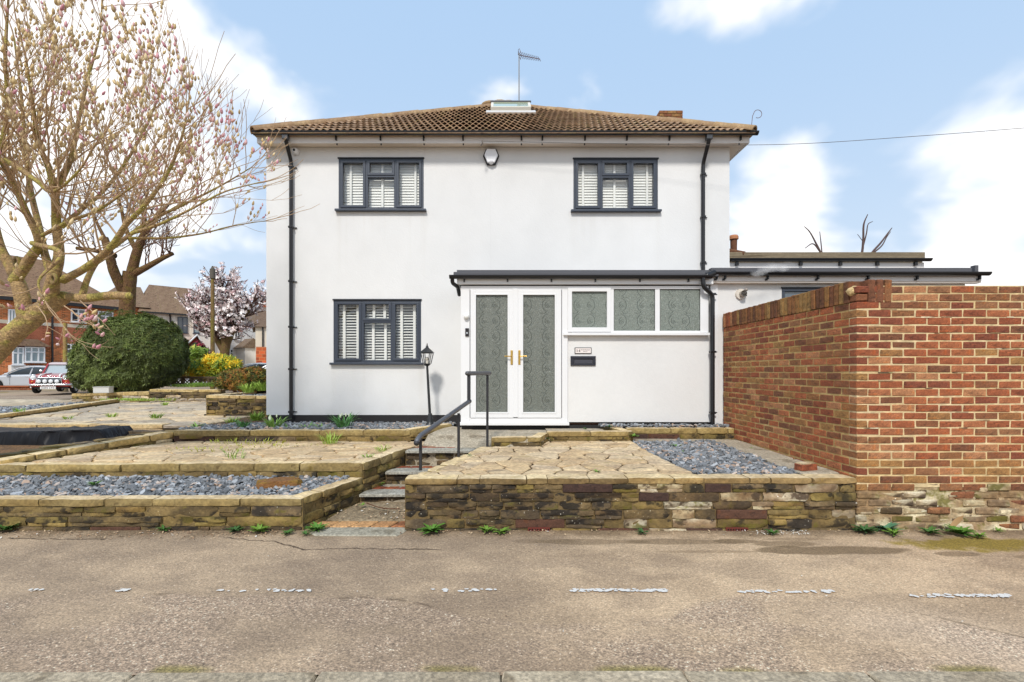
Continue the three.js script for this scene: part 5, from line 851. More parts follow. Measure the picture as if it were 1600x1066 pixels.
// ---------------------------------------------------------------- covered pond, stump, litter
T.crease = tex(512, 512, (u, v) => { const w = fbm(u * 4, v * 4, 33, 3, 4, 4) - .5, a = Math.abs(fbm(u * 3 + w, v * 6 + w, 35, 4) - .5) * 2, b = Math.abs(fbm(u * 9 + w, v * 9, 37, 3) - .5) * 2; return 1 - .7 * Math.pow(a, .5) - .3 * Math.pow(b, .6); }, { srgb: false, repeat: 1 / 1.6 });
{
  const t = thing('pond_cover', 'black plastic sheet draped over a raised pond at the left edge', 'pond cover', [-7.4, .45, -7.5]), nx = 90, nz = 20, o = acc();
  for (let j = 0; j <= nz; j++) for (let i = 0; i <= nx; i++) {
    const u = i / nx, v = j / nz, x = lerp(-10.2, -5.74, u), end = sstep(1, .965, u), fold = Math.abs(fbm(x * 3.4, 2, 7, 3) - .5) * 2, sag = fbm(x * 1.2, v, 9, 3) - .5, cre = Math.abs(fbm(x * 5 + v * 3, v * 3 + x, 29, 3) - .5), up = clamp(v / .45), wr = sstep(-7.8, -6.2, x);
    let h = (.20 + .05 * sag + .03 * wr) * Math.pow(up, .8) * (.15 + .85 * end) * (v > .93 ? (1 - v) / .07 : 1) + (v > .45 ? (cre - .2) * .05 : 0), d = 7.06 + (v < .45 ? .05 * v / .45 - (fold - .4) * .09 * (.4 + wr) * Math.sin(up * 2.6) : .05 + (v - .45) * 1.35) + sag * .05;
    o.p.push(x + 7.4, h - .01, -d + 7.5); o.n.push(0, 1, 0); o.u.push(x, d);
  }
  for (let j = 0; j < nz; j++) for (let i = 0; i < nx; i++) { const a = j * (nx + 1) + i; o.i.push(a, a + 1, a + nx + 1, a + 1, a + nx + 2, a + nx + 1); }
  const g = accGeo(o); g.computeVertexNormals(); mesh('sheet', g, new THREE.MeshPhysicalMaterial({ color: new THREE.Color(.008, .008, .010), roughness: .46, specularIntensity: .32, side: THREE.DoubleSide, bumpMap: T.crease, bumpScale: .05 }), t);
}
{
  const x = mx(437, 5.28), t = thing('tree_stump', 'flat sawn tree stump lying in the lower slate bed', 'tree stump', [x, .285, -5.28], .15), n = 40, o = acc(), R = mulberry(640);
  const rad = (a) => .15 * (1 + .25 * (vn(Math.cos(a) * 2 + 5, Math.sin(a) * 2 + 5, 3) - .5) + .14 * Math.sin(a * 3) + .06 * Math.sin(a * 11)), ring = (k, y) => { for (let i = 0; i <= n; i++) { const a = i / n * 6.283, r = rad(a) * k; o.p.push(Math.cos(a) * r * 1.35, y + (k > .9 && y > .04 ? (vn(i * .8, 1, 8) - .5) * .012 : 0), Math.sin(a) * r); o.n.push(0, 1, 0); o.u.push(i / n * 1.2, y * 3 + k * .3); } };
  [[1.12, -.03], [1.03, .03], [1, .062], [.95, .072], [.5, .070], [.01, .069]].forEach(([k, y]) => ring(k, y)); for (let j = 0; j < 5; j++) for (let i = 0; i < n; i++) { const a = j * (n + 1) + i; o.i.push(a, a + n + 1, a + 1, a + 1, a + n + 1, a + n + 2); }
  const g = accGeo(o); g.computeVertexNormals(); mesh('stump', g, mat(new THREE.Color(.85, .56, .34), .95, { map: T.bark, bumpMap: T.ridged, bumpScale: .012 }), t);
}
{
  const x = mx(174, 15), t = thing('plastic_crate', 'small white box lying under the right side of the yew bush', 'box', [x, .86, -14.7], .3), g = rbox(-.2, .2, 0, .18, -.15, .15, .02); mesh('box_body', [g], mat(0xd8d4cc, .6), t); mesh('rim', [rbox(-.21, .21, .165, .19, -.16, .16, .008)], mat(0xc8c4bc, .6), t);
}
// ---------------------------------------------------------------- small plants
const leafM = (c, tr = .3) => new THREE.MeshPhysicalMaterial({ color: c, roughness: .62, side: THREE.DoubleSide, transmission: 0 });
const greens = [leafM(0x56802c), leafM(0x6d9034), leafM(0x446c2a), leafM(0x3a602c)];
function blade(o, x, y, z, a, len, w, droop, R, seg = 4) {       // one strap leaf: two faces along a bent spine
  const dx = Math.cos(a), dz = Math.sin(a), b = o.p.length / 3; let px = x, py = y, pz = z, el = 1.35 - R() * .25;
  for (let i = 0; i <= seg; i++) { const t = i / seg, ww = w * (t < .6 ? .7 + t * .5 : 1 - (t - .6) / .4) * .5 + .0004; o.p.push(px - dz * ww, py, pz + dx * ww, px, py - ww * .5, pz, px + dz * ww, py, pz - dx * ww); for (let k = 0; k < 3; k++) { o.n.push(0, 1, 0); o.u.push(k / 2, t); } px += dx * Math.cos(el) * len / seg; pz += dz * Math.cos(el) * len / seg; py += Math.sin(el) * len / seg; el -= droop / seg; }
  for (let i = 0; i < seg; i++) for (let k = 0; k < 2; k++) { const q = b + i * 3 + k; o.i.push(q, q + 1, q + 3, q + 1, q + 4, q + 3); }
}
function tuft(R, n, h, spread, w, droop, sx = 1) { const o = acc(); for (let i = 0; i < n; i++) { const a = R() * 6.283, r = Math.sqrt(R()) * spread; blade(o, Math.cos(a) * r * sx, 0, Math.sin(a) * r, a + (R() - .5) * 1.4, h * (.55 + R() * .6), w * (.7 + R() * .6), droop * (.5 + R()), R); } const g = accGeo(o); g.computeVertexNormals(); return g; }
function rosette(R, n, size) {                                    // lobed weed leaves lying in a rosette
  const o = acc(); for (let i = 0; i < n; i++) { const a = R() * 6.283, el = .15 + R() * .9, L = size * (.5 + R() * .6), b = o.p.length / 3, dx = Math.cos(a), dz = Math.sin(a), S = 6; for (let s = 0; s <= S; s++) { const t = s / S, e = el - t * .9, y = .01 + Math.sin(el) * L * t * (1 - t * .45), r = L * t * (.6 + .4 * Math.cos(el)), ww = L * .115 * Math.sin(Math.PI * clamp(t * .92 + .08)) * (s % 2 ? 1.25 : .62); o.p.push(dx * r - dz * ww, y + ww * .25, dz * r + dx * ww, dx * r, y, dz * r, dx * r + dz * ww, y + ww * .25, dz * r - dx * ww); for (let k = 0; k < 3; k++) { o.n.push(0, 1, 0); o.u.push(k / 2, t); } } for (let s = 0; s < S; s++) for (let k = 0; k < 2; k++) { const q = b + s * 3 + k; o.i.push(q, q + 1, q + 3, q + 1, q + 4, q + 3); } }
  const g = accGeo(o); g.computeVertexNormals(); return g;
}
{
  const yb = (d) => .60; let n = 0;
  const bulbs = [[308, 664, .11, 7, 'small pale bulb plant at the left end of the slate bed by the house'], [380, 663, .15, 13, 'spring bulb clump below the left corner of the house'], [428, 664, .19, 26, 'dense green bulb clump beside the foot of the left downpipe'], [453, 667, .11, 9, 'low bulb shoots just right of the left downpipe'], [479, 667, .12, 12, 'bulb shoots midway along the planted slate bed'], [503, 667, .11, 9, 'short bulb shoots left of the largest bulb clump'], [537, 664, .24, 24, 'largest bulb clump with strap leaves under the ground floor window']];
  bulbs.forEach(([px, py, h, k, label], i) => { const d = 7.9, R = mulberry(700 + i), t = thing('bulb_plant', label, 'plant', [mx(px, d), my(py + 5, d), -d]); mesh('leaves', tuft(R, k * 2, h * 1.25, .05 + k * .0022, .022, 1.3), pick([leafM(0x6f9a4a), leafM(0x5c8f4c), leafM(0x86ab52)], R), t); if (i === 6 || i === 2) mesh('flower_buds', [...Array(5)].map(() => { const s = new THREE.SphereGeometry(.016, 8, 6); s.scale(.8, 1.8, .8); s.translate((R() - .5) * .16, h * .75 + R() * .05, (R() - .5) * .1); return clean(s); }), mat(0xd8e0c0, .7), t); });
  const grass = [[515, 691, 7.2, .2, 60, 'tall grass tuft in the terrace paving below the large bulb clump'], [383, 690, 7.25, .10, 40, 'yellow green moss and grass strip along the foot of the bed edging'], [360, 712, 6.0, .17, 16, 'thin grass blades in the terrace paving at left, above the slate'], [372, 716, 5.9, .13, 10, 'second thin grass sprig in the terrace paving beside the first'], [598, 703, 6.4, .11, 26, 'grass sprig near the right end of the terrace paving'], [575, 713, 6.0, .06, 22, 'flat weed on the terrace paving near its front corner'], [335, 701, 6.6, .06, 34, 'low yellow moss clump in the terrace joints at left'], [430, 696, 7.0, .07, 40, 'long moss patch in the terrace joints below the downpipe'],
    [30, 642, 9.9, .10, 40, 'small grass patch on the grey patio at far left'], [174, 650, 8.9, .10, 50, 'grass clump in the middle of the grey patio'], [243, 652, 9.3, .13, 60, 'largest grass patch on the grey patio'], [258, 632, 11.8, .10, 40, 'faint grass tuft on the patio near the back wall'], [105, 653, 9.3, .08, 34, 'mossy tuft on the patio above the pond cover'], [362, 661, 8.9, .16, 60, 'grass at the left end of the planted bed'], [400, 657, 9.3, .22, 110, 'taller grass at the left corner of the house'], [388, 612, 10.6, .24, 130, 'green bulb leaves on top of the raised planter'], [410, 609, 10.8, .26, 120, 'bulb leaves on the planter beside the house wall'],
    [215, 625, 14.1, .14, 190, 'long grass strip at the foot of the back garden wall'], [330, 602, 16.2, .22, 160, 'green ground plants before the screen block wall'], [300, 604, 16.5, .2, 150, 'ivy and grass at the foot of the screen block wall']];
  grass.forEach(([px, py, d, h, k, label], i) => { const R = mulberry(730 + i), t = thing('grass_tuft', label, 'grass tuft', [mx(px, d), my(py, d) - .02, -d]); const wide = [1, 7, 17, 18, 19, 6].includes(i); const g = tuft(R, wide ? k * 2 : k, h * (wide ? .7 : 1), wide ? .16 : .06 + h * .2, .006 + d * .0006, 1.0, wide ? (i === 17 ? 7 : i > 17 ? 5 : 4) : 1); mesh('blades', g, [1, 6, 7].includes(i) ? leafM(0xa8ac38) : pick([leafM(0x8fae3c), leafM(0x7a9c34), leafM(0x9cb84a)], R), t).userData.kind = wide ? 'stuff' : 'thing'; });
  const weeds = [[10, 826, .16, 16, 'weed at the foot of the footway wall at the left edge'], [256, 826, .10, 12, 'small weed at the wall foot below the slate bed'], [366, 829, .11, 14, 'weed at the wall foot left of the steps'], [405, 830, .13, 18, 'bushy weed beside the left footway wall near its corner'], [449, 833, .09, 10, 'tiny weed at the corner of the left footway wall'], [496, 825, .14, 18, 'broad leaved weed in front of the wall corner left of the steps'], [478, 834, .08, 8, 'small weed below the broad leaved weed at the wall corner'], [675, 830, .17, 22, 'large dandelion like weed at the left end of the dark wall'], [761, 829, .11, 16, 'first of two weeds right of the large one at the dark wall'], [784, 831, .12, 14, 'second of two weeds right of the large one at the dark wall'], [1004, 832, .09, 10, 'flat weed at the middle of the dark wall foot'], [1207, 833, .09, 12, 'small weed among white grit at the dark wall'], [1352, 830, .15, 16, 'rosette weed at the foot of the brick wall corner'], [1385, 826, .17, 16, 'taller blue green weed by the brick wall'], [1398, 834, .12, 10, 'drooping weed leaf beside the taller blue green weed'], [1452, 832, .13, 16, 'green weed left of the dry leaf at the brick wall'], [1500, 834, .16, 26, 'spreading green weed at the right foot of the brick wall'], [1530, 838, .10, 16, 'low weed at the far right of the brick wall foot'], [1560, 829, .07, 10, 'mossy weed at the right end of the wall foot'], [566, 798, .06, 8, 'tiny weed in the earth before the lowest step'], [594, 759, .07, 8, 'small weed on the second step tread']];
  weeds.forEach(([px, py, s, k, label], i) => { const d = i === 19 ? 5.3 : i === 20 ? 5.86 : FOCAL * 1.515 / (py + 4 - CY), R = mulberry(770 + i), y = i === 19 ? .06 : i === 20 ? .155 : .008, dd = Math.min(d, 4.64); const D = i > 18 ? d : dd; const t = thing('weed', label, 'weed', [mx(px, D), y, -D]); mesh('leaves', rosette(R, Math.round(k * 2.8), s * .85), i === 13 ? leafM(0x4f7d5c) : pick(greens, R), t); });
  const on = [[148, 758, .10, 12, 5.2, 'small plant sprouting in the lower slate bed'], [1057, 699, .10, 12, 6.5, 'weed in the triangular slate bed nearer the house'], [1072, 710, .11, 14, 6.1, 'sprawling weed in the middle of the triangular slate bed'], [990, 683, .10, 14, 6.95, 'dark green weed at the corner of the two kerb walls'], [660, 746, .05, 8, 4.98, 'tiny weed on the crazy paving near the handrail'], [733, 712, .05, 8, 5.8, 'small weed on the crazy paving by the middle rail post'], [933, 738, .06, 8, 4.98, 'weed on the front edge of the crazy paving'], [855, 686, .06, 10, 6.85, 'weed at the inner corner of the landing kerb'], [1176, 702, .06, 8, 6.35, 'bright weed on the concrete strip by the brick wall'], [915, 671, .06, 10, 7.1, 'weeds on top of the kerb below the letterbox'], [952, 668, .08, 12, 7.2, 'moss clump on the kerb stone returning to the porch']];
  on.forEach(([px, py, s, k, d, label], i) => { const R = mulberry(800 + i), t = thing('weed', label, 'weed', [mx(px, d), my(py, d) - .01, -d]); mesh('leaves', rosette(R, k * 3, s * .9), pick(greens, R), t); });
}
// leaf litter and grit along the foot of the walls
{
  const R = mulberry(850), lg = (() => { const o = acc(); o.p.push(-.5, 0, 0, 0, .12, .28, .5, .05, 0, 0, .10, -.28); for (let i = 0; i < 4; i++) { o.n.push(0, 1, 0); o.u.push(0, 0); } o.i.push(0, 1, 2, 0, 2, 3); const g = accGeo(o); g.computeVertexNormals(); return g; })();
  const t = thing('leaf_litter', 'dry leaf litter and pale grit gathered along the wall foot', 'leaf litter', [0, 0, -4.6], 0, null, 'stuff'), N = 1400, im = new THREE.InstancedMesh(lg, mat(0xffffff, .9, { side: THREE.DoubleSide }), N), m4 = new THREE.Matrix4(), q = new THREE.Quaternion(), e = new THREE.Euler(), c = new THREE.Color(); im.name = 'fallen_leaves'; im.userData.kind = 'stuff'; t.add(im);
  for (let i = 0; i < N; i++) {
    const r = R(); let x, d, y = .012, s = .012 + R() * .02;
    if (r < .34) { x = lerp(-5.2, -2, R()); d = 4.64 - Math.abs(R() + R() - 1) * .25; } else if (r < .62) { d = lerp(4.95, 5.42, R()); x = lerp(Lx(d), Rx(d), R() < .3 ? R() : 1 - R() * R() * .6); y = .03 + (d - 4.94) * .05; s *= 1.2; } else if (r < .74) { x = mx(lerp(1180, 1260, R()), 4.6); d = 4.64 - R() * .12; s *= .6; } else if (r < .9) { x = lerp(-1, 5.2, R()); d = 4.645 - R() * R() * .2; } else { x = lerp(-5, 5.2, R()); d = lerp(2.6, 4.6, R()); s *= .55; }
    e.set((R() - .5) * .9, R() * 6.283, (R() - .5) * .9); q.setFromEuler(e); m4.compose(new THREE.Vector3(x, y + R() * .008, -d + 4.6), q, new THREE.Vector3(s, s, s)); im.setMatrixAt(i, m4);
    const w = R(); if (r > .62 && r < .74 || w < .1) c.setRGB(.70, .66, .58); else if (w < .45) c.setRGB(.50, .36, .22); else if (w < .7) c.setRGB(.30, .18, .10); else c.setRGB(.17, .10, .06); im.setColorAt(i, c);
  }
  const st = thing('stick', 'thin brown stick lying across the earth before the lowest step', 'stick', [mx(590, 5.2), .06, -5.2]); mesh('twig', [tube([[-.15, .03, -.12], [0, .012, -.02], [.12, .01, .03], [.24, .006, .02]], .006, 6)], mat(0x5a3a26, .9), st);
  const lf = thing('dry_leaf', 'curled dry brown leaf among the weeds at the brick wall foot', 'leaf', [mx(1483, 4.62), .05, -4.6], .4); const g = tuft(mulberry(861), 1, .17, 0, .05, 1.2); g.rotateZ(-.9); mesh('leaf_blade', g, mat(0xa8845c, .9, { side: THREE.DoubleSide }), lf);
}
// ---------------------------------------------------------------- trees and shrubs
const V3 = (x, y, z) => new THREE.Vector3(x, y, z);
function rdir(R) { const z = R() * 2 - 1, a = R() * 6.283, r = Math.sqrt(1 - z * z); return V3(r * Math.cos(a), z, r * Math.sin(a)); }
// grow one branch; wood goes to `out`, thin ends to `tips`
function grow(out, p, dir, len, r, level, o, R, tips) {
  const n = level > 1 ? 5 : 4, pts = [p.clone()], rad = [r], d = dir.clone().normalize(), q = p.clone(); const stepL = len / n;
  for (let i = 0; i < n; i++) { d.addScaledVector(rdir(R), o.wander).addScaledVector(V3(0, 1, 0), o.up); if (o.pull) o.pull(q, d); d.normalize(); q.addScaledVector(d, stepL); pts.push(q.clone()); rad.push(lerp(r, Math.max(o.minR, r * o.taper), (i + 1) / n)); }
  tubeArr(out, pts, rad, level > 1 ? 7 : level === 1 ? 5 : 4, false);
  if (o.keep && !o.keep(q)) return;
  if (level <= 0) { tips.push([pts[n], d.clone()]); if (o.side) for (let i = 1; i < n; i++) if (R() < o.side) tips.push([pts[i].clone(), d.clone().addScaledVector(rdir(R), .7).normalize(), 1]); return; }
  const kids = o.kids[level] ?? 3;
  for (let i = 0; i < kids; i++) { const t = kids === 1 ? 1 : .25 + .75 * (i + R() * .6) / kids, k = Math.min(n - 1, Math.floor(t * n)), f = t * n - k, s = pts[k].clone().lerp(pts[k + 1] || pts[k], clamp(f)); const nd = d.clone().addScaledVector(rdir(R), o.spread).addScaledVector(V3(0, 1, 0), o.rise || 0).normalize(); grow(out, s, nd, len * (o.shrink + R() * .25), Math.max(o.minR, lerp(rad[k], rad[k + 1] ?? rad[k], clamp(f)) * .62), level - 1, o, R, tips); }
  grow(out, pts[n], d, len * .7, rad[n], level - 1, o, R, tips);
}
// a limb through surveyed points [px, py, depth, radius]
function limb(out, pts, sides = 10) { const P = pts.map(([x, y, d]) => V3(mx(x, d), my(y, d), -d)), c = new THREE.CatmullRomCurve3(P, false, 'centripetal'), n = pts.length * 5, q = [], r = []; for (let i = 0; i <= n; i++) { const t = i / n, k = t * (pts.length - 1), a = Math.min(pts.length - 2, Math.floor(k)); q.push(c.getPoint(t)); r.push(lerp(pts[a][3], pts[a + 1][3], k - a)); } const rr = r.map((v, i) => v * (1 + .10 * (fbm(i * .9 + 3, v * 100, 4, 2) - .5))); tubeArr(out, q, rr, sides, true); return { q, r }; }
const budGeo = (() => { const g = new THREE.LatheGeometry([[0, 0], [.16, .08], [.24, .3], [.22, .55], [.12, .82], [0, 1]].map((p) => new THREE.Vector2(...p)), 6); return g; })();
const bark = mat(new THREE.Color(1.42, 1.38, 1.28), .92, { map: T.bark, bumpMap: T.barkBump, bumpScale: .012 }), twigM = mat(0x6b4c3a, .9), twigM2 = mat(0xb89a78, .9);
function instances(name, geos, m, parent, list, kindStuff = true) { // list: [pos, quat, scale, color, which]
  geos.forEach((g, k) => { const L = list.filter((q) => (q[4] || 0) === k); if (!L.length) return; const o = new THREE.InstancedMesh(g, m, L.length), m4 = new THREE.Matrix4(), off = offset(parent); o.name = name; if (kindStuff) o.userData.kind = 'stuff'; o.castShadow = o.receiveShadow = true; L.forEach((q, i) => { m4.compose(q[0].clone().sub(off), q[1], q[2]); o.setMatrixAt(i, m4); o.setColorAt(i, q[3]); }); parent.add(o); });
}
{
  const t = thing('magnolia_tree', 'large budding magnolia with pale twisting limbs at the left edge of the garden', 'tree', [-7.0, .3, -5.6]), trunk = acc(), limbs = acc(), twigs = acc(), R = mulberry(900), tips = [];
  limb(trunk, [[-95, 690, 5.5, 0.1566], [-50, 600, 5.5, 0.1227], [10, 532, 5.55, 0.107], [60, 490, 5.6, 0.1044], [98, 462, 5.65, 0.0914]], 16);
  const L = [
    [[40, 500, 5.55, 0.0783], [32, 455, 5.55, 0.0731], [18, 420, 5.6, 0.0574], [2, 390, 5.6, 0.0444], [-12, 330, 5.6, 0.0365], [-22, 240, 5.5, 0.0261], [-30, 120, 5.4, 0.0157]],
    [[22, 440, 5.55, 0.0626], [46, 405, 5.5, 0.0522], [60, 378, 5.4, 0.0391], [40, 330, 5.3, 0.0324], [22, 290, 5.2, 0.0287], [0, 250, 5.1, 0.0235], [-30, 205, 5.0, 0.0157]],
    [[75, 480, 5.6, 0.0887], [80, 455, 5.55, 0.0731], [84, 432, 5.5, 0.0626], [92, 400, 5.5, 0.0496], [88, 350, 5.5, 0.0444], [86, 310, 5.4, 0.0391], [76, 262, 5.3, 0.0313], [60, 225, 5.2, 0.0235], [52, 170, 5.1, 0.0167], [40, 90, 5.0, 0.0104]],
    [[84, 432, 5.5, 0.0574], [72, 405, 5.5, 0.0391], [62, 360, 5.6, 0.0339], [48, 300, 5.7, 0.0287], [40, 240, 5.8, 0.0235], [34, 160, 5.8, 0.0167], [22, 60, 5.8, 0.0094]],
    [[98, 438, 5.55, 0.0444], [135, 418, 5.4, 0.0391], [175, 384, 5.2, 0.0324], [196, 352, 5.1, 0.0261], [225, 322, 5.0, 0.0219], [262, 270, 4.95, 0.0167], [285, 210, 4.9, 0.0115], [296, 150, 4.9, 0.0063]],
    [[86, 300, 5.4, 0.0313], [110, 250, 5.5, 0.0261], [122, 190, 5.6, 0.0209], [138, 120, 5.7, 0.0157], [156, 50, 5.7, 0.0104], [160, -30, 5.7, 0.0063]],
    [[95, 355, 5.5, 0.0287], [130, 325, 5.6, 0.0235], [160, 300, 5.7, 0.0198], [205, 240, 5.8, 0.0157], [240, 170, 5.8, 0.0115], [262, 110, 5.8, 0.0068]],
    [[128, 462, 5.6, 0.0339], [138, 432, 5.65, 0.0303], [155, 405, 5.7, 0.0261], [196, 372, 5.8, 0.0235], [235, 345, 5.9, 0.0198], [290, 318, 6.0, 0.0157], [345, 290, 6.1, 0.0104], [392, 262, 6.1, 0.0057]],
    [[62, 370, 5.4, 0.0209], [110, 345, 5.2, 0.0177], [150, 330, 5.1, 0.0146], [195, 300, 5.0, 0.0104], [215, 285, 5.0, 0.0063]],
    [[205, 365, 5.1, 0.0183], [250, 350, 5.0, 0.0146], [300, 326, 4.95, 0.0104], [350, 300, 4.9, 0.0078], [405, 285, 4.9, 0.0047]],
    [[200, 372, 5.8, 0.0167], [260, 372, 5.9, 0.0136], [310, 366, 6.0, 0.0099], [370, 352, 6.0, 0.0063], [415, 345, 6.0, 0.0037]],
    [[8, 250, 5.0, 0.0235], [60, 285, 4.9, 0.0209], [78, 300, 4.9, 0.0157], [120, 270, 4.8, 0.0104], [150, 225, 4.8, 0.0063]],
    [[-60, 420, 5.3, 0.0313], [-20, 300, 5.1, 0.0235], [10, 180, 5.0, 0.0157], [8, 90, 4.9, 0.0157], [14, -20, 4.9, 0.0084]],
    [[95, 462, 5.65, 0.0522], [130, 466, 5.6, 0.048], [170, 462, 5.55, 0.0459], [204, 463, 5.5, 0.0428]],
    [[50, 380, 5.4, 0.0261], [95, 400, 5.1, 0.0235], [60, 440, 5.0, 0.0104], [70, 470, 5.0, 0.0063]],
  ];
  const done = L.map((l, i) => limb(i < 4 || i === 13 ? trunk : limbs, l, 9));
  const right = (py) => py < 0 ? 235 : py < 90 ? lerp(240, 290, py / 90) : py < 150 ? lerp(275, 345, (py - 90) / 60) : py < 190 ? lerp(345, 398, (py - 150) / 40) : py < 265 ? lerp(400, 440, (py - 190) / 75) : py < 330 ? lerp(440, 425, (py - 265) / 65) : py < 400 ? lerp(425, 385, (py - 330) / 70) : py < 440 ? lerp(360, 210, (py - 400) / 40) : 150;
  const o = { wander: .16, up: .075, taper: .5, minR: .0019, kids: { 2: 3, 1: 1 }, spread: .55, shrink: .46, rise: .05, side: .6,
    keep: (q) => { const px = CX + FOCAL * q.x / -q.z, py = CY - FOCAL * (q.y - EYE) / -q.z; return px < right(py) + 8 && q.z < -3.6; } };
  done.forEach(({ q, r }, li) => { if (li === 13) return; const n = q.length, from = li < 4 ? .40 : .18; const gap = li === 14 ? 3 : 1; for (let i = Math.floor(n * from); i < n; i += gap) { if (R() < .36) continue; const d = q[Math.min(n - 1, i + 1)].clone().sub(q[Math.max(0, i - 1)]).normalize(), side = rdir(R); side.y = Math.abs(side.y) * .6; side.x += .12; const nd = d.clone().multiplyScalar(.45).addScaledVector(side, .8).normalize(); grow(twigs, q[i], nd, .42 + R() * .5, Math.max(.005, Math.min(.011, r[i] * .42)), i > n * .45 ? 2 : (R() < .6 ? 2 : 1), o, R, tips); } grow(twigs, q[n - 1], q[n - 1].clone().sub(q[n - 3]).normalize(), .5, r[n - 1] * .9, 2, o, R, tips); });
  // the low spray of open buds before the parked cars
  for (const [x, y] of [[100, 478], [125, 470], [70, 470], [60, 480], [112, 485]]) { const d = 5.2; for (let k = 0; k < 1; k++) grow(twigs, V3(mx(x, d), my(y, d), -d), V3(.5 + R() * .4, -.2 - R() * .5, .2), .34, .007, 1, { ...o, up: .02, keep: null, side: .5 }, R, tips); }
  wmesh('trunk', [accGeo(trunk)], bark, t); wmesh('limb', [accGeo(limbs)], bark, t);
  const tw = wmesh('twigs', [accGeo(twigs)], twigM2, t); tw.userData.kind = 'stuff';
  // sawn ends
  for (const [x, y, d, r] of [[26, 409, 5.5, .045], [84, 436, 5.42, .045]]) { const g = new THREE.TorusGeometry(r, r * .45, 8, 20); g.rotateY(-.4); g.translate(mx(x, d), my(y, d), -d); wmesh('branch_collar', [clean(g)], bark, t); const c = new THREE.CircleGeometry(r, 20); c.rotateY(-.4); c.translate(mx(x, d), my(y, d), -d); wmesh('cut_face', [clean(c)], mat(0x4a3524, .95, { map: T.bark }), t); }
  const list = [], up = V3(0, 1, 0), col = (a) => new THREE.Color().setRGB(...a), beige = [[.66, .48, .22], [.56, .40, .18], [.72, .55, .30], [.44, .31, .15], [.60, .47, .24]], pink = [[.68, .34, .36], [.74, .45, .45], [.58, .25, .30], [.66, .38, .33]], pale = [[.74, .56, .52]];
  for (const [p, d, s] of tips) { const px = CX + FOCAL * p.x / -p.z, py = CY - FOCAL * (p.y - EYE) / -p.z; if (px > right(py) + 12 || py > 552) continue; const low = py > 440; const dir = d.clone().addScaledVector(up, .9).addScaledVector(rdir(R), .35).normalize(), q = new THREE.Quaternion().setFromUnitVectors(up, dir); const len = (s ? .050 : .060) * (.65 + R() * .65) * (low ? 1.05 : 1), fr = clamp((px - 60) / 340), pk = low ? .62 : .14 + .38 * fr; const w = R(); list.push([p, q, V3(len * .92, len, len * .92), col(w < pk ? (R() < .15 ? pale[0] : pick(pink, R)) : pick(beige, R))]); }
  instances('buds', [budGeo], mat(0xffffff, .7), t, list);
  console.log('magnolia tips', tips.length, 'twig tris', twigs.i.length / 3);
}
// leaf masses: sprays of small leaves through the outer part of a lumpy crown
const sprayGeo = (n, seed, lw, flat = .5) => { const R = mulberry(seed), o = acc(); for (let i = 0; i < n; i++) { const a = R() * 6.283, e = (R() - .4) * 1.4, L = .55 + R() * .5, dx = Math.cos(a) * Math.cos(e), dy = Math.sin(e) * flat + .25, dz = Math.sin(a) * Math.cos(e), b = o.p.length / 3, s = [-dz, (R() - .5) * .8, dx], w = lw * (.7 + R() * .6), m = .5; o.p.push(0, 0, 0, dx * L * m + s[0] * w, dy * L * m + s[1] * w + .04, dz * L * m + s[2] * w, dx * L, dy * L - .05, dz * L, dx * L * m - s[0] * w, dy * L * m - s[1] * w + .04, dz * L * m - s[2] * w); for (let k = 0; k < 4; k++) { o.n.push(dx, dy, dz); o.u.push(0, 0); } o.i.push(b, b + 1, b + 2, b, b + 2, b + 3); } const g = accGeo(o); g.computeVertexNormals(); return g; };
function leafMass(t, name, lobes, count, size, cols, seed, geos, m, fill = .35, core = null) {
  const R = mulberry(seed), list = [], tot = lobes.reduce((s, l) => s + l[3] * l[4], 0), up = V3(0, 1, 0);
  for (const [x, y, z, rx, ry, rz = rx, ci] of lobes) {
    const n = Math.round(count * rx * ry / tot);
    for (let i = 0; i < n; i++) { const d = rdir(R), lump = .80 + .36 * fbm(d.x * 3.4 + 7, d.y * 3.8 + d.z * 2.9 + 7, seed, 4), k = (1 - fill * R() * R()) * lump; const p = V3(x + d.x * rx * k, y + d.y * ry * k, z + d.z * rz * k); const q = new THREE.Quaternion().setFromUnitVectors(up, d.clone().addScaledVector(rdir(R), .55).addScaledVector(up, .25).normalize()), s = size * (.6 + R() * .8); const patch = fbm(p.x * 1.9 + 31, p.y * 2.3 + p.z * 1.3 + 17, seed + 5, 3), c = cols(ci, patch, R, d); list.push([p, q, V3(s, s, s), new THREE.Color().setRGB(...c), i % geos.length]); }
  }
  instances(name, geos, m, t, list);
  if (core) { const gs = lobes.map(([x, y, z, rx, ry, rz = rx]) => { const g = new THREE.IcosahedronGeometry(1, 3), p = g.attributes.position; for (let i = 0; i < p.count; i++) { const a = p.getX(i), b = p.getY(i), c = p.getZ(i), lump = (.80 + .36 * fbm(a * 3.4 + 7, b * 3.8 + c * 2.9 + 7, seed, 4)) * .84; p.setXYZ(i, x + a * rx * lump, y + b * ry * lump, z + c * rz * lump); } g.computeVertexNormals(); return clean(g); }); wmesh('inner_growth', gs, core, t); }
}
const leafMat = new THREE.MeshPhysicalMaterial({ color: 0xffffff, roughness: .6, side: THREE.DoubleSide });
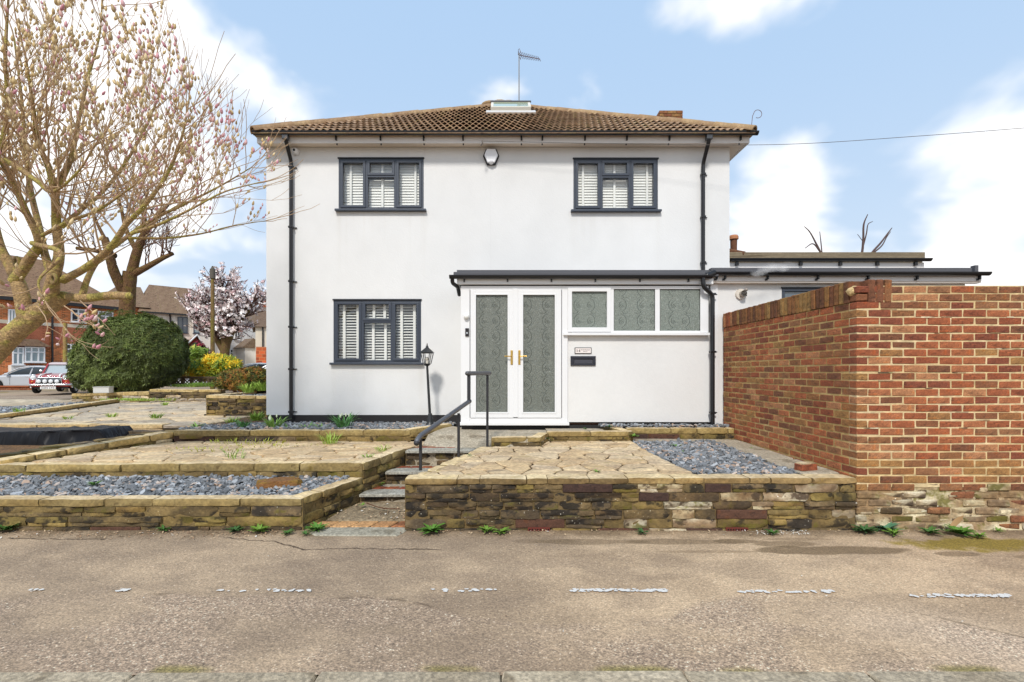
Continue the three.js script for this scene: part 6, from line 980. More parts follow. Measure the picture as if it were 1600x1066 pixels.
{
  const d = 16, x = mx(196, d), t = thing('yew_bush', 'huge rounded dark green clipped yew bush beyond the patio', 'bush', [x, .8, -d]);
  const y0 = .95, rx = 1.84, top = my(490, d) - .08, ry = (top - y0) / 2 + .16, cy = y0 + ry - .12;
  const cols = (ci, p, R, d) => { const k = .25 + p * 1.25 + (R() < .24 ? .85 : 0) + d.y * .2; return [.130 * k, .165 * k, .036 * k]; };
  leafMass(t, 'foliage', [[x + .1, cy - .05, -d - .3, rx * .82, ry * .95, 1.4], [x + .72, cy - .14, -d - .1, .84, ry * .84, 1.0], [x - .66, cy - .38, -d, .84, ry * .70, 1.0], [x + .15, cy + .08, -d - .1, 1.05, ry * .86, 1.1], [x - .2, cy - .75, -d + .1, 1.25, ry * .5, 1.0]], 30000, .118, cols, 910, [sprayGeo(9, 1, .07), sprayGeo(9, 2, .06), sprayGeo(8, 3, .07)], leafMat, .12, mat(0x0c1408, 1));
  { const R = mulberry(912), list = []; for (let i = 0; i < 700; i++) { const a = R() * 6.283, e = R() * 1.45 - .15, k = 1.0 + R() * .07, p = V3(x + .05 + Math.cos(a) * Math.cos(e) * 1.5 * k, cy - .05 + Math.sin(e) * ry * .98 * k, -d + .0 + Math.sin(a) * Math.cos(e) * 1.25 * k); list.push([p, new THREE.Quaternion().setFromUnitVectors(V3(0, 1, 0), V3(Math.cos(a) * .5, .8 + R(), Math.sin(a) * .5).normalize()), V3(.07, .17 + R() * .1, .07), new THREE.Color().setRGB(.10 + R() * .06, .13 + R() * .06, .03), 0]); } instances('shoots', [sprayGeo(6, 4, .09)], leafMat, t, list); }
  const o = acc(), R = mulberry(911); for (let i = 0; i < 9; i++) grow(o, V3(x + (R() - .5) * .9, .7, -d + .5 + (R() - .5) * .4), V3((R() - .5) * 1.6, .8, (R() - .2) * .6), .6, .04, 1, { wander: .2, up: .05, taper: .6, minR: .01, kids: { 1: 2 }, spread: .6, shrink: .6 }, R, []); wmesh('stem', [accGeo(o)], mat(0x4a3828, .95), t);
}
// old pollarded tree behind the bush
{
  const t = thing('pollarded_tree', 'old bare tree with thick brown ridged trunk and sawn limbs behind the yew', 'tree', [mx(196, 21), .5, -21]), o = acc(), tw = acc(), R = mulberry(920), tips = [];
  const L = [[[198, 600, 21, 0.390], [198, 500, 21, 0.302], [200, 455, 21, 0.277], [203, 425, 21, 0.264]], [[196, 460, 21, 0.226], [178, 425, 20.6, 0.189], [170, 395, 20.4, 0.163], [163, 372, 20.4, 0.139]], [[203, 440, 21, 0.214], [212, 400, 21, 0.189], [222, 372, 21, 0.151], [240, 345, 21, 0.113], [262, 320, 21, 0.063]], [[205, 430, 21, 0.151], [228, 418, 21, 0.126], [255, 403, 21, 0.094], [270, 396, 21, 0.076]], [[180, 400, 20.5, 0.113], [150, 392, 20.5, 0.094], [120, 388, 20.5, 0.076]], [[215, 395, 21, 0.113], [198, 362, 21, 0.088], [190, 330, 21, 0.063], [182, 295, 21, 0.031]], [[228, 366, 21, 0.088], [226, 330, 21, 0.063], [232, 290, 21, 0.031]], [[165, 376, 20.4, 0.076], [150, 345, 20.4, 0.050], [140, 310, 20.4, 0.025]]].map((l) => limb(o, l, 11));
  L.slice(2).forEach(({ q, r }) => { for (let i = 6; i < q.length; i += 2) { const d = rdir(R); d.y = Math.abs(d.y); grow(tw, q[i], d, 1.0, Math.min(.03, r[i] * .4), 2, { wander: .2, up: .06, taper: .5, minR: .008, kids: { 2: 3, 1: 2 }, spread: .6, shrink: .5 }, R, tips); } });
  wmesh('trunk', [accGeo(o)], mat(new THREE.Color(.72, .55, .46), .95, { map: T.bark, bumpMap: T.ridged, bumpScale: .06 }), t); wmesh('twigs', [accGeo(tw)], twigM, t).userData.kind = 'stuff';
}
// white blossom tree further down the street
{
  const d = 30, t = thing('blossom_tree', 'white and pink blossom tree in front of the white houses', 'tree', [mx(349, d), .4, -d]), o = acc(), tw = acc(), R = mulberry(930), tips = [];
  const L = [[[352, 585, d, .34], [350, 560, d, .28], [354, 535, d, .25]], [[350, 548, d, .24], [338, 530, d, .17], [330, 520, d, .13], [326, 495, d, .09], [322, 470, d, .05]], [[353, 540, d, .26], [349, 515, d, .20], [346, 490, d, .16], [350, 465, d, .09], [345, 445, d, .05]], [[354, 538, d, .22], [362, 520, d, .18], [376, 500, d, .13], [388, 485, d, .09], [398, 470, d, .05]], [[358, 525, d, .12], [365, 515, d, .10], [364, 495, d, .07], [372, 470, d, .04]], [[330, 522, d, .08], [310, 508, d, .06], [292, 485, d, .03]]].map((l) => limb(o, l, 8));
  L.slice(1).forEach(({ q, r }) => { for (let i = 5; i < q.length; i++) for (let k = 0; k < 2; k++) { const dd = rdir(R); dd.y = Math.abs(dd.y) * .9; grow(tw, q[i], dd, .75, Math.min(.05, r[i] * .5), 2, { wander: .2, up: .05, taper: .5, minR: .014, kids: { 2: 3, 1: 2 }, spread: .6, shrink: .5, side: .7 }, R, tips); } });
  wmesh('trunk', [accGeo(o)], mat(new THREE.Color(.62, .54, .46), .95, { map: T.bark, bumpMap: T.ridged, bumpScale: .03 }), t); wmesh('twigs', [accGeo(tw)], mat(0x5a4038, .95), t).userData.kind = 'stuff';
  const fl = sprayGeo(6, 44, .34), list = []; for (const [p] of tips) if (R() < .48) { const q = new THREE.Quaternion().setFromUnitVectors(V3(0, 1, 0), rdir(R)), s = .085 + R() * .095, w = R(); list.push([p.clone().addScaledVector(rdir(R), .12), q, V3(s, s, s), new THREE.Color().setRGB(...(w < .3 ? [.95, .80, .78] : w < .42 ? [.85, .58, .58] : [.97, .90, .87]))]); }
  instances('blossom', [fl], leafMat, t, list); console.log('blossom', list.length);
}
// garden shrubs
{
  const mk = (name, label, px, py, d, lobesPx, count, size, cols, seed, lw, core) => { const t = thing(name, label, 'shrub', [mx(px, d), my(py, d), -d]); leafMass(t, 'foliage', lobesPx.map(([x, y, rx, ry, ci]) => [mx(x, d), my(y, d), -d, rx / FOCAL * d, ry / FOCAL * d, rx / FOCAL * d, ci]), count, size, cols, seed, [sprayGeo(7, seed, lw), sprayGeo(7, seed + 1, lw)], leafMat, .5, core); const o = acc(), R = mulberry(seed); for (let i = 0; i < 7; i++) grow(o, V3(mx(px, d) + (R() - .5) * .3, my(py, d) - .05, -d), V3((R() - .5) * 1.4, 1, (R() - .5)), .35, .018, 1, { wander: .2, up: .05, taper: .5, minR: .006, kids: { 1: 2 }, spread: .6, shrink: .6 }, R, []); wmesh('stem', [accGeo(o)], twigM, t); };
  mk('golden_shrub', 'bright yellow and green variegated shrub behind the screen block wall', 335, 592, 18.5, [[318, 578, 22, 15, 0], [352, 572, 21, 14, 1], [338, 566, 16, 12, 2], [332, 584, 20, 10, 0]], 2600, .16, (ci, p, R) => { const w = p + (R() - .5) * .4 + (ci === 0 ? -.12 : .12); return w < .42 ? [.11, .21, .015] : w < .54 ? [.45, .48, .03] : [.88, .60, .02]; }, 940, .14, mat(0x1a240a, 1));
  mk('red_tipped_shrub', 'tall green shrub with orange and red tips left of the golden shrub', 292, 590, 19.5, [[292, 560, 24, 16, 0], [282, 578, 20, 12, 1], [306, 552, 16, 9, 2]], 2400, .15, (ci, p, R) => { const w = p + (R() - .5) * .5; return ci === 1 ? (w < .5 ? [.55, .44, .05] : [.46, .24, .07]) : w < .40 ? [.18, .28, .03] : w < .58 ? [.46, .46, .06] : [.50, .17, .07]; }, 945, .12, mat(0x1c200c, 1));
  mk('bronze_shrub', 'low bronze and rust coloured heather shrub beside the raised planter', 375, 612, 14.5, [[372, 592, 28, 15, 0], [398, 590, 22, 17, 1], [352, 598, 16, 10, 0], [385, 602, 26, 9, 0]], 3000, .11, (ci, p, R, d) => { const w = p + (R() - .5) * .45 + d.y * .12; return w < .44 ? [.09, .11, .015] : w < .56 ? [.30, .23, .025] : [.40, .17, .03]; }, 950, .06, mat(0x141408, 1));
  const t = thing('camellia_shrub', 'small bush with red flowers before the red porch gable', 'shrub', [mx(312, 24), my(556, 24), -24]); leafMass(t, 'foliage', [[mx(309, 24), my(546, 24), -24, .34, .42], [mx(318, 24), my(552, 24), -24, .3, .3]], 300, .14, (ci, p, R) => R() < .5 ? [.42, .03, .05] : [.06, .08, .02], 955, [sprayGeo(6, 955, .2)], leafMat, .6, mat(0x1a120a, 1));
}
// bare branches showing over the extension roof
{
  const d = 16, t = thing('bare_tree', 'bare dark branches of a tree rising behind the extension roof', 'tree', [mx(1330, d), .5, -d]), o = acc();
  [[[1330, 640, d, .14], [1325, 520, d, .10], [1322, 460, d, .08]], [[1322, 462, d, .06], [1292, 415, d, .04], [1283, 396, d, .035], [1276, 382, d, .03], [1265, 362, d, .02], [1257, 354, d, .012]], [[1282, 394, d, .026], [1270, 381, d, .02], [1258, 388, d, .011]], [[1285, 400, d, .02], [1283, 380, d, .018], [1281, 362, d, .011]], [[1322, 462, d, .06], [1346, 400, d, .04], [1349, 375, d, .034], [1350, 350, d, .028], [1356, 335, d, .013]], [[1347, 392, d, .024], [1354, 365, d, .02], [1357, 350, d, .015], [1364, 346, d, .008]], [[1322, 462, d, .06], [1362, 396, d, .035], [1376, 380, d, .03], [1388, 364, d, .022], [1394, 356, d, .012]], [[1364, 396, d, .025], [1378, 384, d, .022], [1386, 370, d, .016], [1392, 362, d, .008]], [[1349, 378, d, .012], [1340, 366, d, .008]]].forEach((l) => limb(o, l, 6));
  wmesh('branches', [accGeo(o)], mat(0x5a4844, .95), t);
}
// ---------------------------------------------------------------- houses across the side street
const bmat = (c, o = {}) => mat(c, .9, o);
T.wallBrick = tex(512, 512, (u, v, px, py) => { const rows = 24, r = Math.floor(v * rows), cols = 8, x = u * cols + (r % 2) * .5, c = Math.floor(x), fu = x - c, fv = v * rows - r, k = .78 + .4 * hash2(c % cols, r, 5); const j = fu < .05 || fv < .14; return j ? [206, 176, 132] : [196 * k, 112 * k, 66 * k]; }, { repeat: 1 / 1.8 });
const paneM = new THREE.MeshPhysicalMaterial({ color: 0x28323a, roughness: .04, clearcoat: 1 }), paneL = new THREE.MeshPhysicalMaterial({ color: 0x7c8c90, roughness: .1, clearcoat: 1 });
function facade(A, B) {            // local frame on a front: x along it, z outwards; and the survey of a picture point on that plane
  const L = Math.hypot(B[0] - A[0], B[1] - A[1]), ux = (B[0] - A[0]) / L, ud = (B[1] - A[1]) / L, turn = Math.atan2(ud, ux);
  return { L, turn, pt: (px, py) => { const k = (px - CX) / FOCAL, s = (k * A[1] - A[0]) / (ux - k * ud), d = A[1] + s * ud; return [s, my(py, d)]; } };
}
function addWindow(t, s0, s1, y0, y1, cols, rows, m = M.upvc, pm = paneM, z = 0) {
  const w = new THREE.Group(); w.name = 'window'; w.position.set((s0 + s1) / 2, y0, z); t.add(w); const W = s1 - s0, H = y1 - y0, f = .07, gs = [rbox(-W / 2, W / 2, H - f, H, -.05, .05, .01), rbox(-W / 2, W / 2, 0, f, -.05, .06, .01), rbox(-W / 2, -W / 2 + f, f, H - f, -.05, .048, .01), rbox(W / 2 - f, W / 2, f, H - f, -.05, .048, .01)];
  for (let i = 1; i < cols; i++) gs.push(rbox(-W / 2 + W * i / cols - .04, -W / 2 + W * i / cols + .04, f, H - f, -.05, .045, .01)); if (rows > 1) gs.push(rbox(-W / 2 + f, W / 2 - f, H * .66 - .035, H * .66 + .035, -.05, .043, .01));
  mesh('frame', gs, m, w); for (let i = 0; i < cols; i++) mesh('pane', [box(-W / 2 + W * i / cols + .045, -W / 2 + W * (i + 1) / cols - .045, f, H - f, -.01, .0)], pm, w); mesh('sill', [rbox(-W / 2 - .06, W / 2 + .06, -.06, 0, -.04, .1, .01)], m, w); return w;
}
function roofPrism(x0, x1, y, z0, z1, rise, hipL, hipR, over = .3) {   // ridge along x
  const zc = (z0 + z1) / 2, a = [x0 - over, y, z1 + over], b = [x1 + over, y, z1 + over], c = [x1 + over, y, z0 - over], d = [x0 - over, y, z0 - over], r0 = [x0 - over + hipL, y + rise, zc], r1 = [x1 + over - hipR, y + rise, zc], P = [a, b, r1, a, r1, r0, c, d, r0, c, r0, r1, b, c, r1, d, a, r0, a, c, b, a, d, c];
  const g = new THREE.BufferGeometry(); g.setAttribute('position', new THREE.Float32BufferAttribute(P.flat(), 3)); g.computeVertexNormals(); return planarUV(g);
}
T.courses = tex(256, 256, (u, v) => { const r = v * 12, f = r - Math.floor(r); return .3 + .7 * f - .3 * sstep(.0, .06, (u * 14 + Math.floor(r) * .5) % 1 < .06 ? .06 : 0); }, { srgb: false, repeat: 1 / 2.4 });
const tiled = (c) => mat(c, .9, { map: T.roof, bumpMap: T.courses, bumpScale: .05 });
{
  const A = [-30.8, 30], B = [-27.7, 35.4], f = facade(A, B), t = thing('brick_house', 'orange brick semi detached house with red hung tiles across the street', 'house', [A[0], .25, -A[1]], f.turn), Y0 = .25, P = (x, y) => { const q = f.pt(x, y); return [q[0], q[1] - Y0]; };
  const ev = P(0, 468)[1], L = f.L, bm = mat(new THREE.Color(.95, .92, .86), .92, { map: T.wallBrick, bumpMap: T.rough, bumpScale: .01 });
  mesh('wall', [box(-9, L, -.4, ev, -8, 0)], bm, t); mesh('fascia', [box(-9.3, L + .3, ev - .02, ev + .2, .28, .36)], M.black, t);
  mesh('roof', [roofPrism(-9, L, ev + .18, -8, 0, 3.3, 2, 3.4, .38)], tiled(new THREE.Color(.42, .34, .28)), t);
  const y1 = P(60, 500)[1], yb = P(40, 508)[1], yc = P(40, 543)[1], sp = P(80.5, 520)[0], hang = tiled(new THREE.Color(.78, .36, .28));
  mesh('string_course', [rbox(-9, L + .02, yb + .02, yb + .24, 0, .06, .01)], bmat(0xc8bca8), t);
  const rowsN = 9; for (const [a, b, y0] of [[-7, sp - .15, yc], [sp + .12, L - .15, P(120, 538)[1]]]) { const hp = new THREE.Group(); hp.name = 'hung_tiles'; t.add(hp); for (let i = 0; i < rowsN; i++) { const h = (yb - y0) / rowsN, g = box(a, b, 0, h * 1.25, 0, .03); const o = mesh('tile_course', [g], hang, hp); o.position.set(0, y0 + i * h, .03); o.rotation.x = -.06; } }
  mesh('downpipe', [tube([[sp, .1, .12], [sp, ev, .12]], .06, 8)], M.black, t);
  const win = (a, b, c, d, n, r, z, pm) => { const p = P(a, d), q = P(b, c); addWindow(t, p[0], q[0], p[1], q[1], n, r, M.upvc, pm, z); };
  win(110, 133, 484, 503, 2, 2, .04); win(152, 176, 488, 508, 2, 2, .04); win(12, 24, 484, 505, 2, 1, .04, paneL); win(98, 122, 538, 562, 2, 2, .06); win(52, 66, 486, 505, 1, 2, .04);
  // bay with its little roof
  const b0 = P(12, 565)[0], b1 = P(66, 565)[0]; mesh('bay', [rbox(b0, b1, -.3, P(30, 571)[1], .02, .5, .03)], bmat(0xdcd8d0), t); mesh('bay_roof', [roofPrism(b0 - .1, b1 + .1, P(30, 541)[1], .0, .62, .45, .5, .5, .1)], tiled(new THREE.Color(.30, .25, .22)), t);
  win(14, 32, 543, 570, 2, 2, .52, paneL); win(33, 65, 543, 566, 3, 2, .52, paneL);
  const c = new THREE.Group(); c.name = 'chimney'; c.position.set(-1.2, ev + 2.2, -4); t.add(c); mesh('stack', [rbox(-.5, .5, 0, 2.0, -.35, .35, .02)], bm, c); mesh('pot', [cyl(.13, .11, .45, -.2, 2, 0, 12), cyl(.13, .11, .45, .2, 2, 0, 12)], bmat(0xb0603c), c);
}
{
  const A = [mx(226, 42), 42], B = [mx(348, 46), 46], f = facade(A, B), t = thing('cream_house', 'cream rendered house with steep brown roof and dark bay windows across the street', 'house', [A[0], .2, -A[1]], f.turn), P = (x, y) => { const q = f.pt(x, y); return [q[0], q[1] - .2]; }, L = f.L, ev = P(240, 489)[1], cm = mat(new THREE.Color(.80, .74, .66), .9, { map: T.render });
  mesh('wall', [box(0, L, -.4, ev, -7, 0)], cm, t); mesh('gable_wall', [box(-3.4, -.02, -.4, ev + .4, -7, -.3)], mat(new THREE.Color(.95, .86, .8), .92, { map: T.wallBrick }), t);
  mesh('roof', [roofPrism(-.2, L, ev, -7, 0, 2.9, 1.2, 2.2, .3), roofPrism(-3.4, .1, ev + .4, -7, -.3, 2.2, 2.2, .3, .3)], tiled(new THREE.Color(.40, .35, .31)), t); mesh('gutter', [box(-.3, L + .3, ev - .06, ev + .06, .26, .36)], M.black, t);
  mesh('downpipe', [tube([[P(264, 500)[0], ev, .3], [P(266, 500)[0], ev - .4, .1], [P(266, 500)[0], 0, .1]], .07, 7)], M.black, t);
  const win = (a, b, c, d, n, r, z, m, pm) => { const p = P(a, d), q = P(b, c); addWindow(t, p[0], q[0], p[1], q[1], n, r, m, pm, z); };
  win(277, 293, 496, 520, 2, 1, .05, M.frame, paneM); 
  const b0 = P(299, 530)[0], b1 = P(327, 530)[0]; mesh('bay', [rbox(b0, b1, -.3, P(312, 498)[1], .02, .55, .04)], cm, t); win(300, 310, 499, 521, 1, 1, .57, M.frame, paneL); win(311, 326, 500, 522, 2, 1, .57, M.frame, paneM);
  const p0 = P(283, 560)[0], p1 = P(312, 560)[0]; mesh('porch', [rbox(p0 + .2, p1 - .2, -.3, P(298, 542)[1], .03, 1.2, .03)], bmat(0x9a96a4), t);
  const gr = new THREE.BufferGeometry(), gy = P(298, 543)[1], gt = P(300, 525)[1], pm = (p0 + p1) / 2 + .25; gr.setAttribute('position', new THREE.Float32BufferAttribute([p0, gy, 1.4, pm, gt, 1.4, pm, gt, 0, p0, gy, 1.4, pm, gt, 0, p0, gy, 0, p1, gy, 1.4, pm, gt, 0, pm, gt, 1.4, p1, gy, 1.4, p1, gy, 0, pm, gt, 0, p0 + .2, gy, 1.2, p1 - .2, gy, 1.2, pm, gt - .1, 1.2], 3)); gr.computeVertexNormals(); mesh('porch_roof', [planarUV(gr)], mat(0xa04a30, .9, { side: THREE.DoubleSide, map: T.roof }), t);
  mesh('barge_board', [tube([[p0 - .05, gy - .05, 1.42], [pm, gt + .02, 1.42], [p1 + .05, gy - .05, 1.42]], .09, 6)], M.upvc, t);
}
{
  const A = [mx(338, 50), 50], B = [mx(402, 53), 53], f = facade(A, B), t = thing('white_rendered_house', 'white house with small gabled porch behind the blossom tree', 'house', [A[0], .2, -A[1]], f.turn), P = (x, y) => { const q = f.pt(x, y); return [q[0], q[1] - .2]; }, L = f.L, ev = P(370, 500)[1], cm = mat(new THREE.Color(.84, .84, .84), .9, { map: T.render });
  mesh('wall', [box(0, L, -.4, ev, -7, 0)], cm, t); mesh('roof', [roofPrism(0, L, ev, -7, 0, 2.4, .4, .4, .35)], tiled(new THREE.Color(.34, .31, .30)), t);
  const win = (a, b, c, d, n, r, z = .05) => { const p = P(a, d), q = P(b, c); addWindow(t, p[0], q[0], p[1], q[1], n, r, M.upvc, paneM, z); }; win(342, 352, 500, 524, 2, 2); win(366, 375, 512, 531, 2, 2); win(338, 345, 548, 560, 2, 1); win(359, 364, 546, 562, 1, 2);
  const p0 = P(366, 560)[0], p1 = P(399, 560)[0], gy = P(380, 545)[1], gt = P(385, 530)[1]; mesh('porch', [rbox(p0 + .2, p1 - .1, -.3, gy, .03, 2.2, .03)], cm, t); mesh('porch_roof', [roofPrism(0, 2.2, 0, -(p1 - p0) / 2, (p1 - p0) / 2, gt - gy, .1, .1, .15).rotateY(-Math.PI / 2).translate((p0 + p1) / 2, gy, 0)], tiled(new THREE.Color(.40, .40, .42)), t);
}
{
  const d = 46, A = [mx(399, d), d], B = [mx(480, 48), 48], f = facade(A, B), t = thing('cream_house', 'cream house with dark roof and brick chimney beside the corner of the white house', 'house', [A[0], .2, -A[1]], f.turn), P = (x, y) => { const q = f.pt(x, y); return [q[0], q[1] - .2]; }, ev = P(408, 511)[1];
  mesh('wall', [box(0, f.L, -.4, ev, -7, 0)], mat(new THREE.Color(.80, .72, .58), .9, { map: T.render }), t); mesh('roof', [roofPrism(0, f.L, ev, -7, 0, 2.6, .6, .6, .3)], tiled(new THREE.Color(.30, .27, .26)), t); mesh('downpipe', [tube([[P(410.5, 520)[0], 0, .1], [P(410.5, 520)[0], ev, .1]], .07, 7)], M.black, t);
  const c = new THREE.Group(); c.name = 'chimney'; c.position.set(P(409, 500)[0] + .3, ev + 1.6, -3.4); t.add(c); mesh('stack', [rbox(-.45, .45, 0, 1.7, -.4, .4, .02)], mat(new THREE.Color(.8, .5, .42), .9, { map: T.wallBrick }), c); mesh('pot', [cyl(.14, .12, .5, 0, 1.7, 0, 10)], bmat(0x9a4a34), c);
  mesh('garden_wall', [rbox(P(400, 560)[0], P(440, 560)[0], -.4, P(405, 543)[1], 1.2, 1.4, .02)], mat(new THREE.Color(.9, .6, .5), .9, { map: T.wallBrick }), t);
}
// low garden wall of the brick house, brick by brick is too small to tell apart: courses in relief
{
  const d = 26.5, R = mulberry(970), t = thing('front_wall', 'low orange brick front garden wall behind the small red car', 'brick wall', [mx(-10, d), .2, -d]), gs = [], ms = [mat(0xa85c38, .9, { map: T.brick }), mat(0x92482e, .9, { map: T.brick })], L = mx(47, d) - mx(-60, d), g2 = [];
  for (let r = 0; r < 6; r++) for (let x = -(r % 2) * .115; x < L; x += .23) { const q = chunk(.22, .066, .1, .004, .002, R); q.translate(x - 1.7, r * .075 + .04, 0); (R() < .6 ? gs : g2).push(q); }
  mesh('brick', gs, ms[0], t).userData.kind = 'stuff'; mesh('brick', g2, ms[1], t).userData.kind = 'stuff'; mesh('mortar', [box(-1.75, L - 1.75, 0, .44, -.06, .04)], M.mortar, t); mesh('coping', [rbox(-1.8, L - 1.7, .45, .53, -.12, .12, .015)], mat(0xb0653f, .9, { map: T.brick }), t);
}
// pierced concrete screen blocks
{
  const d = 17.2, x0 = mx(258, d), h = 13.5 / FOCAL * d, w = h * 1.02, y = my(604, d), t = thing('screen_block_wall', 'low wall of pierced concrete screen blocks beside the yew bush', 'garden wall', [x0, y, -d]), m = mat(new THREE.Color(.25, .20, .15), .95, { map: T.concrete, bumpMap: T.rough, bumpScale: .006 });
  const bl = [rbox(0, w - .008, h - .035, h, -.05, .05, .006), rbox(0, w - .008, 0, .035, -.05, .05, .006), rbox(0, .03, .03, h - .03, -.05, .05, .006), rbox(w - .038, w - .008, .03, h - .03, -.05, .05, .006)];
  const pet = (a) => { const g = tube([[w / 2, h / 2, 0], [w / 2 + Math.cos(a) * w * .28, h / 2 + Math.sin(a) * h * .28, 0], [w / 2 + Math.cos(a) * w * .62, h / 2 + Math.sin(a) * h * .62, 0]], (u) => .016 + .012 * Math.sin(u * 3.1), 6); return g; };
  for (let k = 0; k < 4; k++) bl.push(pet(Math.PI / 4 + k * Math.PI / 2)); const ring = new THREE.TorusGeometry(w * .30, .013, 6, 18); ring.translate(w / 2, h / 2, 0); bl.push(clean(ring));
  const g = join(bl); for (let i = 0; i < 7; i++) put('screen_block', g, m, t, i * w, 0, 0); mesh('coping', [rbox(-.02, 7 * w, h, h + .04, -.07, .07, .01)], m, t);
}
{
  const d = 26, x = mx(332, d), t = thing('telegraph_pole', 'tall weathered telegraph pole in front of the blossom tree', 'pole', [x, .4, -d]), top = my(417, d) - .4; mesh('shaft', [cyl(.12, .08, top - .2, 0, 0, 0, 14)], mat(new THREE.Color(1.0, .92, .72), .95, { map: T.bark, bumpMap: T.ridged, bumpScale: .02 }), t); mesh('cap', [cyl(.14, .13, .5, 0, top - .62, 0, 12), cyl(.10, .03, .16, 0, top - .12, 0, 12)], mat(0x5a544a, .8), t); mesh('bracket', [tube([[0, top - .35, 0], [.22, top - .3, 0]], .04, 6)], mat(0x44423e, .7), t);
}
{
  const d = 24, x = mx(101.5, d), t = thing('wooden_post', 'slender pale post standing behind the small red car', 'post', [x, .5, -d]); mesh('shaft', [cyl(.10, .085, my(505, d) - .5, 0, 0, 0, 12)], mat(new THREE.Color(1.25, 1.15, .95), .95, { map: T.bark }), t); mesh('base_collar', [cyl(.13, .12, .15, 0, 0, 0, 12)], mat(0x6a5e48, .9), t);
}
// ---------------------------------------------------------------- cars
const tyreM = mat(0x141416, .85), rimM = mat(0xc8cacc, .25, { metalness: .8 }), glassDark = new THREE.MeshPhysicalMaterial({ color: 0x2a343c, roughness: .04, clearcoat: 1 }), lampM = mat(0xe8eaec, .08, {});
function wheel(t, x, y, z, r, w, spokes) {
  const g = new THREE.Group(); g.name = 'wheel'; g.position.set(x, y, z); t.add(g); const ty = new THREE.LatheGeometry([[r * .62, -w / 2], [r * .93, -w / 2], [r, -w * .32], [r, w * .32], [r * .93, w / 2], [r * .62, w / 2]].map((p) => new THREE.Vector2(...p)), 28); ty.rotateX(Math.PI / 2); mesh('tyre', [clean(ty)], tyreM, g);
  const rim = []; for (let k = 0; k < spokes; k++) { const a = k / spokes * 6.283, b = rbox(-.02, .02, .02, r * .6, -.02, .02, .006); b.rotateZ(a); b.translate(0, 0, w * .34); rim.push(b); const b2 = b.clone(); b2.translate(0, 0, -w * .68); rim.push(b2); } const ring = new THREE.TorusGeometry(r * .58, r * .075, 8, 24); const r1 = ring.clone().translate(0, 0, w * .36), r2 = ring.clone().translate(0, 0, -w * .36); rim.push(clean(r1), clean(r2)); mesh('rim', rim, rimM, g); const disc = new THREE.CylinderGeometry(r * .58, r * .58, w * .3, 24); disc.rotateX(Math.PI / 2); mesh('brake_disc', [clean(disc)], mat(0x2a2a2c, .6), g);
}
const prof = (pts, w, b, seg = 3) => { const s = new THREE.Shape(); s.moveTo(...pts[0]); for (let i = 1; i < pts.length; i++) { const p = pts[i]; p.length === 4 ? s.quadraticCurveTo(p[0], p[1], p[2], p[3]) : s.lineTo(p[0], p[1]); } s.closePath(); const g = new THREE.ExtrudeGeometry(s, { depth: w - 2 * b, bevelEnabled: true, bevelSize: b, bevelThickness: b, bevelSegments: seg, curveSegments: 12, bevelOffset: -b }); g.translate(0, 0, -(w - 2 * b) / 2); return g; };
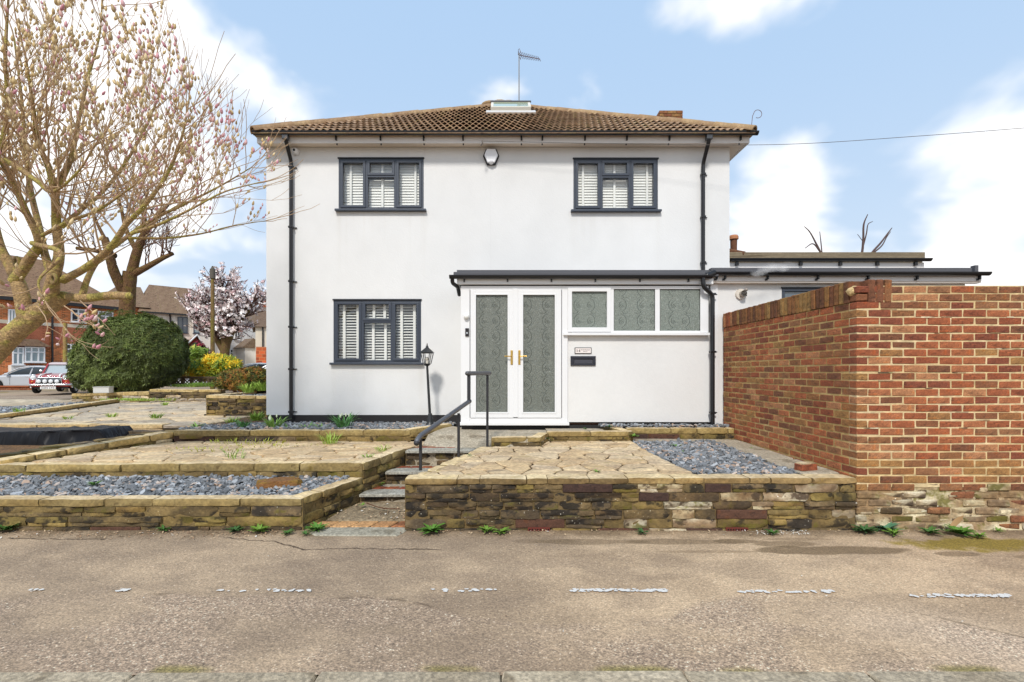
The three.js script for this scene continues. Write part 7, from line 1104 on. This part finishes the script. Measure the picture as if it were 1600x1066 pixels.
{ // small red classic hatch: length along x, nose at +x
  const d = 21, Y = my(614.5, d) + .0, t = thing('red_car', 'small red classic car with white bonnet stripes, spot lamps and chrome grille', 'car', [mx(86, d) - .3, Y, -d - .9], -Math.PI / 2 + .34);
  const red = new THREE.MeshPhysicalMaterial({ color: new THREE.Color(.42, .018, .024), roughness: .3, clearcoat: 1, clearcoatRoughness: .08 }), white = mat(0xe8e6e2, .4), b = .05;
  const body = [[-1.45, .28], [-1.50, .5], [-1.46, .80, -1.30, .86], [.52, .86], [1.30, .80, 1.46, .70], [1.52, .64, 1.50, .5], [1.47, .30], [1.20, .24], [1.18, .5, .96, .52], [.72, .5, .70, .24], [-.72, .22], [-.74, .5, -.98, .52], [-1.2, .5, -1.22, .26]].map((p) => p.map((v, i) => i % 2 ? v : v * .97));
  mesh('body', [clean(prof(body, 1.38, .06))], red, t);
  mesh('cabin_glass', [clean(prof([[.50, .84], [.18, 1.24], [-1.02, 1.26], [-1.34, .86]], 1.20, .05))], new THREE.MeshPhysicalMaterial({ color: 0xa8b2b4, roughness: .08, clearcoat: 1 }), t);
  mesh('roof', [clean(prof([[.26, 1.23], [.10, 1.32, -.2, 1.34], [-.9, 1.33], [-1.08, 1.30, -1.12, 1.22]], 1.22, .04))], mat(0xc4b0ae, .3), t);  // pale roof colour carries painted sky glare
  mesh('pillar', [-1, 1].flatMap((s) => [tube([[.56, .85, s * .60], [.22, 1.25, s * .57]], .032, 6), tube([[-.35, .86, s * .63], [-.38, 1.26, s * .59]], .03, 6), tube([[-1.32, .86, s * .60], [-1.0, 1.26, s * .57]], .045, 6)]), red, t);
  mesh('stripe', [-1, 1].map((s) => { const g = tube([[.62, .868, s * .30], [1.10, .842, s * .30], [1.36, .785, s * .32], [1.47, .70, s * .34]], .02, 6); g.scale(1, 1, 1); const p = g.attributes.position; for (let i = 0; i < p.count; i++) p.setZ(i, s * .32 + (p.getZ(i) - s * .32) * 1.7); return g; }), white, t);
  mesh('wheel_arch', [-1, 1].map((s) => { const g = new THREE.TorusGeometry(.33, .035, 8, 20, Math.PI); g.translate(.93, .24, s * .69); return clean(g); }), white, t);
  mesh('grille', [rbox(1.44, 1.49, .40, .66, -.42, .42, .02), ...[...Array(8)].map((_, i) => rbox(1.485, 1.50, .415 + i * .03, .428 + i * .03, -.40, .40, .003))], mat(0x707478, .35, { metalness: .6 }), t);
  mesh('grille_surround', [tube(bent([[1.49, .40, -.44], [1.49, .67, -.40], [1.49, .67, .40], [1.49, .40, .44]], .06), .018, 8)], M.chrome, t); mesh('bumper', [tube(bent([[1.30, .37, -.70], [1.54, .37, -.62], [1.54, .37, .62], [1.30, .37, .70]], .1), .042, 10)], mat(0xd4d6d8, .2, { metalness: .7 }), t);
  for (const z of [-.54, .54]) { const hl = new THREE.SphereGeometry(.098, 20, 14); hl.scale(.55, 1, 1); hl.translate(1.43, .68, z); mesh('headlight', [clean(hl)], lampM, t); const r = new THREE.TorusGeometry(.098, .018, 8, 24); r.rotateY(Math.PI / 2); r.translate(1.45, .68, z); mesh('headlight_ring', [clean(r)], M.chrome, t); const id = new THREE.SphereGeometry(.036, 12, 8); id.translate(1.45, .50, z * 1.05); mesh('indicator', [clean(id)], mat(0xd07a30, .3), t); }
  for (let i = 0; i < 4; i++) { const s = new THREE.CylinderGeometry(.082, .07, .07, 24); s.rotateZ(-Math.PI / 2); s.translate(1.545, .52, -.30 + i * .2); const sl = mesh('spot_lamp', [clean(s)], M.chrome, t); const f = new THREE.SphereGeometry(.074, 18, 10); f.scale(.3, 1, 1); f.translate(1.58, .52, -.30 + i * .2); mesh('lamp_glass', [clean(f)], lampM, sl); }
  const c = document.createElement('canvas'); c.width = 256; c.height = 64; const q = c.getContext('2d'); q.fillStyle = '#eceae6'; q.fillRect(0, 0, 256, 64); q.fillStyle = '#17171a'; q.font = 'bold 50px sans-serif'; q.textAlign = 'center'; q.textBaseline = 'middle'; q.fillText('H889 CPD', 128, 34, 236); const ct = new THREE.CanvasTexture(c); ct.colorSpace = THREE.SRGBColorSpace;
  mesh('number_plate', [rbox(1.545, 1.56, .19, .30, -.26, .26, .004)], mat(0xe4e2de, .5), t); const pg = new THREE.PlaneGeometry(.50, .10); pg.rotateY(Math.PI / 2); pg.translate(1.563, .245, 0); mesh('plate_lettering', pg, mat(0xffffff, .5, { map: ct }), t);
  for (const [x, z] of [[.94, .64], [.94, -.64], [-.97, .64], [-.97, -.64]]) wheel(t, x, .255, z, .255, .15, 8);
  mesh('underbody', [box(-1.3, 1.3, .2, .34, -.58, .58)], M.black, t); mesh('badge', [rbox(1.46, 1.485, .715, .74, -.09, .09, .008)], M.chrome, t); mesh('mirror', [rbox(.42, .50, .90, .99, .66, .76, .02)], M.chrome, t);
}
function modernCar(name, label, color, pos, turn, suv) {
  const t = thing(name, label, 'car', pos, turn), paint = new THREE.MeshPhysicalMaterial({ color, roughness: .35, metalness: .3, clearcoat: 1, clearcoatRoughness: .1 }), h = suv ? .14 : 0;
  const body = [[-2.05, .30], [-2.12, .62], [-2.08, .94 + h, -1.85, .98 + h], [.72, .92 + h], [1.75, .86 + h, 1.98, .70], [2.10, .62, 2.08, .40], [1.98, .26], [1.62, .24], [1.6, .62, 1.28, .64], [.96, .62, .94, .24], [-.94, .22], [-.96, .62, -1.28, .64], [-1.60, .62, -1.62, .24]];
  mesh('body', [clean(prof(body, 1.74, .10))], paint, t); mesh('cabin_glass', [clean(prof([[.95, .88 + h], [.05, 1.36 + h, -.4, 1.38 + h], [-1.5, 1.34 + h], [-1.98, .94 + h]], 1.52, .08))], glassDark, t);
  mesh('roof', [clean(prof([[.28, 1.30 + h], [-.1, 1.44 + h, -.6, 1.45 + h], [-1.65, 1.40 + h], [-1.78, 1.30 + h], [-.4, 1.36 + h]], 1.42, .05))], paint, t);
  mesh('pillar', [-1, 1].flatMap((s) => [tube([[1.02, .88 + h, s * .76], [.30, 1.30 + h, s * .70], [-.2, 1.40 + h, s * .68]], .038, 6), tube([[-.30, .92 + h, s * .80], [-.42, 1.38 + h, s * .70]], .045, 6), tube([[-1.95, .96 + h, s * .74], [-1.55, 1.36 + h, s * .68]], .09, 6), tube([[-1.3, .94 + h, s * .79], [-1.25, 1.36 + h, s * .71]], .04, 6)]), paint, t);
  mesh('door_line', [-1, 1].flatMap((s) => [box(.60, .612, .34, .88 + h, s * .872 - .004, s * .872 + .004), box(-.40, -.388, .30, .90 + h, s * .872 - .004, s * .872 + .004)]), M.black, t); for (const s of [-1, 1]) { mesh('handle', [rbox(-.28, -.10, .80 + h, .83 + h, s * .87 - .02, s * .87 + .02, .008)], M.chrome, t); mesh('mirror', [rbox(.62, .80, .90 + h, 1.02 + h, s * .96 - .07, s * .96 + .07, .03)], paint, t); mesh('headlight', [rbox(1.80, 2.02, .62, .74, s * .66 - .16, s * .66 + .16, .04)], lampM, t); mesh('tail_light', [rbox(-2.12, -1.98, .72, .90 + h, s * .70 - .12, s * .70 + .12, .03)], mat(0x7a1210, .3), t); }
  for (const [x, z] of [[1.28, .78], [1.28, -.78], [-1.28, .78], [-1.28, -.78]]) wheel(t, x, .32, z, .32, .2, 5); mesh('bumper', [rbox(2.0, 2.11, .28, .52, -.7, .7, .03), rbox(-2.13, -2.03, .32, .56, -.7, .7, .03)], mat(0x2c2e32, .6), t); return t;
}
modernCar('silver_car', 'silver hatchback parked behind the low orange brick wall', new THREE.Color(.52, .54, .57), [mx(50, 29.5), .38, -29.5], Math.PI + .30, false);
modernCar('white_car', 'white car largely hidden behind the wooden post and red car', new THREE.Color(.78, .79, .80), [mx(112, 31), .42, -31], Math.PI + 1.2, true);
modernCar('silver_suv', 'pale silver estate car parked in the distance beside the house corner', new THREE.Color(.60, .66, .70), [mx(396, 32), .46, -32], Math.PI + .2, true);
modernCar('white_car', 'white car whose bonnet shows just left of the white house corner', new THREE.Color(.82, .82, .80), [mx(432, 22), .46, -22], Math.PI + .35, false);
modernCar('grey_car', 'small grey car glimpsed between the shrubs before the cream house', new THREE.Color(.62, .64, .68), [mx(306, 36), .30, -36], Math.PI + .5, true);
{
  const d = 30, t = thing('front_wall', 'dark red brick front wall below the pale silver estate car', 'brick wall', [mx(395, d), .2, -d]), R = mulberry(980), gs = []; for (let r = 0; r < 11; r++) for (let x = -(r % 2) * .115; x < 2.6; x += .23) { const q = chunk(.22, .066, .1, .004, .002, R); q.translate(x - 1.3, r * .075 + .04, 0); gs.push(q); } mesh('brick', gs, mat(0x7a4630, .9, { map: T.brick }), t).userData.kind = 'stuff'; mesh('mortar', [box(-1.3, 1.3, 0, .80, -.06, .042)], M.mortarMoss, t);
}
renderer.render(scene, camera);
